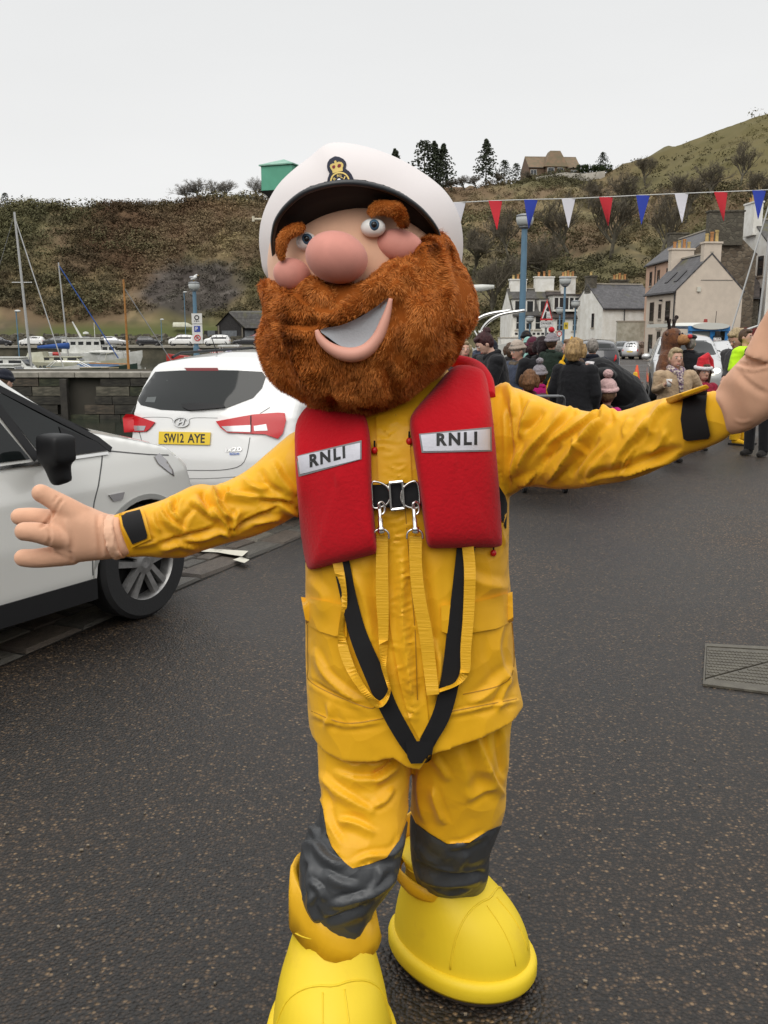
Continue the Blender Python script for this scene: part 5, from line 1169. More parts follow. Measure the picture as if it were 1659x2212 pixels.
def window(r_, face, u, z, w_, h, L, D, frame=FRW, bars=(1, 1), sill=True, pane=GLS, name='window', recess=.10):
    def P(a, dep, zz):   # a along the face, dep outwards
        if face == 'f': return (a, -dep, zz)
        if face == 'l': return (-dep, a, zz)
        return (L+dep, a, zz)
    def bx_(mb, a0, a1, z0, z1, d0, d1):
        p, q = P(a0, d0, z0), P(a1, d1, z1); mb.bbox([min(p[i], q[i]) for i in range(3)], [max(p[i], q[i]) for i in range(3)])
    fr = MB(); t = .07
    for a0, a1, z0, z1 in ((u-w_/2, u+w_/2, z-h/2, z-h/2+t), (u-w_/2, u+w_/2, z+h/2-t, z+h/2), (u-w_/2, u-w_/2+t, z-h/2+t, z+h/2-t), (u+w_/2-t, u+w_/2, z-h/2+t, z+h/2-t)): bx_(fr, a0, a1, z0, z1, .003, .05)
    for i in range(1, bars[0]+1): a = u-w_/2+w_*i/(bars[0]+1); bx_(fr, a-.03, a+.03, z-h/2+t, z+h/2-t, .004, .035)
    for i in range(1, bars[1]+1): a = z-h/2+h*i/(bars[1]+1); bx_(fr, u-w_/2+t, u+w_/2-t, a-.03, a+.03, .005, .04)
    f_ = lob(name, fr, frame, r_); pm = MB(); bx_(pm, u-w_/2+.02, u+w_/2-.02, z-h/2+.02, z+h/2-.02, -.02, .012); lob('pane', pm, pane, f_)
    if sill: s_ = MB(); bx_(s_, u-w_/2-.1, u+w_/2+.1, z-h/2-.14, z-h/2-.01, -.02, .09); lob('sill', s_, SILL, f_)
    return f_
def chimney(r_, c, d, z0, z1, mat, pots, potmat=(POT, POTY), hp=.6, parent=None, axis=0):
    m = MB(); m.box((c[0], c[1], (z0+z1)/2), (d[0], d[1], z1-z0)); m.box((c[0], c[1], z1+.06), (d[0]+.16, d[1]+.16, .14)); ch = lob('chimney', m, mat, parent or r_)
    if parent: return ch
    for i in range(pots):
        t = (i+.5)/pots-.5; p = (c[0]+t*d[0]*.85*(axis == 0), c[1]+t*d[1]*.85*(axis == 1), z1+.13); h = hp*(1+.35*((i*7) % 3-1)*.5)
        lob('chimney_pot', MB().lathe([(.15, 0), (.13, .1), (.12, h*.8), (.15, h*.84), (.15, h), (.10, h), (.10, h*.5)], p, 10), potmat[(i*5+pots) % 2], ch)
    return ch
def house(loc, rz, L, D, he, hr, wall, roofm, label, cat='house', over=.18, drop=1.5, rt=.14, kick=0):
    r_ = root('house', loc, label, cat, None, rz)
    w_ = MB(); w_.add([(0, 0, -drop), (L, 0, -drop), (L, D, -drop), (0, D, -drop), (0, 0, he), (L, 0, he), (L, D, he), (0, D, he), (0, D/2, hr), (L, D/2, hr)],
                      [(0, 1, 5, 4), (2, 3, 7, 6), (3, 0, 4, 8, 7), (1, 2, 6, 9, 5), (0, 3, 2, 1), (4, 5, 9, 8), (6, 7, 8, 9)])
    lob('wall', w_, wall, r_); rf = MB(); s = (hr-he)/(D/2)
    for sy in (0, 1):
        y0 = -over if sy == 0 else D+over; z0 = he-over*s
        rf.add([(-over*.2, y0, z0+.02), (L+over*.2, y0, z0+.02), (L+over*.2, D/2, hr+.02), (-over*.2, D/2, hr+.02), (-over*.2, y0, z0+.02+rt), (L+over*.2, y0, z0+.02+rt), (L+over*.2, D/2, hr+.02+rt), (-over*.2, D/2, hr+.02+rt)],
               [(0, 3, 2, 1), (4, 5, 6, 7), (0, 1, 5, 4), (1, 2, 6, 5), (3, 0, 4, 7)])
    ro = lob('roof', rf, roofm, r_); lob('ridge', MB().box((L/2, D/2, hr+rt+.04), (L, .3, .12)), SILL, ro)
    lob('gutter', MB().tube([(-.1, -over-.05, he-over*s+.03), (L+.1, -over-.05, he-over*s+.03)], .07, 6), LEAD, r_)
    return r_, ro
def hz_(px, py, Y): return at(px, py, Y).z
# cream house at the right, gable towards us: corner near, front running away to the left
def place(pA, YA, pB, YB): a = at(pA, 720, YA); b = at(pB, 720, YB); return a, b, math.atan2(b.y-a.y, b.x-a.x), (Vector((b.x-a.x, b.y-a.y, 0))).length
z4 = -.5
a, b, rz, L4 = place(1393, 81, 1456, 74.0); D4 = 5.25      # local X from the far end to the near corner; gable at X=L
h4, r4 = house((a.x, a.y, z4), rz, L4, D4, 5.45, 8.15, HARL, SLT, 'cream harled two storey cottage with blank gable towards the quay and two roof lights', drop=1)
for u, w_ in ((.22, .95), (.50, .6), (.76, 1.0)):
    window(h4, 'f', L4*u, 3.95, w_, 1.55 if w_ > .7 else 1.15, L4, D4, FRB, (0, 1))
for u, w_ in ((.22, .95), (.76, 1.0)): window(h4, 'f', L4*u, 1.35, w_, 1.5, L4, D4, FRB, (0, 1))
dr = MB().bbox((L4*.5-.42, -.03, .1), (L4*.5+.42, .02, 2.35)); d_ = lob('door', dr, FRB, h4); lob('fanlight', MB().bbox((L4*.5-.36, -.045, 1.9), (L4*.5+.36, -.03, 2.28)), GLS, d_); lob('door_frame', MB().bbox((L4*.5-.7, -.06, 2.45), (L4*.5+.7, .0, 2.62)), SILL, d_)
lob('outside_lamp', MB().box((L4*.5+.35, -.12, 4.8), (.2, .22, .14)), LEAD, h4)
lob('drainpipe', MB().tube([(L4-.08, -.1, 5.3), (L4-.08, -.1, .1)], .05, 6), LEAD, h4)
s4 = (8.15-5.45)/(D4/2)
for u in (.42, .72):
    p0, p1 = .55, 1.35; f_ = MB()
    for (ua, ub, pa, pb) in ((-.32, .32, p0, p1),): f_.add([(L4*u+ua, pa, 5.45+pa*s4+.17), (L4*u+ub, pa, 5.45+pa*s4+.17), (L4*u+ub, pb, 5.45+pb*s4+.17), (L4*u+ua, pb, 5.45+pb*s4+.17), (L4*u+ua, pa, 5.45+pa*s4+.26), (L4*u+ub, pa, 5.45+pa*s4+.26), (L4*u+ub, pb, 5.45+pb*s4+.26), (L4*u+ua, pb, 5.45+pb*s4+.26)], [(4, 5, 6, 7), (0, 1, 5, 4), (1, 2, 6, 5), (2, 3, 7, 6), (3, 0, 4, 7)])
    k_ = lob('roof_light', f_, LEAD, r4)
chimney(h4, (L4-.36, D4/2+.05), (.70, 1.35), 7.2, 9.0, HARL, 3, hp=.75, axis=1)
chimney(h4, (.4, D4/2), (.75, 1.9), 6.9, 9.05, HARL, 4, hp=.65, axis=1)
lob('alarm_box', MB().box((L4+.08, D4*.33, 5.55), (.12, .28, .36)), M('alarm_white', (.6, .58, .5), .5), h4)
lob('string_course', MB().bbox((L4, D4*.36, 6.22), (L4+.03, D4*.84, 6.27)), M('cable_grey', (.2, .18, .16), .8), h4)
# tall pink house and its stone gable
a, b, rz, L5 = place(1389, 97, 1478, 83); D5 = 5.7; z5 = -.5
h5, r5 = house((a.x, a.y, z5), rz, L5, D5, 8.9, 11.2, PNK, SLT, 'tall pink rendered house with long slate roof behind the cream cottage')
for i, u in enumerate((.14, .34, .56)):
    for zc in (7.5, 4.8, 2.1): window(h5, 'f', L5*u, zc, .8, 1.35, L5, D5, FRB, (0, 1), sill=True)
lob('drainpipe', MB().tube([(L5*.27, -.1, 8.6), (L5*.27, -.1, 0)], .05, 6), LEAD, h5)
gm = MB(); gm.add([(L5+.02, 0, -1), (L5+.02, D5, -1), (L5+.02, D5, 8.9), (L5+.02, D5*.78, 10.1), (L5+.02, D5/2, 11.45), (L5+.02, D5*.2, 9.9), (L5+.02, 0, 8.9), (L5+.3, 0, -1), (L5+.3, D5, -1), (L5+.3, D5, 8.9), (L5+.3, D5*.78, 10.1), (L5+.3, D5/2, 11.45), (L5+.3, D5*.2, 9.9), (L5+.3, 0, 8.9)],
                  [(7, 8, 9, 10, 11, 12, 13)]+[(i, (i+1) % 7, 7+(i+1) % 7, 7+i) for i in range(7)]); lob('stone_gable', gm, RUB, h5)
chimney(h5, (L5+.16, D5*.5), (.95, 2.9), 9.6, 12.35, RUBD, 0); chimney(h5, (.5, D5*.5), (1.1, 1.8), 9.0, 11.9, RUBD, 0)
# stone building and brown roof right of the cream gable
a, b, rz, L7 = place(1556, 85, 1634, 84); h7, r7 = house((a.x, a.y, -.5), rz, L7, 7.0, 5.3, 7.9, RUBD, SLTB, 'low dark stone building with brown slate roof right of the cream gable')
# white house at the right edge
a, b, rz, L6 = place(1594, 93, 1652, 86); b = at(1648, 720, 84); h6, r6 = house((b.x, b.y, -.4), R(2), 9, 8.0, 9.6, 12.1, WHT, SLTM, 'tall white house at the right edge with a big chimney and skewed gable')
chimney(h6, (.05, 4.0), (.8, 2.2), 10.8, 13.6, WHT, 4, (POTY, POT), .6, axis=1)
for zc in (8.0, 5.2): window(h6, 'l', 1.5, zc, 1.1, 1.7, 9, 8, FRB, (0, 1)); window(h6, 'f', 2.0, zc, 1.0, 1.6, 9, 7.2, FRB, (0, 1))
# white slate-roofed house in the middle
a, b, rz, L3 = place(1300, 101, 1420, 102.6); h3, r3 = house((a.x, a.y, -.85), rz, L3, 7.6, 5.15, 7.7, WHT, SLT, 'white washed house with slate roof, blank wall and yellow ridge beside the inn')
window(h3, 'l', 2.2, 3.9, .55, 1.5, L3, 6.6, FRB, (0, 0)); window(h3, 'l', 2.0, 1.2, .55, 1.4, L3, 6.6, FRB, (0, 0))
chimney(h3, (.35, 3.8), (.7, 1.5), 6.8, 8.6, RUBD, 1, hp=.5, axis=1); chimney(h3, (L3*.60, 4.1), (1.9, .7), 7.4, 8.25, RUBD, 5, (POTY, POT), .6)
lob('drainpipe', MB().tube([(L3*.38, -.1, 5.0), (L3*.38, -.1, 3.2)], .06, 6), LEAD, h3)
an = root('yard_wall', (at(1375, 720, 96.5).x, 96.5, -.8), 'low whitewashed yard wall with stained stone in front of the slate-roofed house', 'wall')
lob('wall', MB().bbox((-1.97, 0, -.5), (2.0, .5, 3.65)), M('stained_whitewash', (.50, .48, .40), .9, col2=(.34, .32, .25), vscale=1.4, bump=.6, bscale=3, bdist=.05), an); lob('coping', MB().bbox((-2.03, -.06, 3.65), (2.1, .56, 3.75)), SILL, an)
gw = root('garden_wall', (at(1262, 720, 99).x, 99, -.85), 'stepped white garden wall in front of the blank white gable', 'wall')
lob('wall', MB().bbox((1.4, 0, -.5), (3.2, .4, 1.9)), WHT2, gw); lob('step', MB().bbox((3.2, 0, -.5), (4.6, .4, 1.3)), WHT2, gw)
# inn row
a, b, rz, L1 = place(1107, 107, 1190, 107.4); L2 = 3.4; D1 = 6.6
h1, r1 = house((a.x, a.y, -.9), rz, L1, D1, 4.65, 7.5, WHT, SLTM, 'long low white inn with dormers and lettering above its ground floor', 'inn')
for u in (.16, .42, .66): window(h1, 'f', L1*u, 3.75, .75, 1.5, L1, D1, FRW, (0, 1), pane=GLS)
for u in (.30, .80): 
    d_ = lob('door', MB().bbox((L1*u-.4, -.05, 0), (L1*u+.4, .02, 1.9)), M('orange_door', (.42, .17, .03), .5), h1)
for u in (.50, .93): window(h1, 'f', L1*u, 1.05, .8, 1.3, L1, D1, FRW, (1, 1), sill=False)
lob('fascia', MB().bbox((L1*.02, -.09, 2.02), (L1*.98, -.02, 2.32)), FRW, h1)
for i in range(8): # worn letter marks on the fascia, too small to read in the photograph
    u = .10+.8*i/7; lob('letter_mark', MB().bbox((L1*u-.16, -.04, 2.42), (L1*u+.16, -.03, 2.66)), LEAD, h1)
s1 = (7.5-4.65)/(D1/2)
for u in (.14, .45, .80):
    zc = 5.55; m_ = MB(); m_.bbox((L1*u-.5, .25, 4.7), (L1*u+.5, 2.4, 6.35)); dm = lob('dormer', m_, WHT, r1); lob('dormer_roof', MB().bbox((L1*u-.6, .1, 6.36), (L1*u+.6, 2.6, 6.46)), SLTM, dm)
    f_ = MB(); f_.bbox((L1*u-.33, .19, 5.0), (L1*u+.33, .248, 6.15)); lob('pane', f_, GLS, dm)
chimney(h1, (L1*.28, D1/2), (1.9, .8), 6.9, 8.6, WHT, 3, (POT, POTY), .55); chimney(h1, (L1*.97, D1/2), (2.2, .8), 6.9, 8.9, WHT, 3, (POT, POT), .6)
c2_ = Vector((a.x, a.y, 0))+Vector((math.cos(rz), math.sin(rz), 0))*(L1+.02)
h2, r2 = house((c2_.x, c2_.y-.6, -.9), rz, L2, D1, 4.4, 7.2, WHT, SLTB, 'narrow white house with a wide glazed dormer at the end of the inn row')
for u in (.25, .78): window(h2, 'f', L2*u, 3.5, .75, 1.35, L2, D1, FRW, (1, 1)); 
window(h2, 'f', L2*.25, 1.0, .8, 1.2, L2, D1, FRW, (1, 1)); d_ = lob('door', MB().bbox((L2*.78-.4, -.05, 0), (L2*.78+.4, .02, 1.9)), LEAD, h2)
m_ = MB(); m_.bbox((.05, -.1, 5.0), (L2+.35, 2.6, 6.75)); dm = lob('dormer', m_, WHT, r2); lob('dormer_roof', MB().bbox((-.1, -.3, 6.76), (L2+.5, 2.8, 6.9)), SLTB, dm)
for i in range(6): f_ = MB(); u0_ = .15+i*(L2+.1)/6; f_.bbox((u0_, -.13, 5.25), (u0_+.42, -.102, 6.5)); lob('pane', f_, GLS, dm)
chimney(h2, (L2*.75, D1/2), (1.7, .7), 6.9, 8.9, WHT2, 5, (POTY, POT), .55)
pw = at(1083, 720, 105); w0 = root('porch', (pw.x, 105, -.9), 'single storey white outbuilding joined to the left end of the inn', 'outbuilding')
lob('wall', MB().bbox((0, 0, -.4), (3.0, 3, 2.05)), WHT, w0); lob('roof', MB().bbox((-.05, -.05, 2.05), (3.05, 3.05, 2.15)), SILL, w0)
# hilltop house and its wall
x, y, z = on_crest(1195, 4); hh, rr = house((x-6.2, y+1, z-.6), R(4), 12.4, 9, 2.2, 5.2, M('brown_brick', (.13, .085, .055), .9, var=.2, vscale=2), M('tile_roof', (.20, .125, .075), .8, col2=(.13, .105, .06), vscale=1), 'brown hilltop house with steep tiled roof and white framed windows')
rf = MB(); rf.add([(3.4, -1.6, 2.2), (9.2, -1.6, 2.2), (9.2, 5, 2.2), (3.4, 5, 2.2), (5.2, .6, 6.1), (7.6, .6, 6.1), (7.6, 3.4, 6.1), (5.2, 3.4, 6.1)], [(0, 1, 5, 4), (1, 2, 6, 5), (2, 3, 7, 6), (3, 0, 4, 7), (4, 5, 6, 7), (0, 3, 2, 1)]); lob('hipped_roof', rf, _mats['tile_roof'], hh)
lob('bay', MB().bbox((3.9, -1.3, -1), (8.7, 0, 2.19)), _mats['brown_brick'], hh)
for u in (5.0, 7.3): 
    f_ = MB().bbox((u-.8, -1.36, .7), (u+.8, -1.3, 2.0)); k_ = lob('window', f_, FRW, hh); lob('pane', MB().bbox((u-.68, -1.39, .82), (u+.68, -1.36, 1.9)), GLS, k_)
for u in (1.2, 10.8): window(hh, 'f', u, 1.1, 1.5, 1.2, 12.4, 9, FRW, (1, 0), False)
hw = MB(); pts_w = [(1143, 391), (1165, 387), (1200, 381), (1240, 375), (1285, 369)]; tp = []
for px, py in pts_w:
    x, y, z = on_crest(px, -3.5); zt = at(px, py, y).z; tp.append((x, y, z-1.5, max(zt, z+.8)))
for (x0, y0, za, zb), (x1, y1, zc, zd) in zip(tp, tp[1:]): hw.add([(x0, y0, za), (x1, y1, zc), (x1, y1, zd), (x0, y0, zb), (x0, y0+.4, za), (x1, y1+.4, zc), (x1, y1+.4, zd), (x0, y0+.4, zb)], [(0, 1, 2, 3), (5, 4, 7, 6), (3, 2, 6, 7), (0, 3, 7, 4), (1, 5, 6, 2)])
ob('garden_wall', hw, M('pale_wall', (.42, .39, .34), .9, var=.15, vscale=.5), label='long pale garden wall below the brown hilltop house', cat='wall')
# boat shed across the harbour
bx0 = at(470, 720, 152); bs = root('boat_shed', (bx0.x, 152, .4), 'black timber boat shed with low slate roof across the harbour', 'shed')
S2w = 14; 
w_ = MB(); w_.bbox((0, 0, -1), (S2w, 7, 2.6)); w_.add([(0, 0, 2.6), (3.8, 0, 2.6), (1.9, 0, 4.4), (0, 7, 2.6), (3.8, 7, 2.6), (1.9, 7, 4.4)], [(0, 1, 2), (3, 5, 4), (0, 2, 5, 3), (1, 4, 5, 2)]); lob('wall', w_, M('tarred_boards', (.022, .020, .020), .8, var=.3, vscale=4), bs)
rf = MB(); rf.add([(1.9, -.4, 4.6), (S2w, -.4, 4.4), (S2w, -.9, 2.1), (4.6, -.9, 2.1), (1.9, 3.6, 4.9), (S2w, 3.6, 4.9)], [(0, 3, 2, 1), (0, 1, 5, 4)]); rf.add([(-.3, -.4, 2.4), (1.9, -.4, 4.6), (1.9, 3.6, 4.6), (-.3, 3.6, 2.4)], [(0, 1, 2, 3)]); rf.add([(1.9, -.4, 4.6), (4.6, -.9, 2.1), (3.9, -.4, 2.3)], [(0, 1, 2)]); lob('roof', rf, SLTM, bs)
lob('lean_to', MB().bbox((-2.3, .5, -1), (-.02, 6, 1.7)), _mats['tarred_boards'], bs)
for u, w2 in ((-1.7, 1.2), (.7, 2.4), (4.4, 1.5)): lob('door', MB().bbox((u, -.06 if u > 0 else .44, -.3), (u+w2, 0 if u > 0 else .5, 1.7)), M('grey_door', (.13, .14, .15), .8, var=.2, vscale=2), bs)
for u in (.1, 3.9): lob('post', MB().bbox((u, -.25, -.5), (u+.22, -.05, 2.5)), M('post_wood', (.17, .15, .12), .9), bs)
# red board fence at the right edge
rfn = root('fence', (at(1594, 720, 62).x, 62, -.3), 'red vertical board fence and shed wall beside the stone building', 'fence')
for i in range(26): lob('board', MB().bbox((i*.2, 0, -.3), (i*.2+.185, .05, 2.35+(.0 if i % 2 else .02))), M('red_boards', (.16, .025, .02), .75, var=.2, vscale=3), rfn)
# ================================================================ STREET FURNITURE
LBL = M('lamp_blue', (0.10, 0.19, 0.27), .45, var=.08, vscale=3); LMG = M('lamp_glass', (.52, .54, .53), .25, spec=.6); LMM = M('lamp_metal', (.22, .23, .24), .4, metal=.5); GPO = M('grey_post', (.15, .155, .16), .5)
def lamp_post(x, y, H, label, sc=1.0, rad=.075, z=None, group='harbour lamp posts'):
    r_ = root('lamp_post', (x, y, gz(y) if z is None else z), label, 'lamp post', group); lob('post', MB().tube([(0, 0, 0), (0, 0, H*.28), (0, 0, H*.281), (0, 0, H-.5*sc)], [rad*1.4, rad*1.4, rad, rad*.85], 12), LBL, r_, sm=True, ang=.6)
    hd = lob('lamp_head', MB().lathe([(.05, H-.52*sc), (.09, H-.5*sc), (.16*sc, H-.46*sc), (.17*sc, H-.42*sc)], n=16), LMM, r_, sm=True); lob('globe', MB().lathe([(.165*sc, H-.42*sc), (.24*sc, H-.36*sc), (.27*sc, H-.22*sc), (.26*sc, H-.14*sc), (.02, H-.14*sc)], n=20), LMG, hd, sm=True, ang=.8)
    lob('lamp_cap', MB().lathe([(.275*sc, H-.14*sc), (.25*sc, H-.09*sc), (.12*sc, H-.05*sc), (.01, H-.04*sc)], n=20), LMM, hd, sm=True); return r_
p = at(1127, 720, 29.5); lamp_post(p.x, p.y, hz_(1131, 458, 29.5), 'tall blue lamp post standing nearest the crowd, partly behind a blue pennant', 1.0, .105)
p = at(1217, 720, 56); lamp_post(p.x, p.y, hz_(1222, 594, 56)+.2, 'second blue lamp post, with a small yellow sign, right of the danger sign', 1.3, .075)
lob('yellow_sign', MB().bbox((-.02, -.16, 2.15), (.24, -.13, 2.55)), M('sign_yellow', (.62, .44, .03), .5), [o for o in bpy.data.objects if o.name.startswith('lamp_post')][-1])
ys_ = [o for o in bpy.data.objects if o.name.startswith('yellow_sign')][0]; lob('lettering', flat_text('H', (.11, -.165, 2.35), (1, 0, 0), (0, 0, 1), .13, .24, .04), INK, ys_)
for px, py, Y, lb in ((1144, 681, 92, 'small distant lamp post in front of the inn, left of the danger sign'), (1208, 662, 88, 'small distant lamp post between danger sign and yellow-signed post'), (1241, 647, 84, 'distant lamp post in front of the wide glazed dormer')):
    p = at(px, 720, Y); lamp_post(p.x, p.y, hz_(px, py, Y)-gz(Y), lb, 1.5, .085)
p = at(423, 720, 42.5); lp = lamp_post(p.x, p.y, hz_(419, 606, 42.5), 'blue lamp post on the pier with three parking signs and a gull on top', .95, .10, z=0)
SW = M('sign_white', (.66, .65, .63), .5); SRD = M('sign_red', (.50, .02, .025), .5); SBL = M('sign_blue', (.03, .06, .30), .5); SBK = M('sign_black', (.01, .01, .01), .5)
def disc(c, r0, r1, y): return MB().loft([[Vector((c[0]+r*math.cos(t), yy, c[1]+r*math.sin(t))) for t in [2*math.pi*i/24 for i in range(24)]] for r, yy in ((r0, y+.008), (r1, y+.008), (r1, y), (r0, y))], caps=False) if r0 > 0 else MB().lathe([(.001, y+.008), (r1, y+.008), (r1, y), (.001, y)], (c[0], 0, c[1]), 24, 'Y')
zt = lambda py: hz_(425, py, 42.4)
for i, (pa, pb) in enumerate(((677, 699), (700.5, 742), )):
    pl = lob('parking_sign', MB().bbox((-.13, -.16, zt(pb)), (.33, -.13, zt(pa))), SW, lp)
    if i == 0: lob('symbol', disc((.1, zt(686)), .07, .11, -.175), SBK, pl); lob('lettering', flat_text('P&R', (.1, -.165, zt(694)), (1, 0, 0), (0, 0, 1), .25, .06), SBK, pl)
    else:
        lob('blue_panel', MB().bbox((-.03, -.17, zt(717)), (.24, -.162, zt(704))), SBL, pl); lob('lettering', flat_text('P', (.08, -.175, zt(710)), (1, 0, 0), (0, 0, 1), .11, .17, .03), SW, pl); lob('red_ring', disc((.1, zt(730)), .105, .145, -.175), SRD, pl); lob('bar', MB().box((.1, -.171, zt(730)), (.24, .006, .035), M_=Matrix.Rotation(R(45), 3, 'Y')), SRD, pl); lob('lettering', flat_text('P', (.1, -.167, zt(730)), (1, 0, 0), (0, 0, 1), .09, .13, .02), SBK, pl)
Ht = hz_(419, 606, 42.5)
gr_ = root('seagull', (p.x, p.y, Ht-.05), 'white and grey gull standing on the pier lamp post', 'gull')
b = MB().ell((0, 0, .16), (.16, .08, .085), 14, 8, Matrix.Rotation(R(-25), 3, 'Y')); b.ell((.13, 0, .28), (.05, .045, .05), 10, 6); b.ell((.07, 0, .22), (.06, .05, .08), 10, 6); lob('body', remesh(b, .012, 2), M('gull_white', (.7, .7, .68), .7), gr_, sm=True); lob('wing', MB().ell((-.05, 0, .19), (.15, .085, .055), 12, 6), M('gull_grey', (.4, .41, .43), .7), gr_, sm=True); lob('beak', MB().tube([(.17, 0, .28), (.23, 0, .265)], [.015, .003], 6), M('gull_beak', (.6, .35, .04), .5), gr_)
for s_ in (-.02, .02): lob('leg', MB().tube([(0, s_, .1), (0, s_, .0)], .006, 5), M('gull_beak', (.6, .35, .04), .5), gr_)
# distant harbour posts at the left
for px, pt, Y, lb in ((38, 672, 92, 'slim blue lamp post at the far left among the boats'), (401, 631, 148, 'thin lamp post below the rock face across the harbour'), (349, 690, 147, 'short thin lamp post beside the far grass')):
    p = at(px, 720, Y); z0 = WZ+1.6 if Y < 100 else -.2; r_ = root('lamp_post', (p.x, p.y, z0), lb, 'lamp post', 'thin far lamp posts'); H = hz_(px, pt, Y)-z0; lob('post', MB().tube([(0, 0, -.5), (0, 0, H)], .06, 6), LBL, r_); lob('lamp_head', MB().ell((.15, 0, H), (.32, .15, .12), 10, 6), LMG, r_, sm=True)
# danger sign
p = at(1179, 720, 44); ds_ = root('danger_sign', (p.x, p.y, gz(44)), 'red triangular quayside warning sign over a DANGER plate on a grey post', 'sign'); Z = lambda py: hz_(1180, py, 44)-gz(44)
lob('post', MB().tube([(0, 0, 0), (0, 0, Z(652))], .05, 10), GPO, ds_)
def tri(s_, z0, z1, x0=0): h = z1-z0; return [(x0-s_/2, z0), (x0+s_/2, z0), (x0, z1)]
def tplate(pts, y0, y1): n = len(pts); return MB().add([(a, y0, b) for a, b in pts]+[(a, y1, b) for a, b in pts], [tuple(range(n)), tuple(range(2*n-1, n-1, -1))]+[(i, n+i, n+(i+1) % n, (i+1) % n) for i in range(n)])
T1 = tri(.60, Z(692), Z(646)); cx, cz = 0, Z(692)+(Z(646)-Z(692))*.36
t_ = lob('triangle', tplate(T1, -.07, -.055), SRD, ds_); lob('triangle_field', tplate([(cx+(a-cx)*.74, cz+(b-cz)*.74) for a, b in T1], -.076, -.0705), SW, t_)
zb, hh_ = Z(689), Z(646)-Z(692); lob('quay_symbol', tplate([(-.17, zb+.02*hh_), (-.01, zb+.02*hh_), (-.01, zb+.34*hh_), (-.06, zb+.34*hh_)], -.082, -.0765), SBK, t_)
cm = MB(); q = tplate([(-.05, zb+.42*hh_), (.05, zb+.62*hh_), (.12, zb+.40*hh_), (.09, zb+.34*hh_), (.03, zb+.36*hh_)], -.082, -.0765); cm.add(q.v, q.f); lob('car_symbol', cm, SBK, t_)
for i in range(3): lob('wave', MB().tube([(.01+.02*j, -.08, zb+hh_*(.06+.08*i)+.010*(j % 2)) for j in range(9)], .007, 4), SBK, t_)
pz0, pz1 = Z(708), Z(693.5); pl = lob('plate', MB().bbox((-.31, -.072, pz0), (.31, -.057, pz1)), SBK, ds_); lob('plate_field', MB().bbox((-.295, -.078, pz0+.015), (.295, -.0725, pz1-.015)), SW, pl)
lob('lettering', flat_text('DANGER', (0, -.080, pz0+(pz1-pz0)*.66), (1, 0, 0), (0, 0, 1), .50, .11, .03), SBK, pl); lob('lettering', flat_text('Uneven surface', (0, -.080, pz0+(pz1-pz0)*.26), (1, 0, 0), (0, 0, 1), .48, .06, .0), SBK, pl)
p = at(1208, 720, 60); s2_ = root('weight_sign', (p.x, p.y, gz(60)), 'small round red ringed sign on a thin post behind the crowd', 'sign'); Z2 = hz_(1208, 721, 60)-gz(60)
lob('post', MB().tube([(0, 0, 0), (0, 0, Z2+.3)], .04, 8), GPO, s2_); k_ = lob('ring', disc((0, Z2), .12, .17, -.06), SRD, s2_); lob('field', disc((0, Z2), 0, .125, -.055), SW, k_)
# cones
def cone(x, y, H, c1, label, band, nowait=False):
    r_ = root('traffic_cone', (x, y, 0), label, 'traffic cone'); m1 = M('cone_'+('yellow' if nowait else 'orange'), c1, .5)
    lob('base', MB().box((0, 0, .02), (H*.62, H*.62, .04)), m1 if nowait else M('cone_foot', (.12, .05, .03), .7), r_, bevel=.01)
    if nowait: lob('body', MB().loft([[Vector((sx*w_/2, sy*d_/2, z)) for sx, sy in ((-1, -1), (1, -1), (1, 1), (-1, 1))] for w_, d_, z in ((H*.42, H*.32, .04), (H*.24, H*.10, H*.96), (H*.18, H*.05, H))]), m1, r_, bevel=.01); q = MB().lathe([(.001, 0), (.085, 0), (.085, .01), (.001, .01)], n=20, axis='Y'); t_ = R(9)
    else: lob('body', MB().lathe([(H*.22, .04), (H*.05, H*.98), (H*.03, H)], n=18), m1, r_, sm=True, ang=.7); lob('band', MB().lathe([(H*.16, H*.36), (H*.095, H*.72)], n=18), SW, r_, sm=True)
    if nowait:
        s_ = lob('symbol', MB().loft([[Vector((r*math.cos(t), -H*.125+.0*r-yy, H*.36+r*math.sin(t))) for t in [2*math.pi*i/20 for i in range(20)]] for r, yy in ((.001, .012), (.075, .012), (.075, 0))], caps=False), SRD, r_); lob('symbol_field', MB().loft([[Vector((r*math.cos(t), -H*.125-yy, H*.36+r*math.sin(t))) for t in [2*math.pi*i/20 for i in range(20)]] for r, yy in ((.001, .014), (.055, .014), (.055, .012))], caps=False), SBL, s_); lob('bar', MB().box((0, -H*.125-.018, H*.36), (.12, .006, .018), M_=Matrix.Rotation(R(45), 3, 'Y')), SRD, s_)
    return r_
g1 = gnd(1371, 838); cone(g1.x, g1.y, .50, (.70, .40, .02), 'yellow no-waiting cone with round red and blue symbol', 0, True)
g1 = gnd(1378, 829); cone(g1.x+.05, g1.y+.4, .62, (.66, .08, .02), 'orange traffic cone with white band behind the yellow cone', 1)
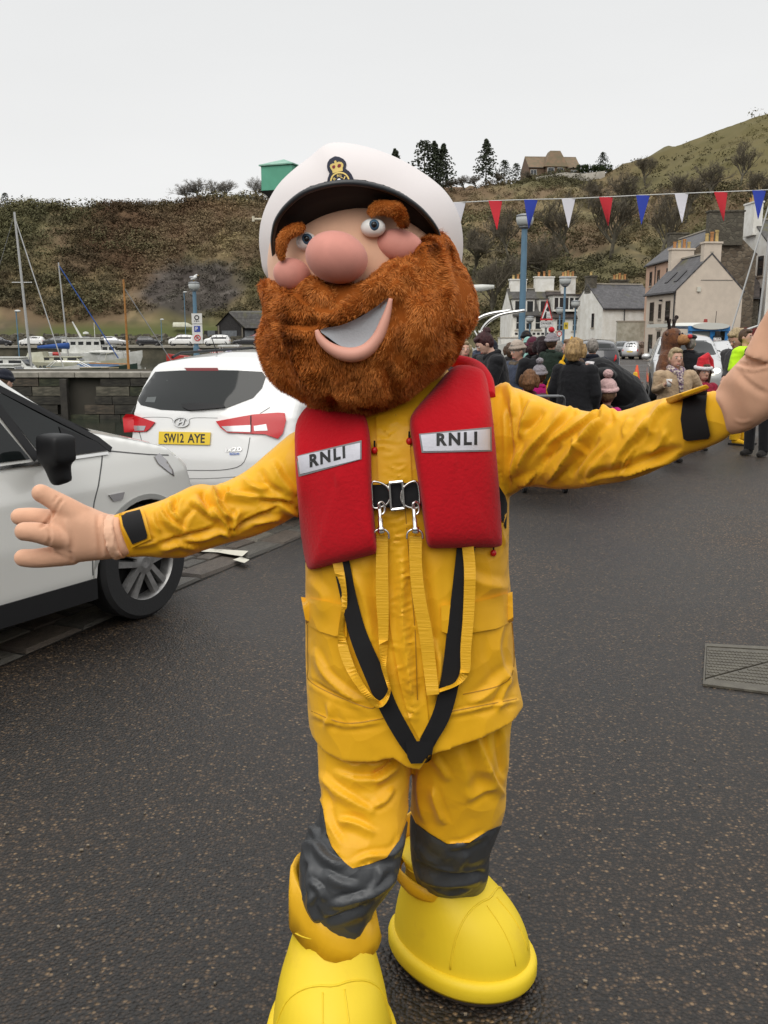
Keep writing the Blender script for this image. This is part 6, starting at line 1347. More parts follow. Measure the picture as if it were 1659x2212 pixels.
# bunting
BU = root('bunting', at(830, 445, 9.0), 'string of white, red and blue triangular pennants across the road', 'bunting')
sl = [(880, 441.5), (985, 437.5), (1070, 433.5), (1147, 431), (1228, 429), (1310, 425.5), (1390, 421.5), (1471, 418), (1556, 414.5), (1640, 411), (1720, 406), (1800, 400)]
S6 = smooth_line([list(at(px, py, 9.0-.0003*(px-880))) for px, py in sl], 6); ob('string', MB().tube(S6, .0045, 6), M('bunting_cord', (.6, .6, .58), .7), BU)
flg = [(905, 'b'), (991, 'w'), (1070, 'r'), (1147, 'b'), (1228, 'w'), (1309, 'r'), (1389, 'b'), (1472, 'w'), (1557, 'r'), (1640, 'b'), (1722, 'w')]
FM = {'w': M('pennant_white', (.72, .71, .76), .8), 'r': M('pennant_red', (.62, .03, .045), .8), 'b': M('pennant_blue', (.03, .06, .42), .8)}
for i, (px, c) in enumerate(flg):
    yl = interp(sl, px-14); yr = interp(sl, px+14); Yd = 9.0-.0003*(px-880); w_, hgt = 14.5, 63; sh = ((i*37) % 11-5)*1.2; m_ = MB(); n = 7; cur = ((i*53) % 7-3)*.008
    rows = []
    for j in range(n+1):
        t = j/n; hw = w_*(1-t)+.4; cx = px+sh*t; y_ = interp(sl, px)*(1-t)+(interp(sl, px)+hgt)*t
        rows.append([at(cx-hw, y_, Yd+cur*t*2), at(cx, y_, Yd-.010*(1-t)-cur*t), at(cx+hw, y_, Yd+cur*t)])
    for r1_, r2_ in zip(rows, rows[1:]): m_.add(r1_+r2_, [(0, 1, 4, 3), (1, 2, 5, 4)])
    ob('pennant', m_, FM[c], BU, sm=True)
# green cabin on its steel column, on the pier
p0 = at(598, 415, 42.4); zg0, zg1 = p0.z, hz_(598, 362, 42.4); gc = root('crane_cabin', (p0.x+.32, 42.5, 0), 'green boxy cabin with a low pyramid roof high on a steel column', 'cabin')
GRN = M('green_paint', (.10, .36, .24), .6, var=.06, vscale=2); hwid = .74; rot = Matrix.Rotation(R(-20), 3, 'Z')
def rl(v): return rot @ Vector(v)
m_ = MB(); m_.box((0, 0, (zg0+zg1)/2), (2*hwid, 2*hwid, zg1-zg0), M_=rot); lob('cabin', m_, GRN, gc, bevel=.02)
e2 = hwid+.07; m_ = MB(); m_.add([rl((sx*e2, sy*e2, zg1+.0)) for sx, sy in ((-1, -1), (1, -1), (1, 1), (-1, 1))]+[rl((sx*e2, sy*e2, zg1+.05)) for sx, sy in ((-1, -1), (1, -1), (1, 1), (-1, 1))]+[rl((0, 0, hz_(598, 343, 42.4)))], [(0, 3, 2, 1), (0, 1, 5, 4), (1, 2, 6, 5), (2, 3, 7, 6), (3, 0, 4, 7), (4, 5, 8), (5, 6, 8), (6, 7, 8), (7, 4, 8)]); lob('roof', m_, M('green_roof', (.24, .42, .33), .5, col2=(.15, .33, .25), vscale=2), gc)
m_ = MB(); m_.loft([[rl((sx*a_, sy*a_, z)) for sx, sy in ((-1, -1), (1, -1), (1, 1), (-1, 1))] for a_, z in ((.22, zg0-.62), (.55, zg0-.22), (.80, zg0-.002))]); lob('underframe', m_, LEAD, gc)
lob('column', MB().tube([(0, 0, 0), (0, 0, zg0-.55)], [.2, .15], 10), M('dark_steel', (.03, .03, .035), .5), gc); lob('vent', MB().box(rl((hwid+.01, -.1, zg0+.9)), (.02, .2, .35), M_=rot), LEAD, gc)
za = hz_(560, 474, 42.4); lob('arm', MB().tube([(-1.35, -.2, za), (0, 0, za)], .05, 8), M('pale_rusty_paint', (.60, .55, .42), .6, col2=(.35, .16, .06), vscale=6, c2pos=(.3, .42)), gc); lob('arm_cap', MB().tube([(-1.36, -.2, za-.10), (-1.36, -.2, za+.12)], .06, 8), _mats['pale_rusty_paint'], gc)
# barrier tape on the pier
pt = [at(427, 757, 42.4), at(470, 761, 42.3), at(520, 765, 42.2), at(570, 768, 42.1), at(640, 770, 42)]; S7 = [Vector(v) for v in smooth_line([list(p) for p in pt], 8)]; bt_ = root('barrier_tape', pt[0], 'red and white striped barrier tape stretched along the pier', 'tape')
for k_, mt in ((0, SRD), (1, SW)):
    m_ = MB(); N_ = 90; L_ = [S7[0].lerp(S7[0], 0)]; pl_ = [S7[min(len(S7)-1, int(i/N_*(len(S7)-1)))].lerp(S7[min(len(S7)-1, int(i/N_*(len(S7)-1))+1)], i/N_*(len(S7)-1) % 1) for i in range(N_+1)]
    for i in range(k_, N_, 2): a, b = pl_[i], pl_[i+1]; u_ = Vector((0, .004, .04)); m_.add([a-u_, b-u_+Vector((.02, 0, 0)), b+u_+Vector((.04, 0, 0)), a+u_+Vector((.02, 0, 0))], [(0, 1, 2, 3)])
    ob('red_stripes' if k_ == 0 else 'white_stripes', m_, mt, bt_)
# ================================================================ CARS
TYR = M('tyre_rubber', (0.012, 0.012, 0.013), .75, bump=.3, bscale=60, bdist=.004); RIM = M('alloy_rim', (.30, .295, .29), .42, metal=.75, var=.25, vscale=12); HUBD = M('wheel_well', (0.004, 0.004, 0.004), .95)
CGL = M('car_glass', (0.008, 0.010, 0.010), 0.045, spec=.42); CBK = M('black_trim', (0.007, 0.007, 0.008), .5, spec=.35); LRED = M('lamp_red', (.50, .006, .012), .22, spec=.4, coat=.15); LCLR = M('lamp_clear', (.42, .41, .42), .12, metal=.45, coat=.6)
def paint(n, c, met=.25, r_=.28): return M('paint_'+n, c, r_, metal=met, coat=.9, spec=.5)
def wheel(Rw, wd, near, side):
    """about the X axis; outer face towards side*X"""
    t = MB().lathe([(Rw*.66, -wd/2), (Rw*.93, -wd/2), (Rw, -wd*.38), (Rw, wd*.38), (Rw*.93, wd/2), (Rw*.66, wd/2), (Rw*.64, wd*.3), (Rw*.64, -wd*.3)], n=48 if near else 20, axis='X')
    r_ = MB().lathe([(Rw*.60, -wd*.4), (Rw*.665, -wd*.4), (Rw*.67, wd*.40), (Rw*.70, wd*.47), (Rw*.68, wd*.50), (Rw*.655, wd*.47), (Rw*.63, wd*.30), (Rw*.60, -wd*.35)], n=48 if near else 20, axis='X')
    s_ = MB(); n_ = 5
    if near:
        for i in range(n_):
            a0 = 2*math.pi*i/n_+.31
            for sg in (-1, 1):
                a = a0+sg*.10; b = a0+sg*.19; p0 = Vector((wd*.42, Rw*.16*math.cos(a0+sg*.42), Rw*.16*math.sin(a0+sg*.42))); p1 = Vector((wd*.40, Rw*.66*math.cos(b), Rw*.66*math.sin(b)))
                d_ = (p1-p0).normalized(); nn = Vector((0, -d_.z, d_.y)); ww0, ww1 = Rw*.045, Rw*.055
                s_.add([p0-nn*ww0, p0+nn*ww0, p1+nn*ww1, p1-nn*ww1]+[v-Vector((.035, 0, 0)) for v in (p0-nn*ww0*1.4, p0+nn*ww0*1.4, p1+nn*ww1*1.4, p1-nn*ww1*1.4)], [(0, 1, 2, 3), (7, 6, 5, 4), (0, 4, 5, 1), (1, 5, 6, 2), (2, 6, 7, 3), (3, 7, 4, 0)])
        s_.lathe([(.001, wd*.44), (Rw*.10, wd*.45), (Rw*.20, wd*.42), (Rw*.22, wd*.30), (.001, wd*.3)], n=28, axis='X')
    else:
        for i in range(n_): a = 2*math.pi*i/n_; s_.box((wd*.40, Rw*.36*math.cos(a), Rw*.36*math.sin(a)), (.03, Rw*.60, Rw*.15), M_=Matrix.Rotation(a, 3, 'X'))
        s_.lathe([(.001, wd*.44), (Rw*.16, wd*.42), (Rw*.18, wd*.2)], n=12, axis='X')
    w_ = MB().lathe([(.001, wd*.05), (Rw*.64, wd*.05), (Rw*.64, -wd*.1), (.001, -wd*.1)], n=24, axis='X')
    for q in (t, r_, s_, w_): q.v = [(v[0]*side, v[1], v[2]) for v in q.v]
    return t, r_, s_, w_
_bm = {}
def car_body(key, prof, W, H, vox, taper, Rw, ya, arch):
    if key in _bm: return _bm[key]
    n = len(prof); q = MB(); q.add([(-1*W/2, y, z) for y, z in prof]+[(W/2, y, z) for y, z in prof], [tuple(range(n)), tuple(range(2*n-1, n-1, -1))]+[(i, n+i, n+(i+1) % n, (i+1) % n) for i in range(n)])
    me = q.mesh(); bm = bmesh.new(); bm.from_mesh(me); bmesh.ops.recalc_face_normals(bm, faces=bm.faces); bm.to_mesh(me); bm.free()
    me = remesh(me, vox, max(2, int(.15/vox)), .55); a = verts(me); Ln = max(p[0] for p in prof); xn = np.clip(a[:, 0]/(W/2), -1, 1)
    wf = np.array([interp(taper, z) for z in a[:, 2]]); pl = 1-(.07 if key[0] == 'mpv' else .12)*np.clip((np.abs(a[:, 1])-.60*Ln)/(.40*Ln), 0, 1)**2
    a[:, 1] -= np.clip(a[:, 1]/(.35*Ln), -1, 1)*.17*np.abs(xn)**2.2*np.clip(1.2-a[:, 2]*.3, 0, 1); a[:, 2] -= .07*xn**2*np.clip((a[:, 2]-.85)/.5, 0, 1); a[:, 0] *= wf*pl; setverts(me, a)
    me.materials.append(None); me.materials.append(None)
    if arch:
        c = MB()
        for yy in ya:
            for sx in (-1, 1): c.lathe([(.001, -.24), (Rw*1.13, -.24), (Rw*1.13, .24), (.001, .24)], (sx*(W/2-.02), yy, Rw*.98), 40, 'X')
        cm = c.mesh(); cm.materials.append(HUBD); bm = bmesh.new(); bm.from_mesh(cm); bmesh.ops.recalc_face_normals(bm, faces=bm.faces); bm.to_mesh(cm); bm.free(); me = boolean(me, cm)
    _bm[key] = me; return me
TAP = lambda H: [(0.15, .94), (.35, .985), (.6, 1.0), (.95, .99), (1.12, .985), (1.28, .945), (H-.12, .86), (H, .80)] if H == 1.62 else [(0.15, .93), (.35, .985), (.6, 1.0), (.85, .985), (1.0, .95), (H-.12, .76), (H, .70)]
PROF = {'mpv': ([(-2.03, .24), (-2.08, .42), (-2.07, .62), (-2.01, .82), (-1.95, 1.0), (-1.86, 1.16), (-1.68, 1.44), (-1.60, 1.485), (-1.2, 1.525), (-.6, 1.545), (0, 1.52), (.42, 1.44), (1.12, 1.10), (1.3, 1.03), (1.75, .90), (1.97, .74), (2.05, .52), (2.03, .24)], 1.76, 1.62, .31, (-1.27, 1.33)),
        'suv': ([(-2.1, .26), (-2.14, .5), (-2.12, .8), (-2.02, 1.05), (-1.85, 1.35), (-1.7, 1.55), (-1.3, 1.63), (-.5, 1.69), (.2, 1.66), (.60, 1.56), (1.14, 1.19), (1.42, 1.12), (1.75, 1.03), (1.92, .90), (2.01, .66), (2.02, .42), (1.98, .26)], 1.80, 1.66, .345, (-1.28, 1.30)),
        'hatch': ([(-1.95, .22), (-2.0, .5), (-1.95, .85), (-1.75, 1.25), (-1.55, 1.40), (-.8, 1.46), (-.1, 1.44), (.3, 1.34), (1.0, 1.0), (1.3, .92), (1.8, .78), (2.0, .6), (2.02, .4), (2.0, .22)], 1.72, 1.46, .31, (-1.25, 1.25)),
        'estate': ([(-2.25, .22), (-2.28, .5), (-2.22, .85), (-2.1, 1.15), (-1.85, 1.38), (-1.3, 1.44), (-.3, 1.45), (.2, 1.36), (.95, .98), (1.3, .93), (2.0, .78), (2.2, .62), (2.25, .4), (2.2, .22)], 1.76, 1.45, .31, (-1.3, 1.38)),
        'mini': ([(-1.72, .22), (-1.76, .5), (-1.73, .85), (-1.6, 1.15), (-1.38, 1.38), (-1.1, 1.46), (-.4, 1.49), (.1, 1.44), (.75, 1.05), (1.0, .98), (1.5, .82), (1.7, .62), (1.74, .4), (1.7, .22)], 1.63, 1.49, .29, (-1.12, 1.18))}
def make_car(kind, pnt, loc, heading, label, near=0, group=None, zs=1.0, glass=True, cat='car'):
    prof, W, H, Rw, ya = PROF[kind]; r_ = root('parked_car', (loc[0], loc[1], gz(loc[1]) if len(loc) < 3 else loc[2]), label, cat, group, -heading, zs)
    key = (kind, near); me = car_body(key, prof, W, H, .025 if near == 2 else (.045 if near else .085), TAP(H), Rw, ya, near > 0).copy()
    me.materials.clear(); me.materials.append(pnt); me.materials.append(HUBD)
    if not near: me.polygons.foreach_set('material_index', [0]*len(me.polygons))
    else:
        me.materials.clear(); me.materials.append(pnt); me.materials.append(HUBD); a = verts(me)
        for p in me.polygons:
            c = p.center; p.material_index = 1 if any(abs(math.hypot(c.y-yy, c.z-Rw*.98)) < Rw*1.122 for yy in ya) and abs(c.x) > W/2-.30 and abs(p.normal.x) < .97 or (any(math.hypot(c.y-yy, c.z-Rw*.98) < Rw*1.12 for yy in ya) and abs(c.x) < W/2-.2) else 0
    body = ob('body', me, None, r_, world=False, sm=True, ang=R(40) if near else None); T_ = bvh(me)
    for sx in (-1, 1):
        for yy in ya:
            t, ri, sp, wl = wheel(Rw, .20, near, sx); t.v = [(v[0]+sx*(W/2-.115), v[1]+yy, v[2]+Rw) for v in t.v]; wo = lob('wheel', t, TYR, r_, sm=True, ang=.6)
            for q, nm, mt in ((ri, 'rim', RIM), (sp, 'spokes', RIM), (wl, 'hub', HUBD)): q.v = [(v[0]+sx*(W/2-.115), v[1]+yy, v[2]+Rw) for v in q.v]; lob(nm, q, mt, wo, sm=(nm == 'rim'))
    if near == 2: lob('underbody_light_block', MB().bbox((-W*.36, -max(p[0] for p in prof)*.86, .13), (W*.36, max(p[0] for p in prof)*.86, .34)), CBK, r_)  # black box added beneath near cars to block light and darken the ground there
    zb = {'mpv': 1.0, 'suv': 1.02, 'hatch': .93, 'estate': .92, 'mini': .98}[kind]
    tops = [(y, z) for y, z in prof if z > zb]
    def side_poly(ins=.09):
        P_ = [(min(p[0] for p in tops)+.28, zb)]; P_ += [(y*.93+(0.03 if y < 0 else -.06), z-ins-.02) for y, z in tops if z-ins > zb+.08]; P_.append((max(p[0] for p in tops)-.22, zb)); return P_
    if glass:
        st = .10 if near else .25; sp_ = side_poly()
        for sx, nm in ((1, 'side_windows'), (-1, 'side_windows')):
            rf = plane_ray((sx*3, 0, 0), (0, 1, 0), (0, 0, 1), (-sx, 0, 0))
            lob(nm, patch(sp_, T_, rf, .006, .006, st, 2.2), CGL, r_)
            for yb in (-.05, -.95): lob('pillar', patch([(yb-.035, zb), (yb+.035, zb), (yb+.0, H-.14), (yb-.07, H-.14)], T_, rf, .009, .004, .2, 2.2), CBK, r_)
            if near: lob('shut_line', strip([(.95, .40), (1.0, .7), (.92, zb-.03)], .012, T_, rf, .0015, .002, 2.2), CBK, r_); lob('shut_line', strip([(-.06, .34), (-.05, zb-.02)], .012, T_, rf, .0015, .002, 2.2), CBK, r_); 
            lob('sill', patch([(-ya[1]+.42, .20), (ya[1]-.42, .20), (ya[1]-.42, .33), (-ya[1]+.42, .33)], T_, rf, .006, .006, .3, 2.2), CBK, r_); lob('door_handle', MB().box((sx*(W/2-.005), -.2, zb-.1), (.03, .18, .03)), pnt, r_)
            lob('mirror', MB().ell((sx*(W/2+.08), .78, zb+.08), (.12, .07, .085), 12, 8), pnt, r_, sm=True)
        rf = plane_ray((0, 4, 0), (1, 0, 0), (0, 0, 1), (0, -1, 0)); lob('windscreen', patch([(-W*.36, zb+.14), (W*.36, zb+.14), (W*.40, zb+.16), (W*.325, H-.14), (-W*.325, H-.14), (-W*.40, zb+.16)], T_, rf, .006, .006, st, 3), CGL, r_)
        for sx in (-1, 1): f_ = lob('headlight', patch([(sx*W*.30, zb-.30), (sx*W*.455, zb-.27), (sx*W*.465, zb-.14), (sx*W*.38, zb-.17)][::sx], T_, rf, .006, .006, .08, 2.2), LCLR, r_)
        lob('grille', patch([(-W*.22, .52), (W*.22, .52), (W*.25, .66), (-W*.25, .66)], T_, rf, .006, .006, .2, 2), CBK, r_); lob('lower_grille', patch([(-W*.32, .26), (W*.32, .26), (W*.36, .40), (-W*.36, .40)], T_, rf, .006, .006, .2, 2), CBK, r_)
        rb = plane_ray((0, -4, 0), (1, 0, 0), (0, 0, 1), (0, 1, 0)); lob('rear_window', patch([(-W*.35, zb+.12), (W*.35, zb+.12), (W*.31, H-.16), (-W*.31, H-.16)], T_, rb, .006, .006, st, 2.2), CGL, r_)
        for sx in (-1, 1): lob('tail_light', patch([(sx*W*.33, zb-.26), (sx*W*.45, zb-.26), (sx*W*.46, zb-.02), (sx*W*.36, zb-.02)][::sx], T_, rb, .008, .008, .1, 2.2), LRED, r_)
        lob('number_plate', patch([(-.26, zb-.36), (.26, zb-.36), (.26, zb-.25), (-.26, zb-.25)], T_, rb, .012, .01, .2, 2.2), M('plate_yellow', (.72, .50, .02), .4), r_)
    return r_, body, T_, me, H, W, zb
WHP = paint('white', (.74, .74, .73), .0, .3); SLP = paint('silver', (.50, .50, .50), .7, .32); DKP = paint('dark', (.018, .018, .022), .3, .25); GRP = paint('graphite', (.05, .055, .06), .5, .3); MRP = paint('maroon', (.12, .015, .02), .4, .3); PGP = paint('warm_white', (.74, .735, .70), .15, .34)
# ---- the white car seen from behind
def world_tree(me, r_):
    m = Matrix.Translation(r_.location) @ Matrix.Rotation(r_.rotation_euler.z, 4, 'Z'); return BVHTree.FromPolygons([m @ v.co for v in me.vertices], [tuple(p.vertices) for p in me.polygons])
HD1 = R(19); rc = Vector((-1.62, 8.12, 0)); u1 = Vector((math.sin(HD1), math.cos(HD1), 0)); cc = rc+u1*2.04
c1, b1, t1, m1, *_ = make_car('mpv', WHP, (cc.x, cc.y), HD1, 'white compact people carrier seen from behind, yellow plate SW12 AYE', 2, glass=False)
W1 = world_tree(m1, c1)
def cp(name, poly, mat, par, tree, off=.006, th=.006, step=10, d=8.0): return ob(name, patch(poly, tree, cam_ray, off, th, step, d), mat, par)
rg1 = cp('rear_window', [(335, 803), (392, 800), (449, 799), (510, 800), (566, 803), (574, 814), (566, 838), (547, 859), (490, 881), (408, 888), (347, 885), (304, 875), (297, 865), (310, 838)], CGL, c1, W1)
ob('heated_line', strip([(360, 822), (540, 820)], 1.2, W1, off=.008, th=.001, default=8), M('sticker_grey', (.10, .11, .11), .5), rg1)
cp('sticker', [(318, 858), (338, 857), (334, 869), (314, 868)], _mats['sticker_grey'], rg1, W1, .008, .001, 9)
cp('wiper', [(392, 872), (430, 870), (482, 874), (486, 880), (430, 885), (408, 886), (393, 879)], CBK, c1, W1, .035, .03, 8)
cp('brake_light', [(398, 794.5), (470, 794.5), (472, 801), (404, 801)], M('dull_red_lens', (.16, .012, .014), .2), c1, W1, .008, .008, 8)
l1 = cp('tail_light', [(272, 894), (286, 895), (335, 912), (323, 926), (315, 932), (268, 934), (265, 903)], LRED, c1, W1, .022, .02, 6); cp('reversing_lens', [(268, 919), (315, 920), (311, 930), (268, 931)], LCLR, l1, W1, .026, .004, 6)
l2 = cp('tail_light', [(466, 910), (547, 895), (600, 891), (615, 892), (618, 908), (611, 936), (600, 948), (572, 938), (490, 934), (476, 924)], LRED, c1, W1, .022, .02, 6); cp('reversing_lens', [(478, 921), (541, 918), (541, 933), (490, 932)], LCLR, l2, W1, .026, .004, 6)
cp('amber_lens', [(548, 920), (575, 916), (578, 930), (549, 931)], LCLR, l2, W1, .026, .004, 6); cp('lamp_rib', [(540.5, 898), (543, 897), (543, 934), (540.5, 934)], CBK, l2, W1, .025, .004, 6)
np1 = cp('number_plate', [(343, 932), (455, 934), (453, 961), (342, 959)], M('plate_yellow', (.72, .50, .02), .4), c1, W1, .018, .014, 10)
for w_, q4 in (('SW12', [(354, 956), (397, 956.5), (397, 936.5), (355, 936)]), ('AYE', [(405, 956.5), (442, 957), (443, 937.5), (405, 936.8)])): ob('lettering', lettering(w_, q4, W1, off=.0195, bold=.035, default=8), INK, np1)
bd = [(391+16*math.cos(t), 911.6+10*math.sin(t)) for t in [2*math.pi*i/28 for i in range(29)]]
em = ob('emblem', strip(bd, 2.6, W1, off=.018, th=.014, default=8), CHR, c1)
for ln in ([(384, 918), (388, 905)], [(394, 918), (398, 905)], [(386, 913), (396, 910)]): ob('emblem_bar', strip(ln, 2.8, W1, off=.018, th=.012, default=8), CHR, em)
ob('model_lettering', lettering('ix20', [(487, 976), (522, 974.5), (522, 965), (487, 966)], W1, off=.012, bold=.03, default=8), CHR, c1); ob('model_lettering', lettering('blue', [(496, 983), (517, 982), (517, 976), (496, 977)], W1, off=.012, bold=.03, default=8), M('blue_badge', (.05, .12, .4), .4), c1)
for ln, wd_ in (([(300, 903), (330, 901), (368, 903), (374, 913)], .9), ([(408, 913), (416, 903), (470, 903)], .9), ([(300, 930), (309, 962), (320, 994), (339, 1013), (420, 1016), (490, 1014), (527, 998), (540, 945)], 1.5), ([(292, 876), (283, 893)], 1.4), ([(583, 880), (562, 893)], 1.4), ([(270, 1018), (330, 1030), (440, 1034), (560, 1026)], 1.2)):
    ob('shut_line', strip(smooth_line(ln, 4), wd_, W1, off=.0025, th=.002, default=8), M('panel_gap', (.10, .10, .10), .6), c1)
cp('bumper_insert', [(285, 1062), (560, 1062), (556, 1090), (290, 1090)], M('dark_grey_plastic', (.05, .05, .052), .6), c1, W1, .008, .008, 20)
for sx in (-1, 1): lob('roof_rail', MB().tube([(sx*.60, -1.45, 1.475), (sx*.60, -1.3, 1.515), (sx*.60, .2, 1.54), (sx*.60, .35, 1.48)], .014, 8), CBK, c1)
an_ = MB(); p = at(472, 778, 8.9); an_.tube([p, at(474, 772, 8.9)], [.03, .02], 8); an_.tube([at(473, 774, 8.9), at(456, 726, 9.0)], [.007, .004], 6); ob('aerial', an_, CBK, c1)
for sx in (-1, 1): rf = plane_ray((sx*3, 0, 0), (0, 1, 0), (0, 0, 1), (-sx, 0, 0)); lob('side_windows', patch([(-1.45, 1.02), (1.0, 1.0), (.45, 1.37), (-.4, 1.43), (-1.3, 1.40)], t1, rf, .006, .006, .12, 2.2), CGL, c1); lob('mirror', MB().ell((sx*.98, .75, 1.05), (.12, .08, .085), 12, 8), WHP, c1, sm=True)
# ---- the silver-white car at the left, nose to the right
HD2 = R(31); hub = Vector((-1.51, 5.48, 0)); u2 = Vector((math.sin(HD2), math.cos(HD2), 0)); r2_ = Vector((math.cos(HD2), -math.sin(HD2), 0)); cc = hub-r2_*.785-u2*1.30
c2, b2, t2, m2, *_ = make_car('suv', PGP, (cc.x, cc.y), HD2, 'silver-white crossover at the left edge with black door mirror, costume hand in front of it', 2, glass=False)
W2 = world_tree(m2, c2)
rfR = plane_ray((3, 0, 0), (0, 1, 0), (0, 0, 1), (-1, 0, 0)); rfL = plane_ray((-3, 0, 0), (0, 1, 0), (0, 0, 1), (1, 0, 0)); rfF = plane_ray((0, 4, 0), (1, 0, 0), (0, 0, 1), (0, -1, 0))
for rf in (rfR, rfL):
    lob('door_window', patch([(-.30, 1.06), (.56, 1.055), (.36, 1.41), (.20, 1.47), (-.32, 1.53)], t2, rf, .006, .006, .08, 2.2), CGL, c2); lob('rear_door_window', patch([(-1.20, 1.07), (-.42, 1.065), (-.44, 1.55), (-1.05, 1.52)], t2, rf, .006, .006, .1, 2.2), CGL, c2)
    q_w = lob('quarter_window', patch([(.64, 1.055), (1.06, 1.05), (1.02, 1.10), (.52, 1.39), (.45, 1.40)], t2, rf, .006, .006, .06, 2.2), CGL, c2); lob('window_frame', strip([(-.36, 1.56), (.20, 1.50), (.50, 1.42), (1.04, 1.11), (1.11, 1.045)], .035, t2, rf, .010, .006, 2.2), CBK, c2)
    lob('mirror_panel', patch([(.80, 1.045), (1.08, 1.045), (1.02, 1.10), (.80, 1.20)], t2, rf, .012, .006, .06, 2.2), CBK, c2)
    lob('pillar', strip([(.60, 1.05), (.40, 1.44)], .05, t2, rf, .010, .006, 2.2), CBK, c2); lob('chrome_strip', strip([(-1.2, 1.035), (1.08, 1.03)], .016, t2, rf, .012, .008, 2.2), CHR, c2)
    lob('shut_line', strip(smooth_line([(1.04, 1.02), (.98, .90), (.90, .72), (.88, .45), (.88, .36)], 4), .009, t2, rf, .001, .002, 2.2), M('panel_gap', (.10, .10, .10), .6), c2)
    lob('shut_line', strip([(-.36, 1.03), (-.36, .36)], .009, t2, rf, .001, .002, 2.2), _mats['panel_gap'], c2); lob('wing_line', strip(smooth_line([(1.09, 1.04), (1.4, .985), (1.75, .93), (1.95, .84)], 4), .008, t2, rf, .001, .002, 2.2), _mats['panel_gap'], c2)
    lob('sill', patch([(-.90, .22), (.90, .22), (.90, .34), (-.90, .34)], t2, rf, .012, .01, .2, 2.2), CBK, c2); lob('indicator', patch([(1.02, .80), (1.14, .80), (1.12, .76), (1.05, .76)], t2, rf, .010, .008, .05, 2.2), LCLR, c2)
    an0 = [R(a_) for a_ in range(-8, 189, 7)]; lob('arch_lip', strip([(1.30+.402*math.cos(a_), .345+.402*math.sin(a_)) for a_ in an0], .028, t2, rf, .008, .006, 2.2), M('arch_grey', (.30, .30, .285), .5), c2)
    lob('door_handle', patch([(-.28, .93), (-.10, .93), (-.10, .90), (-.28, .90)], t2, rf, .03, .02, .06, 2.2), PGP, c2)
lob('windscreen', patch([(-.66, 1.14), (.66, 1.14), (.58, 1.52), (-.58, 1.52)], t2, rfF, .006, .006, .1, 3), CGL, c2); lob('grille', patch([(-.4, .56), (.4, .56), (.46, .72), (-.46, .72)], t2, rfF, .006, .006, .1, 2.2), CBK, c2); lob('lower_grille', patch([(-.55, .30), (.55, .30), (.6, .45), (-.6, .45)], t2, rfF, .006, .006, .1, 2.2), CBK, c2)
cp('headlight', [(334, 986), (345, 979), (360, 993), (374, 1015), (377, 1028), (363, 1018), (343, 1002)], LCLR, c2, W2, .012, .010, 6, 6.0)
for rl_ in (1, -1): lob('mirror_housing', remesh(MB().box((rl_*1.02, .57, 1.12), (.17, .14, .155)).tube([(rl_*1.0, .58, 1.08), (rl_*1.02, .60, .93)], [.075, .058], 12).tube([(rl_*.98, .60, 1.06), (rl_*.86, .66, 1.04)], [.05, .045], 10), .016, 12, .7), CBK, c2, sm=True)
# things seen inside through the glass stay dark
# ---- silver car facing the crowd with its lamps lit
p = at(1480, 720, 25); sc3, b3, t3, m3, H3, W3_, zb3 = make_car('suv', SLP, (p.x, p.y), R(194), 'silver car facing the camera with lit headlights behind the reindeer costume', 1)
EML = M('lit_headlight', (.9, .9, .85), .2, emit=(1.0, .93, .75, 5.0))
for sx in (-1, 1): lob('headlamp_bulb', MB().ell((sx*.66, 2.0, .80), (.09, .05, .06), 12, 8), EML, sc3, sm=True)
# ---- dark small car from behind and the one in front of it
p = at(1288, 720, 35); cF = make_car('mini', DKP, (p.x, p.y), R(9), 'dark small hatchback parked by the crowd, seen from behind', 1)[0]
p = at(1286, 720, 41); make_car('hatch', GRP, (p.x, p.y), R(9), 'grey hatchback parked in front of the dark small hatchback', 0)
p = at(1347, 720, 88); make_car('suv', GRP, (p.x, p.y), R(188), 'dark car nose-on at the end of the road by the white houses', 0, 'cars at the far end of the road')
p = at(1376, 720, 86); make_car('suv', SLP, (p.x, p.y), R(30), 'muddy silver car parked beside the cream cottage', 0, 'cars at the far end of the road')
p = at(1585, 720, 33); make_car('hatch', SLP, (p.x, p.y), R(185), 'white car mostly hidden behind the blue land train', 0)
# ---- across the harbour, side on
FARC = [(68, 'hatch', WHP, 'white hatchback across the harbour behind the tall yacht mast', -90), (246, 'estate', SLP, 'silver estate car across the harbour left of the wooden mast', 90), (322, 'hatch', DKP, 'dark car across the harbour right of the wooden mast', 90),
        (392, 'suv', WHP, 'white off-roader across the harbour left of the pier lamp post', -90), (468, 'suv', WHP, 'white car across the harbour right of the pier lamp post', -90), (533, 'estate', DKP, 'dark saloon across the harbour beside the costume beard', -90), (-2, 'hatch', DKP, 'dark car cut by the left edge across the harbour', 90), (120, 'hatch', GRP, 'grey car behind the fishing boat wheelhouse', -90), (170, 'hatch', DKP, 'dark car behind the fishing boat roof', -90)]
for px, k, pn, lb, hd in FARC: p = at(px, 720, 142.5); make_car(k, pn, (p.x, p.y, -.18), R(hd), lb, 0, 'cars parked across the harbour')
p = at(556, 720, 150.5); make_car('hatch', MRP, (p.x, p.y, .35), R(-90), 'maroon car on higher ground in front of the boat shed', 0, 'cars parked across the harbour')
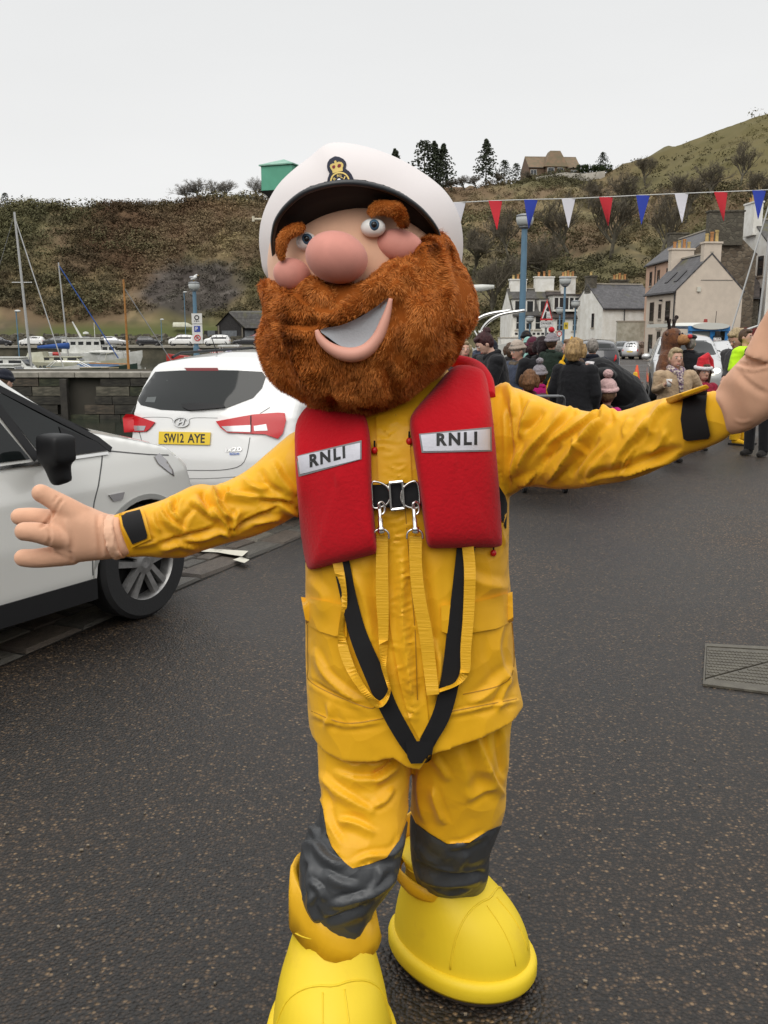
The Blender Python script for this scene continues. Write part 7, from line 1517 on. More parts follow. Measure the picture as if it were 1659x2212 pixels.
# ---- blue land train
p = at(1540, 720, 37); tr_ = root('land_train', (p.x, p.y, 0), 'blue land train locomotive with round white sign and pale roof', 'land train', None, R(4)); BLP = paint('train_blue', (.03, .20, .50), .0, .35); PALE = M('pale_roof', (.60, .60, .55), .5)
m_ = MB(); m_.bbox((-.95, 0, .35), (.62, 1.6, 1.02)); lob('body', m_, BLP, tr_, bevel=.04)
for x_ in (-.92, .55): lob('corner_post', MB().bbox((x_-.04, .02, 1.02), (x_+.10, .14, 1.86)), BLP, tr_); lob('corner_post', MB().bbox((x_-.04, 1.4, 1.02), (x_+.10, 1.55, 1.86)), BLP, tr_)
lob('front_panel', MB().bbox((-.1, .0, 1.02), (.1, .06, 1.86)), BLP, tr_); lob('window_pane', MB().bbox((-.82, .05, 1.03), (-.1, .07, 1.78)), M('train_glass', (.16, .18, .18), .08), tr_); lob('window_pane', MB().bbox((.18, .05, 1.03), (.5, .07, 1.78)), CGL, tr_)
lob('header', MB().bbox((-.98, -.04, 1.78), (.66, .1, 1.98)), BLP, tr_); lob('roof', MB().tube([(-.15, -.15, 1.97), (-.15, 2.6, 2.0)], [(.74, .13), (.74, .13)], 20), PALE, tr_, sm=True, ang=.6); lob('beacon', MB().lathe([(.08, 0), (.07, .12), (.001, .14)], (-.2, .3, 2.12), 10), M('beacon_red', (.25, .03, .02), .3), tr_); lob('aerial', MB().tube([(.2, .3, 2.1), (.22, .3, 2.55)], .012, 5), CBK, tr_)
rs_ = lob('round_sign', MB().lathe([(.001, -.02), (.50, -.02), (.50, .03), (.001, .03)], (.12, -.06, .92), 36, 'Y'), SW, tr_)
lob('lettering', flat_text('LAND TRAINS', (.12, -.085, 1.12), (1, 0, 0), (0, 0, 1), .66, .13, .02), SBK, rs_); lob('loco_symbol', MB().box((.12, -.085, .78), (.22, .01, .10)), M('loco_green', (.05, .16, .06), .6), rs_)
sn = root('snowman_toy', (p.x+.12, p.y-.18, 1.30), 'small snowman decoration with black top hat fixed to the land train front', 'decoration'); lob('head', MB().ell((0, 0, .16), (.16, .12, .14), 14, 10), SW, sn, sm=True); lob('hat', MB().lathe([(.17, .27), (.17, .30), (.10, .30), (.10, .48), (.001, .48)], n=16), SBK, sn); lob('scarf', MB().lathe([(.14, 0), (.21, .03), (.14, .07)], n=16), M('scarf_red', (.35, .02, .04), .8), sn)
for s_ in (-.05, .05): lob('eye', MB().ell((s_, -.115, .19), (.018, .01, .02), 8, 6), SBK, sn)
for x_ in (-.7, .4):
    for y_ in (.3, 1.3): lob('wheel', MB().lathe([(.001, -.1), (.24, -.1), (.24, .1), (.001, .1)], (x_, y_, .24), 20, 'X'), TYR, tr_)
lob('skirt', MB().bbox((-.9, .1, .12), (.58, 1.5, .35)), CBK, tr_); lob('number_plate', MB().bbox((.3, -.03, .42), (.58, -.005, .55)), SW, tr_)
p = at(1520, 720, 40); tl = root('train_carriage', (p.x-.5, p.y+.4, 0), 'white roofed carriage behind the blue land train', 'carriage'); lob('body', MB().bbox((-.8, 0, .3), (.8, 3, 1.0)), WHP, tl); lob('roof', MB().bbox((-.95, -.1, 1.95), (.9, 3.1, 2.1)), PALE, tl)
for x_ in (-.78, 0, .72): lob('post', MB().bbox((x_, 0, 1.0), (x_+.06, .06, 1.95)), SW, tl)
# ================================================================ BOATS
BWH = M('boat_white', (.66, .66, .63), .4, col2=(.52, .52, .48), vscale=1.5); BDK = M('boat_navy', (.012, .016, .03), .4); BGR = M('boat_green', (.014, .032, .022), .45); BCR = M('boat_cream', (.50, .50, .40), .5, col2=(.38, .37, .27), vscale=1.2)
ALU = M('aluminium_mast', (.45, .45, .44), .4, metal=.6); VAR = M('varnished_spar', (.34, .15, .035), .45, var=.15, vscale=3); BLC = M('blue_canvas', (.02, .07, .26), .8); RDB = M('boat_red', (.42, .03, .025), .5, var=.15, vscale=2); ROP = M('rigging', (.18, .18, .18), .6); BUFF = M('deck_buff', (.34, .27, .16), .7)
def hull(L, B, F, dk, sheer=.25):      # length along X, bow at +X, deck level about F above the water
    rings = []
    for i in range(15):
        t = i/14; x = (t-.5)*L; b = B/2*(1-max(0, (t-.45)/.55)**2.2)*(0.78+.22*min(1, t/.25)); b = max(b, .02); f = F+sheer*(2*t-1)**2*(1.5 if t > .5 else .5); kz = -.45*(1-max(0, (t-.6)/.4)**2)
        x2 = x+.35*max(0, (t-.8)/.2)
        rings.append([Vector((x, 0, kz)), Vector((x, b*.7, kz*.3+.02)), Vector((x2, b*.96, f*.55)), Vector((x2, b, f)), Vector((x2, b*.9, f)), Vector((x2, -b*.9, f)), Vector((x2, -b, f)), Vector((x2, -b*.96, f*.55)), Vector((x, -b*.7, kz*.3+.02))])
    return MB().loft(rings)
def boat(px, Y, L, label, heading=0, hm=BWH, B=None, F=.8, band=None, cat='boat', grp='boats moored in the harbour'):
    p = at(px, 720, Y); r_ = root('moored_boat', (p.x, p.y, WZ), label, cat, grp, R(heading)); B = B or L*.3
    h = lob('hull', hull(L, B, F, None), hm, r_, sm=True, ang=.7); lob('deck', MB().bbox((-L*.45, -B*.36, F-.02), (L*.30, B*.36, F+.06)), BWH if hm != VAR else BUFF, r_)
    if band: q = hull(L*1.004, B*1.01, F*.5, None, .1); lob('boot_stripe', q, band, r_, sm=True, ang=.7)
    return r_, F
def mast(r_, x, H, z0, mat=ALU, rad=.07, spreader=None, lean=(0, 0), boom=None, cover=None):
    m = lob('mast', MB().tube([(x, 0, z0), (x+lean[0], lean[1], H)], [rad, rad*.7], 8), mat, r_)
    if spreader: t = (spreader-z0)/(H-z0); lob('spreader', MB().tube([(x+lean[0]*t-.75, 0, spreader), (x+lean[0]*t+.75, 0, spreader)], .03, 6), mat, m)
    if boom: lob('boom', MB().tube([(x, 0, z0+boom[2]), (x+boom[0], boom[1], z0+boom[2]+.05)], .05, 6), mat, m)
    if cover: lob('sail_cover', MB().tube([(x+.1, 0, z0+boom[2]+.25), (x+boom[0]*.4, boom[1]*.4, z0+boom[2]+.2), (x+boom[0], boom[1], z0+boom[2]+.12)], [.30, .22, .12], 8), cover, m, sm=True)
    return m
def stay(r_, a, b, rad=.018, mat=None, name='stay'): return lob(name, MB().tube([a, b], rad, 4), mat or ROP, r_)
def cabin(r_, x0, x1, b, z0, z1, mat=BWH, wins=3, name='wheelhouse', rake=.2):
    q = MB().add([(x0, -b, z0), (x1, -b, z0), (x1, b, z0), (x0, b, z0), (x0+.05, -b*.9, z1), (x1-rake, -b*.9, z1), (x1-rake, b*.9, z1), (x0+.05, b*.9, z1)], [(0, 3, 2, 1), (4, 5, 6, 7), (0, 1, 5, 4), (1, 2, 6, 5), (2, 3, 7, 6), (3, 0, 4, 7)])
    c = lob(name, q, mat, r_, bevel=.03); lob('roof', MB().bbox((x0-.1, -b, z1), (x1-rake+.15, b, z1+.07)), mat, c)
    for i in range(wins):
        u = x0+(x1-rake*.5-x0)*(i+.5)/wins; w_ = (x1-x0)/wins*.32; zz = (z0+z1)/2+.08; hh = (z1-z0)*.22
        for s_ in (-1, 1): lob('window', MB().add([(u-w_, s_*(b*.95+.012), zz-hh), (u+w_, s_*(b*.95+.012), zz-hh), (u+w_, s_*(b*.92+.012), zz+hh), (u-w_, s_*(b*.92+.012), zz+hh)], [(0, 1, 2, 3)]), CGL, c)
    lob('windscreen', MB().add([(x1-rake*.3+.02, -b*.75, z0+(z1-z0)*.35), (x1-rake*.3+.02, b*.75, z0+(z1-z0)*.35), (x1-rake*.85+.02, b*.75, z0+(z1-z0)*.85), (x1-rake*.85+.02, -b*.75, z0+(z1-z0)*.85)], [(0, 1, 2, 3)]), CGL, c); return c
Hm = lambda px, py, Y: at(px, py, Y).z-WZ
# tall-masted white yacht at far left
r_, F = boat(30, 72, 9.0, 'white motor sailer at the far left, under the tallest aluminium mast', 0, BWH, 2.9, .95, BDK); cabin(r_, -3.2, 1.3, .95, .95, 1.85, wins=3, rake=.7); m = mast(r_, 1.15, Hm(25, 458, 72), .9, ALU, .115, Hm(35, 610, 72), (-.45, 0)); stay(r_, (.75, 0, Hm(30, 470, 72)-.2), (3.6, 0, 1.2), .045, ALU, 'furled_jib'); stay(r_, (.7, 0, Hm(25, 460, 72)-.1), (-3.6, 0, 1.1))
r_, F = boat(16, 62, 6.5, 'small white cabin boat at the left edge with curved window frames', 0, BWH, 2.3, .75); cabin(r_, -2.0, 1.2, .85, .75, 1.65, wins=2, rake=.8)
r_, F = boat(88, 66, 5.5, 'small white motor boat with dark blue underside beside the tallest mast', 0, BWH, 2.0, .7, BDK); cabin(r_, -1.6, .6, .7, .7, 1.2, wins=1, rake=.5, name='cuddy')
# cream sailing boat with blue sail cover
r_, F = boat(158, 84, 8.6, 'cream hulled yacht with rolled blue sail cover and bow rails', 0, BCR, 2.7, 1.15, BGR); c = cabin(r_, -3.0, .8, .8, 1.15, 1.6, mat=BCR, wins=3, rake=.4); mast(r_, -.55, Hm(133, 567, 84), 1.2, ALU, .085, None, (-.35, 0), (-2.7, 0, 1.15), BLC); stay(r_, (-.85, 0, Hm(134, 575, 84)), (3.9, 0, 1.5), .05, BLC, 'furled_jib'); lob('cockpit_cover', MB().add([(-4.2, -.9, 1.2), (-2.4, -.9, 1.2), (-2.4, .9, 1.2), (-4.2, .9, 1.2), (-3.9, -.7, 2.0), (-2.6, -.7, 2.1), (-2.6, .7, 2.1), (-3.9, .7, 2.0)], [(0, 1, 5, 4), (1, 2, 6, 5), (2, 3, 7, 6), (3, 0, 4, 7), (4, 5, 6, 7)]), BCR, r_); lob('lifebuoy', MB().tube([(-1.6, -.9, 1.9), (-1.0, -.9, 1.9)], .16, 10), RDB, r_)
for y_ in (-.5, .5): lob('bow_rail', MB().tube([(2.4, y_*2, 1.3), (2.6, y_*1.8, 1.9), (4.3, 0, 2.15), (4.4, 0, 1.5)], .03, 5), CHR, r_)
pz = at(112, 720, 84); lob('lettering', flat_text('ISKAF', (-2.9, -1.33, .75), (1, 0, 0), (0, 0, 1), 1.5, .32, .02), BDK, r_)
# white fishing boat
r_, F = boat(182, 118, 10.5, 'white fishing boat with long wheelhouse and raked radar mast, navy lower hull', 0, BWH, 3.4, 1.25, BDK); cabin(r_, -2.6, 2.4, 1.1, 1.3, 3.1, wins=5, rake=.3); cabin(r_, 2.3, 4.2, .8, 1.3, 2.2, wins=2, rake=.6, name='fore_cabin'); lob('radar_mast', MB().tube([(-.4, 0, 3.1), (-1.4, 0, 5.1)], [.16, .08], 8), BWH, r_); lob('radar', MB().lathe([(.35, 3.6), (.36, 3.8), (.001, 3.9)], (.2, 0, 0), 12), BWH, r_); lob('aerial', MB().tube([(1.3, 0, 3.1), (1.3, 0, 5.0)], .04, 5), BWH, r_); lob('fender', MB().ell((3.9, -1.5, 1.0), (.3, .3, .34), 10, 8), M('pink_fender', (.55, .12, .13), .5), r_, sm=True)
r_, F = boat(240, 112, 6.5, 'open white boat with high bow beside the fishing boat', 0, BWH, 2.3, 1.35); lob('tender', MB().ell((-.8, -1.2, 1.5), (1.6, .3, .22), 14, 8), BWH, r_, sm=True)
# dark green boat, spar boat, tarpaulin boat, buoy
r_, F = boat(190, 76, 7.0, 'dark green hulled boat with pale rail and steel pulpit', 0, BGR, 2.2, .95); lob('rail', MB().bbox((-3.2, -.95, .95), (2.6, -.90, 1.03)), BUFF, r_)
for y_ in (-.8, .0): lob('pulpit', MB().tube([(-3.4, y_, .9), (-2.6, y_, 1.5), (-.8, y_, 1.45), (.2, y_, .95)], .03, 5), CHR, r_)
r_, F = boat(253, 70, 9.5, 'low dark wooden boat with varnished pole mast and horizontal boom', 0, M('dark_brown_hull', (.05, .035, .022), .6), 2.3, .62); lob('gunwale', MB().bbox((-4.2, -1.02, .60), (3.4, -.96, .70)), BUFF, r_); m = mast(r_, .72, Hm(269, 603, 70), .5, VAR, .10, None, (-.05, 0), (-2.9, 0, .95)); stay(r_, (.65, 0, Hm(270, 620, 70)), (4.4, 0, .9), .035)
r_, F = boat(212, 80, 5.2, 'boat under a dull blue tarpaulin', 0, M('dark_brown_hull', (.05, .035, .022), .6), 2.0, .55); lob('tarpaulin', remesh(MB().add([(-2.3, -.9, .5), (2.2, -.8, .5), (2.2, .8, .5), (-2.3, .9, .5), (-1.9, 0, 1.15), (1.4, 0, 1.2)], [(0, 3, 2, 1), (0, 1, 5, 4), (2, 3, 4, 5), (1, 2, 5), (3, 0, 4)]), .06, 2), M('dull_blue_tarp', (.045, .085, .16), .7, var=.2, vscale=2), r_, sm=True)
p = at(310, 720, 78); by_ = root('buoy', (p.x, p.y, WZ), 'small white mooring buoy in the dark water', 'buoy'); lob('float', MB().ell((0, 0, .35), (.26, .26, .32), 12, 8), BWH, by_, sm=True); lob('ring', MB().tube([(0, 0, .65), (0, 0, .9)], .04, 6), BWH, by_)
p = at(365, 720, 74); by_ = root('buoy', (p.x, p.y, WZ), 'orange marker buoy floating just beyond the pier', 'buoy'); lob('float', MB().ell((0, 0, .3), (.22, .22, .28), 12, 8), M('orange_buoy', (.6, .16, .02), .5), by_, sm=True)
# red workboat with canopy and umbrella
r_, F = boat(452, 98, 8.4, 'red workboat with white fenders and small canopy behind the white car', 180, RDB, 2.6, 1.25)
for i in range(5): lob('fender', MB().tube([(-2.6+i*1.15, 1.32, .5), (-2.6+i*1.15, 1.34, 1.1)], .07, 8), BCR, r_)
lob('canopy', MB().bbox((-3.2, -1.0, 2.35), (-1.0, 1.0, 2.5)), BWH, r_)
for x_ in (-3.0, -1.2):
    for y_ in (-.8, .8): lob('canopy_post', MB().tube([(x_, y_, 1.1), (x_, y_, 2.35)], .05, 6), BWH, r_)
p = at(496, 770, 96); um = root('umbrella', (p.x, p.y, p.z), 'open pale umbrella with purple pattern on the red boat', 'umbrella'); dm = MB(); dm.lathe([(.80, 0), (.74, .22), (.58, .42), (.32, .55), (.001, .60), (.001, .57), (.30, .52), (.55, .39), (.71, .20), (.77, 0)], n=24); lob('canopy', dm, M('patterned_canopy', (.55, .54, .62), .7, col2=(.16, .13, .30), vscale=5, c2pos=(.44, .52)), um, sm=True); lob('shaft', MB().tube([(0, 0, -.9), (0, 0, .6)], .02, 6), CHR, um)
# small white boat turned over on the far grass, wall in the water line rope
hp_ = hill_hit(397, 711)
if hp_: ub = root('upturned_boat', (hp_.x, hp_.y-1, hp_.z+.05), 'small pale upturned dinghy on the grass below the cliff', 'dinghy'); q = hull(3.0, 1.2, .35, None, .05); q.v = [(v[0], v[1], -v[2]+.6) for v in q.v]; lob('hull', q, BCR, ub, sm=True)
# white boat ashore with rails, beside the crowd
p = at(1002, 720, 21); bs_ = root('boat_ashore', (p.x-.7, p.y, .55), 'white boat on the quayside with steel hoop rails behind the blonde women', 'boat', None, R(-12)); lob('hull', hull(4.6, 1.8, .75, None), BWH, bs_, sm=True, ang=.7); cabin(bs_, -1.3, .9, .7, .75, 1.35, wins=2, rake=.6, name='cuddy')
for x0 in (.75, 1.05): lob('hoop_rail', MB().tube([Vector(v) for v in smooth_line([(x0, -.5, .8), (x0+.12, -.5, 1.25), (x0+.45, -.5, 1.52), (x0+1.0, -.5, 1.62)], 5)], .035, 8), CHR, bs_, sm=True)
for i in range(3): lob('ladder_rail', MB().tube([(1.0+i*.09, -.55, 1.2), (1.55+i*.09, -.6, .3)], .018, 6), CHR, bs_)
lob('furled_sail', MB().tube([(-1.2, 0, 2.05), (1.1, 0, 2.12), (1.35, 0, 2.14)], [.08, .075, .04], 10), BWH, bs_, sm=True); lob('mast', MB().tube([(-1.1, 0, .7), (-1.1, 0, 2.8)], .05, 8), ALU, bs_); lob('cradle', MB().bbox((-1.2, -.6, -.55), (1.2, .6, -.15)), CBK, bs_)
# mast with A-frame stays at the right edge
p = at(1643, 720, 34); ya = root('dinghy_ashore', (p.x, p.y, .3), 'masted dinghy ashore at the right edge, stays forming a tall triangle', 'dinghy'); lob('hull', hull(4.2, 1.6, .6, None), BWH, ya, sm=True, ang=.7); lob('mast', MB().tube([(-.15, 0, .4), (.12, 0, 6.6)], .04, 8), ALU, ya); stay(ya, (.1, 0, 6.4), (-1.25, 0, .7), .03, ALU); stay(ya, (-.6, 0, 1.5), (.6, 0, 1.9), .035, ALU, 'boom'); stay(ya, (.1, 0, 6.4), (.3, .6, .7), .012, ALU)
# ================================================================ PEOPLE
SK = M('skin', (.56, .32, .235), .55, sss=.08); SK2 = M('pale_skin', (.62, .38, .29), .55); LIPS = M('lips', (.38, .10, .09), .5); EYD = M('eye_dark', (.02, .02, .025), .2); EYW = M('eye_ball', (.6, .6, .58), .3)
def cloth(n, c, b=.5, v=.12): return M('cloth_'+n, c, .85, spec=.2, var=v, vscale=9, bump=b, bscale=26, bdist=.02, sheen=.1)
def hairm(n, c): return M('hair_'+n, c, .55, spec=.35, col2=tuple(x*.5 for x in c), vscale=14, stretch=(3, 3, .45), bump=.9, bscale=40, bdist=.012)
CB_ = cloth('black', (.010, .010, .012)); CN = cloth('navy', (.009, .011, .020)); CS = cloth('slate_blue', (.045, .055, .085)); CO_ = cloth('olive', (.065, .055, .035)); CT = cloth('tan', (.40, .29, .185), .6); CM = cloth('maroon', (.075, .012, .028)); CP_ = cloth('magenta', (.50, .015, .18)); CG = cloth('charcoal', (.045, .043, .045)); CRd = cloth('red_jacket', (.28, .015, .04)); CJ = cloth('jeans', (.03, .045, .10)); CHV = cloth('hi_vis', (.50, .85, .02), .3, .05); CW = cloth('pale_grey', (.38, .39, .41)); CMi = cloth('mint', (.26, .46, .42)); CBe = cloth('beige_knit', (.36, .30, .25), 1.0); CRK = cloth('red_knit', (.50, .02, .03), 1.0); CGK = cloth('grey_knit', (.24, .22, .24), 1.0); CPk = cloth('pink_knit', (.55, .36, .35), 1.0); CFur = cloth('fur_trim', (.13, .10, .07), 1.0, .4); CYb = cloth('yellow_oilskin', (.72, .40, .012), .3, .05); CWh = cloth('white_trim', (.66, .63, .64), .9, .08); CSh = cloth('shoe', (.015, .013, .012), .2)
HB = hairm('blonde', (.44, .28, .12)); HL = hairm('pale_blonde', (.46, .35, .20)); HR = hairm('dark_red', (.050, .010, .012)); HBr = hairm('brown', (.10, .055, .03)); HG = hairm('ginger_brown', (.22, .10, .04)); HGy = hairm('grey', (.30, .27, .24)); HLB = hairm('light_brown', (.24, .14, .075))
def person(label, x, y, H=1.7, rz=0, coat=(CB_, 'short'), legs=CG, hair=(HBr, 'short'), hat=None, lean=0, nod=0, arms=(None, None), shoes=CSh, skin=SK, vox=.014, hs=1.0, bulk=1.0, extra=None, hood=None, loc_z=None, sit=0, grp=None):
    r_ = root('person', (x, y, gz(y) if loc_z is None else loc_z), label, 'person', grp, R(rz), H/1.72); hipz = .92
    Ml = Matrix.Rotation(R(lean), 3, 'X'); 
    def up(v):
        v = Vector(v)
        if v.z > hipz: v = Ml @ (v-Vector((0, 0, hipz)))+Vector((0, 0, hipz))
        return v
    Mn = Matrix.Rotation(R(lean+nod), 3, 'X'); nk = up((0, .01, 1.46))
    def hd(v): return nk+Mn @ ((Vector(v)-Vector((0, 0, 1.46)))*hs)
    B = bulk; body = MB(); body.ell(hd((0, 0, 1.60)), (.074*hs, .092*hs, .112*hs), 18, 12, Mn); body.ell(hd((0, -.035, 1.545)), (.052*hs, .055*hs, .055*hs), 12, 8, Mn); body.ell(hd((0, -.095, 1.585)), (.014*hs, .022*hs, .022*hs), 8, 6, Mn)
    for s_ in (-1, 1): body.ell(hd((s_*.077, .005, 1.59)), (.012*hs, .022*hs, .03*hs), 8, 6, Mn)
    body.tube([up((0, .02, 1.36)), nk, hd((0, .005, 1.54))], [.06, .055, .052*hs], 10)
    def R2(zs): return [([up((w_*math.cos(t)*B, d_*math.sin(t)*B+oy, z)) for t in [2*math.pi*i/20 for i in range(20)]]) for z, w_, d_, oy in zs]
    body.loft(R2([(.86, .15, .10, 0), (1.0, .14, .095, 0), (1.2, .15, .10, 0), (1.36, .165, .10, 0), (1.44, .09, .07, .01)]))
    ct = MB(); kind = coat[1]; z0 = {'short': .80, 'long': .48, 'jacket': .86}[kind]; fl = {'short': 1.0, 'long': 1.18, 'jacket': .95}[kind]
    zs = [(1.47, .085, .08, .01), (1.44, .135, .10, .01), (1.38, .195, .125, .005), (1.25, .205, .14, 0), (1.05, .195, .14, 0), (.92, .205, .145, 0), (.82, .215*fl, .15*fl, 0)]
    if z0 < .8: zs += [(.65, .235*fl, .165*fl, 0), (z0, .25*fl, .175*fl, 0)]
    zs = [z for z in zs if z[0] >= z0-.02]; ct.loft(R2(zs[::-1]))
    for i, s_ in enumerate((-1, 1)):
        a_ = arms[i]; sh = Vector((s_*.175*B, 0, 1.385)); el, wr_ = a_ if a_ else ((s_*.245*B, .02, 1.13), (s_*.235*B, -.07, .90)); sh, el, wr_ = up(sh), up(el) if not a_ or len(a_) < 3 else Vector(el), up(wr_); fd = (wr_-el).normalized()
        body.tube([sh, el, wr_, wr_+fd*.05], [.05, .042, .028, .03], 8); hc = wr_+fd*.075; body.ell(hc, (.034, .034, .042), 10, 8)
        sd_ = fd.cross(Vector((0, -1, .2))).normalized()
        for j in range(4): o_ = sd_*(.022*(j-1.5)); body.tube([hc+o_, hc+o_+fd*(.05+.008*(1.5-abs(j-1.5))), hc+o_*.9+fd*.08+Vector((0, -.012, -.008))], [.011, .010, .008], 6)
        body.tube([hc-sd_*.02*s_, hc-sd_*.05*s_+fd*.03], [.012, .010], 6)
        ct.tube([sh+Vector((-s_*.03, 0, .0)), sh+(el-sh)*.3, el, el+(wr_-el)*.5, wr_+fd*.0], [.082*B, .078*B, .066*B, .056, .050], 12); ct.ell(sh, (.085*B, .085*B, .08), 10, 8)
    tr_ = MB(); sq = 0
    for s_ in (-1, 1):
        hp = Vector((s_*.095, 0, .90)); kn = Vector((s_*.10, -.02-.25*sit, .50+.12*sit)); an = Vector((s_*.105, .01, .10)); body.tube([hp, kn, an], [.08, .05, .035], 8); tr_.tube([hp+Vector((0, 0, .06)), hp, kn, an+Vector((0, 0, -.03))], [.11, .112, .078, .068], 12)
        so = MB(); so.tube([(s_*.105, .05, .055), (s_*.11, -.06, .05), (s_*.12, -.16, .035)], [.05, .047, .032], 10); so.tube([(s_*.105, .02, .16), (s_*.105, .02, .05)], [.055, .05], 10); lob('shoe', remesh(so, .014, 2), shoes, r_, sm=True)
    bme_ = remesh(body, min(vox, .012), 2, .4); lob('body', bme_, skin, r_, sm=True)
    cme = remesh(ct, vox, 4); noise_disp(cme, .007, 8, len(label)*7 % 97, 3, True); lob('coat', cme, coat[0], r_, sm=True)
    lob('trousers', remesh(tr_, vox, 2), legs, r_, sm=True)
    if kind != 'jacket' or hood: lob('collar', remesh(MB().tube([up(v) for v in ((-.085, -.03, 1.45), (-.06, -.085, 1.43), (.06, -.085, 1.43), (.085, -.03, 1.45), (.07, .08, 1.47), (-.07, .08, 1.47), (-.085, -.03, 1.45))], .035, 8), .012, 1), hood or coat[0], r_, sm=True)
    for s_ in (-1, 1):
        lob('eye', MB().ell(hd((s_*.030, -.082, 1.607)), (.012*hs, .008, .008*hs), 8, 6), EYW, r_, sm=True); lob('iris', MB().ell(hd((s_*.030, -.0885, 1.607)), (.0055*hs, .004, .006*hs), 8, 6), EYD, r_, sm=True)
        lob('eyebrow', MB().tube([hd((s_*.015, -.092, 1.627)), hd((s_*.045, -.083, 1.627))], .0045, 5), hair[0] if hair else HBr, r_)
    lob('mouth', MB().tube([hd((-.024, -.082, 1.535)), hd((0, -.092, 1.531)), hd((.024, -.082, 1.535))], [.004, .0065, .004], 6), LIPS, r_)
    if hair:
        h_ = MB(); st = hair[1]; h_.ell(hd((0, .022, 1.618)), (.087*hs, .098*hs, .116*hs), 18, 12, Mn)
        h_.ell(hd((0, -.035, 1.688)), (.066*hs, .055*hs, .034*hs), 12, 8, Mn)
        if st in ('bob', 'long'):
            for s_ in (-1, 1): h_.tube([hd((s_*.072, .0, 1.66)), hd((s_*.092, .01, 1.59)), hd((s_*.085, .02, 1.52 if st == 'bob' else 1.36))], [.03*hs, .036*hs, .024*hs], 8)
            h_.tube([hd((0, .07, 1.66)), hd((0, .085, 1.57)), hd((0, .07, 1.50 if st == 'bob' else 1.32))], [.07*hs, .085*hs, .06*hs if st == 'bob' else .05*hs], 10)
        if st == 'tail': h_.tube([hd((0, .10, 1.66)), hd((.02, .15, 1.60)), hd((.02, .14, 1.45))], [.03, .04, .02], 8)
        if st == 'bun': h_.ell(hd((0, .10, 1.70)), (.045, .05, .045), 10, 8)
        hm_ = remesh(h_, .011, 2); noise_disp(hm_, .006, 30, len(label)*3 % 31, 2, True); lob('hair', hm_, hair[0], r_, sm=True)
    if hat:
        hm__, hk = hat[0], hat[1]
        if hk in ('beanie', 'pom'):
            q = MB(); q.ell(hd((0, .012, 1.655)), (.094*hs, .106*hs, .098*hs), 18, 12, Mn); q.tube([hd((.094*math.cos(t), .014+.107*math.sin(t), 1.640+.018*math.sin(t)*-1)) for t in [2*math.pi*i/18 for i in range(19)]], .020*hs, 8); lob('hat', remesh(q, .010, 2), hm__, r_, sm=True)
            if hk == 'pom': pq = remesh(MB().ell(hd((0, .03, 1.79)), (.05*hs, .05*hs, .045*hs), 12, 8), .009, 1); noise_disp(pq, .008, 60, 2, 2); lob('pompom', pq, hat[2], r_, sm=True)
        if hk == 'flat': lob('flat_cap', remesh(MB().ell(hd((0, .0, 1.70)), (.10, .125, .045), 18, 8, Mn).ell(hd((0, -.105, 1.675)), (.07, .05, .014), 12, 6, Mn), .010, 2), hm__, r_, sm=True)
        if hk == 'santa':
            q = MB(); q.tube([hd((0, .01, 1.66)), hd((.0, .03, 1.76)), hd((.05, .04, 1.80)), hd((.105, .03, 1.74)), hd((.13, .0, 1.64))], [.096*hs, .075*hs, .055*hs, .04*hs, .022*hs], 14); h0 = lob('santa_hat', remesh(q, .010, 2), hm__, r_, sm=True)
            q = MB().tube([hd((.096*math.cos(t), .01+.106*math.sin(t), 1.655)) for t in [2*math.pi*i/18 for i in range(19)]], .026*hs, 8); q2 = remesh(q, .010, 1); noise_disp(q2, .006, 60, 2, 2); lob('hat_trim', q2, hat[2], h0, sm=True); lob('bobble', MB().ell(hd((.135, -.005, 1.60)), (.036, .036, .036), 10, 8), hat[2], h0, sm=True)
    return r_, up, hd
def put(px, Y): p = at(px, 720, Y); return p.x, p.y
def Hh(py, Y, px=1200): return at(px, py, Y).z-gz(Y)
dn_ = (((-.20, -.05, 1.12), (-.10, -.26, 1.02)), ((.20, -.05, 1.12), (.10, -.26, 1.02)))       # hands together low in front
# --- group round the stall, from the left
x, y = put(1004, 12.5); person('smiling blonde woman in grey jacket beside the costume beard', x, y, 1.60, 8, (CG, 'short'), CJ, (HL, 'long'), vox=.012)
x, y = put(1040, 12.2); person('man in navy knitted hat and dark jacket looking down', x, y, 1.62, 100, (CB_, 'short'), CG, (HBr, 'short'), (CN, 'beanie'), lean=6, nod=24, arms=dn_)
x, y = put(1036, 17); person('person in navy hat and grey-blue coat, back turned, near the boat', x, y, 1.62, 190, (CS, 'short'), CG, (HBr, 'short'), (CN, 'beanie'))
x, y = put(1052, 15); person('person in black coat hidden between the navy hat and dark red hair', x, y, 1.62, 200, (CB_, 'long'), CB_, (HBr, 'short'))
x, y = put(1078, 10.7); person('woman with dark red pinned hair in black padded coat, head bowed left', x, y, 1.74, -80, (CB_, 'long'), CB_, (HR, 'bun'), lean=10, nod=26, arms=(((-.22, -.08, 1.12), (-.12, -.32, .98)), ((.22, -.12, 1.14), (.12, -.38, 1.02))), skin=SK2, vox=.011, bulk=1.15)
x, y = put(1103, 14); person('brown haired woman behind the black padded coat', x, y, 1.56, 180, (CG, 'short'), CG, (HBr, 'bob'))
x, y = put(1122, 11.6); person('woman in beige knitted hat and slate blue coat with fur hood', x, y, 1.60, -60, (CS, 'long'), CG, (HGy, 'short'), (CBe, 'beanie'), hood=CFur, nod=15, arms=dn_, bulk=1.12)
x, y = put(1138, 17); person('man in black knitted hat facing the camera above the mint hat', x, y, 1.72, 12, (CB_, 'short'), CG, (HBr, 'short'), (CB_, 'beanie'), vox=.012)
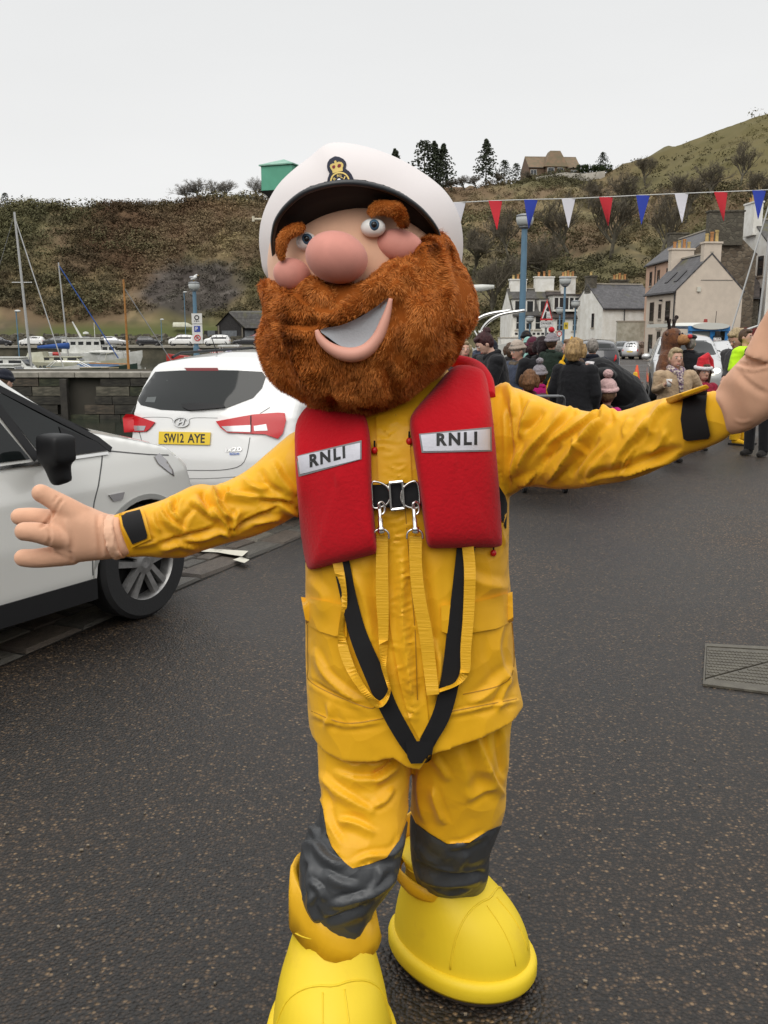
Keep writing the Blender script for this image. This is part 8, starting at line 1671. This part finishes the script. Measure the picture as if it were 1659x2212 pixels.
x, y = put(1143, 15.6); person('small child in mint hat carried in front of the man in black hat', x, y, .95, 60, (CMi, 'jacket'), CMi, (HLB, 'short'), (CMi, 'beanie'), hs=1.35, loc_z=.62)
x, y = put(1152, 12.6); person('woman with dark hair and maroon hat turned away', x, y, 1.63, 170, (CB_, 'short'), CG, (HR, 'bob'), (CM, 'beanie'))
x, y = put(1170, 11.4); person('person with black hair in long black coat holding a child', x, y, 1.66, 185, (CB_, 'long'), CB_, (cloth('dark_hair', (.018, .01, .012)), 'bob'), arms=(None, ((.25, -.02, 1.16), (.20, -.22, 1.25))), bulk=1.12)
x, y = put(1193, 11.2); person('carried child in grey bobble hat with red pompom and dark green coat', x, y, 1.02, 150, (cloth('bottle_green', (.016, .028, .02)), 'short'), CJ, (HBr, 'short'), (CGK, 'pom', CRK), hs=1.3, loc_z=.62, arms=(((-.24, -.1, 1.26), (-.34, -.30, 1.16)), None))
x, y = put(1207, 14.5); person('grey haired person in pale scarf behind the carried child', x, y, 1.58, 170, (CW, 'short'), CG, (HGy, 'short'))
x, y = put(1229, 13); person('young woman with long light brown hair in olive parka', x, y, 1.62, -110, (CO_, 'short'), CG, (HLB, 'long'), hood=CFur, arms=dn_, bulk=1.1)
x, y = put(1243, 19); person('dark haired person far behind the olive parka', x, y, 1.60, 180, (CM, 'short'), CG, (HR, 'bob'))
x, y = put(1281, 13.2); pr_ = person('grey haired man in navy jacket with pale sleeves beside the dark hatchback', x, y, 1.62, 170, (CN, 'short'), CW, (HGy, 'short'))[0]
x, y = put(1246, 10.6); bw, up_, hd_ = person('woman with blonde bobbed hair in long black coat, holding a bag strap', x, y, 1.60, 150, (CB_, 'long'), CB_, (HB, 'bob'), vox=.011, bulk=1.12, hs=1.18, arms=(((-.27, .0, 1.10), (-.22, -.14, .86)), None)); lob('red_scarf', MB().tube([(-.07, -.03, 1.45), (-.05, -.12, 1.38), (-.03, -.16, 1.20)], .016, 8), CRK, bw, sm=True)
x, y = put(1352, 11.4); person('person in black coat bending far forward to the left, white stripe at the collar', x, y, 1.80, -78, (cloth('matt_black', (.006, .006, .007), .3), 'long'), CB_, (HBr, 'short'), (CB_, 'beanie'), lean=58, nod=20, vox=.012, bulk=1.75, arms=(((-.2, -.05, 1.2), (-.1, -.2, 1.0)),)*2, hood=CWh)
x, y = put(1318, 10.7); person('toddler in pale pink bobble hat and magenta coat seen from behind', x, y, 1.02, 165, (CP_, 'short'), CG, (HLB, 'short'), (CPk, 'pom', CPk), hs=1.95, vox=.010, hood=CFur, bulk=1.1)
x, y = put(1147, 10.6); person('ginger haired child in maroon padded jacket with arm stretched left', x, y, 1.22, 165, (CM, 'short'), CG, (HG, 'bob'), hs=1.4, vox=.011, bulk=1.2, arms=(None, ((.30, -.1, 1.22), (.46, -.30, 1.16))))
x, y = put(1168, 11); person('child in grey hat with two pompoms and magenta coat beside the maroon jacket', x, y, 1.28, 170, (CP_, 'short'), CG, (HBr, 'short'), (CGK, 'pom', CGK), hs=1.2)
# --- bag and pushchair
p = at(1203, 812, 10.9); bg_ = root('shoulder_bag', (p.x, p.y, p.z-.3), 'crumpled yellow bag hanging behind the blonde woman in black coat', 'bag'); q = remesh(MB().ell((0, 0, .12), (.12, .07, .22), 14, 10).ell((.05, 0, .34), (.07, .05, .14), 12, 8), .014, 2); noise_disp(q, .02, 14, 3, 2, True); lob('sack', q, CYb, bg_, sm=True); lob('strap', MB().tube([(.05, 0, .45), (.16, 0, .75)], .012, 6), CYb, bg_)
p = at(1155, 720, 10.2); pc = root('pushchair', (p.x, p.y, 0), 'black folding pushchair with grey tubular frame in front of the children', 'pushchair')
for s_ in (-.22, .22): lob('frame', MB().tube([Vector(v) for v in smooth_line([(s_+.12, .35, .08), (s_+.10, .1, .55), (s_+.10, -.15, .98), (s_+.02, -.24, 1.04)], 4)], .014, 8), GPO, pc, sm=True); lob('wheel', MB().lathe([(.001, -.02), (.09, -.02), (.09, .02), (.001, .02)], (s_+.12, .35, .09), 16, 'X'), TYR, pc); lob('wheel', MB().lathe([(.001, -.02), (.09, -.02), (.09, .02), (.001, .02)], (s_+.12, -.25, .09), 16, 'X'), TYR, pc)
lob('handle', MB().tube([(-.2, -.24, 1.04), (.24, -.24, 1.04)], .016, 8), GPO, pc); lob('seat', MB().add([(-.2, .05, .42), (.3, .05, .42), (.3, -.16, .92), (-.2, -.16, .92), (-.2, .09, .42), (.3, .09, .42), (.3, -.12, .92), (-.2, -.12, .92)], [(0, 1, 2, 3), (4, 7, 6, 5), (0, 4, 5, 1), (1, 5, 6, 2), (2, 6, 7, 3), (3, 7, 4, 0)]), CB_, pc)
lob('leg', MB().tube([(-.1, .05, .42), (-.08, -.25, .09)], .013, 6), GPO, pc); lob('leg', MB().tube([(.34, .05, .42), (.34, -.25, .09)], .013, 6), GPO, pc)
# --- right side
x, y = put(1464, 12.4); tw, up_, hd_ = person('laughing older woman in tan jacket and patterned scarf holding a white cup', x, y, 1.44, 6, (CT, 'jacket'), CG, (HL, 'short'), vox=.009, bulk=1.38, skin=SK, hs=1.30, arms=(((-.30, -.02, 1.14), (-.26, -.24, 1.24)), ((.40, .02, 1.16), (.17, -.20, 1.03))))
sc_ = remesh(MB().tube([(-.09, -.02, 1.48), (-.05, -.12, 1.43), (.03, -.13, 1.40), (.10, -.04, 1.46), (.05, .09, 1.49), (-.07, .08, 1.49), (-.09, -.02, 1.48)], .055, 10).tube([(.0, -.14, 1.42), (.01, -.20, 1.28), (.03, -.19, 1.12)], [.05, .045, .03], 10), .009, 2); noise_disp(sc_, .010, 26, 4, 2, True); lob('scarf', sc_, M('patterned_scarf', (.50, .42, .36), .9, col2=(.12, .07, .13), vscale=30, c2pos=(.45, .55), bump=.6, bscale=40), tw, sm=True)
lob('zip', MB().tube([(.02, -.19, 1.30), (.02, -.20, .95)], .006, 5), M('zip_tan', (.25, .17, .10), .6), tw); lob('teeth', MB().ell((.0, -.090, 1.533), (.016, .006, .006), 8, 6), EYW, tw)
cu = MB().lathe([(.026, 0), (.037, .10), (.034, .10), (.024, .004)], n=18); cr = root('cup', tuple(Vector((x, y, 0))+Matrix.Rotation(R(6), 3, 'Z') @ Vector((-.235, -.335, 1.215))*(1.44/1.72)), 'white disposable cup held by the woman in the tan jacket', 'cup'); lob('cup_body', cu, SW, cr, sm=True)
hb = root('handbag', tuple(Vector((x+.16, y-.26, .84))), 'brown leather handbag held against the tan jacket', 'handbag'); q = remesh(MB().ell((0, 0, 0), (.13, .05, .09), 14, 8), .012, 1); lob('bag_body', q, M('brown_leather', (.08, .04, .025), .5), hb, sm=True)
x, y = put(1524, 13.6); person('girl in red santa hat and red jacket with long brown hair', x, y, 1.17, 12, (CRd, 'short'), CJ, (HBr, 'long'), (CRK, 'santa', CWh), hs=1.62, bulk=1.4, vox=.010, nod=6, arms=(None, ((.22, -.1, 1.14), (.06, -.26, 1.10))))
x, y = put(1493, 14.5); person('man in black flat cap and black jacket turned from the camera', x, y, 1.66, 150, (CB_, 'short'), CG, (HGy, 'short'), (CB_, 'flat'), vox=.012, bulk=1.15)
x, y = put(1606, 15.6); person('woman with long pale blonde hair in charcoal coat, looking down', x, y, 1.70, -62, (CG, 'long'), CM, (HL, 'long'), lean=6, nod=26, vox=.010, bulk=1.5, hs=1.4, arms=dn_)
x, y = put(1614, 14.4); hv, up_, hd_ = person('crew member in lime hi-vis top, yellow trousers and yellow rubber boots', x, y, 1.76, 40, (CHV, 'jacket'), CYb, (HBr, 'short'), shoes=CYb, vox=.012, bulk=1.2)
bt_m = MB()
for s_ in (-1, 1): bt_m.tube([(s_*.105, .02, .40), (s_*.105, .02, .08)], [.088, .078], 14)
lob('boot_shaft', bt_m, CYb, hv, sm=True, ang=.6); lob('boot_sole', MB().box((-.115, -.05, .012), (.11, .28, .03)).box((.115, -.05, .012), (.11, .28, .03)), CSh, hv); lob('lettering', flat_text('RNLI', (.105, -.075, .27), (1, 0, 0), (0, 0, 1), .10, .045, .03), INK, hv)
x, y = put(1652, 13.0); person('short haired man in navy jacket and black trousers at the right edge', x, y, 1.80, -50, (CN, 'short'), CB_, (HBr, 'short'), vox=.012, nod=10)
x, y = put(-34, 8.6); person('person in mint jacket and navy hat bending behind the left car', x, y, 1.38, 150, (CMi, 'short'), CN, (HBr, 'short'), (CN, 'beanie'), lean=20, bulk=1.2)
x, y = put(1313, 70); person('distant person in dark clothes crouched beside the road', x, y, 1.35, 20, (CB_, 'short'), CB_, (HBr, 'short'), sit=.5, vox=.02)
x, y = put(1287, 80); person('distant person in dark jacket in front of the white gable', x, y, 1.7, 180, (CB_, 'short'), CJ, (HR, 'short'), vox=.02)
# --- reindeer costume
x, y = put(1452, 14.5); rd_ = root('person', (x, y, 0), 'person in brown furry reindeer costume with small dark antlers and red nose', 'person', None, R(50)); FB = M('reindeer_fur', (.17, .060, .018), .95, col2=(.085, .028, .010), vscale=12, bump=1.0, bscale=70, bdist=.02, sheen=.2); FB2 = M('muzzle_fur', (.34, .17, .065), .95, var=.2, vscale=20, bump=.8, bscale=70, bdist=.01)
q = MB(); q.loft([[Vector((w_*math.cos(t), d_*math.sin(t)+oy, z)) for t in [2*math.pi*i/24 for i in range(24)]] for z, w_, d_, oy in ((.75, .22, .19, 0), (1.0, .26, .23, -.02), (1.2, .25, .21, 0), (1.38, .20, .16, 0), (1.48, .12, .12, -.02))])
for s_ in (-1, 1): q.tube([(s_*.11, 0, .9), (s_*.12, -.02, .5), (s_*.13, 0, .08)], [.14, .12, .11], 12); q.tube([(s_*.20, 0, 1.36), (s_*.30, -.03, 1.1), (s_*.24, -.22, .98)], [.10, .10, .08], 12); q.ell((s_*.23, -.28, .96), (.07, .08, .07), 10, 8); q.ell((s_*.13, -.08, .07), (.10, .17, .07), 12, 8)
q.ell((0, .0, 1.60), (.155, .165, .19), 20, 12); q.tube([(0, .02, 1.35), (0, .02, 1.55)], [.14, .14], 14)
bm2 = remesh(q, .014, 3); noise_disp(bm2, .014, 12, 7, 3); lob('costume_body', bm2, FB, rd_, sm=True); lob('muzzle', remesh(MB().ell((0, -.16, 1.60), (.10, .13, .085), 16, 10), .012, 1), FB2, rd_, sm=True); lob('nose', MB().ell((0, -.285, 1.65), (.042, .035, .035), 14, 10), M('red_plush', (.45, .02, .03), .7), rd_, sm=True)
for s_ in (-1, 1):
    lob('antler', remesh(MB().tube([(s_*.06, .02, 1.76), (s_*.10, .02, 1.86), (s_*.17, .02, 1.93)], [.028, .026, .022], 10).tube([(s_*.09, .02, 1.84), (s_*.05, .02, 1.91)], [.022, .018], 8).ell((s_*.175, .02, 1.94), (.035, .035, .035), 10, 8), .009, 1), M('antler_plush', (.018, .010, .008), .9), rd_, sm=True)
    lob('ear', MB().ell((s_*.155, .02, 1.70), (.06, .02, .035), 10, 8), FB, rd_, sm=True); lob('eye', MB().ell((s_*.055, -.14, 1.69), (.018, .014, .024), 10, 8), EYD, rd_, sm=True)
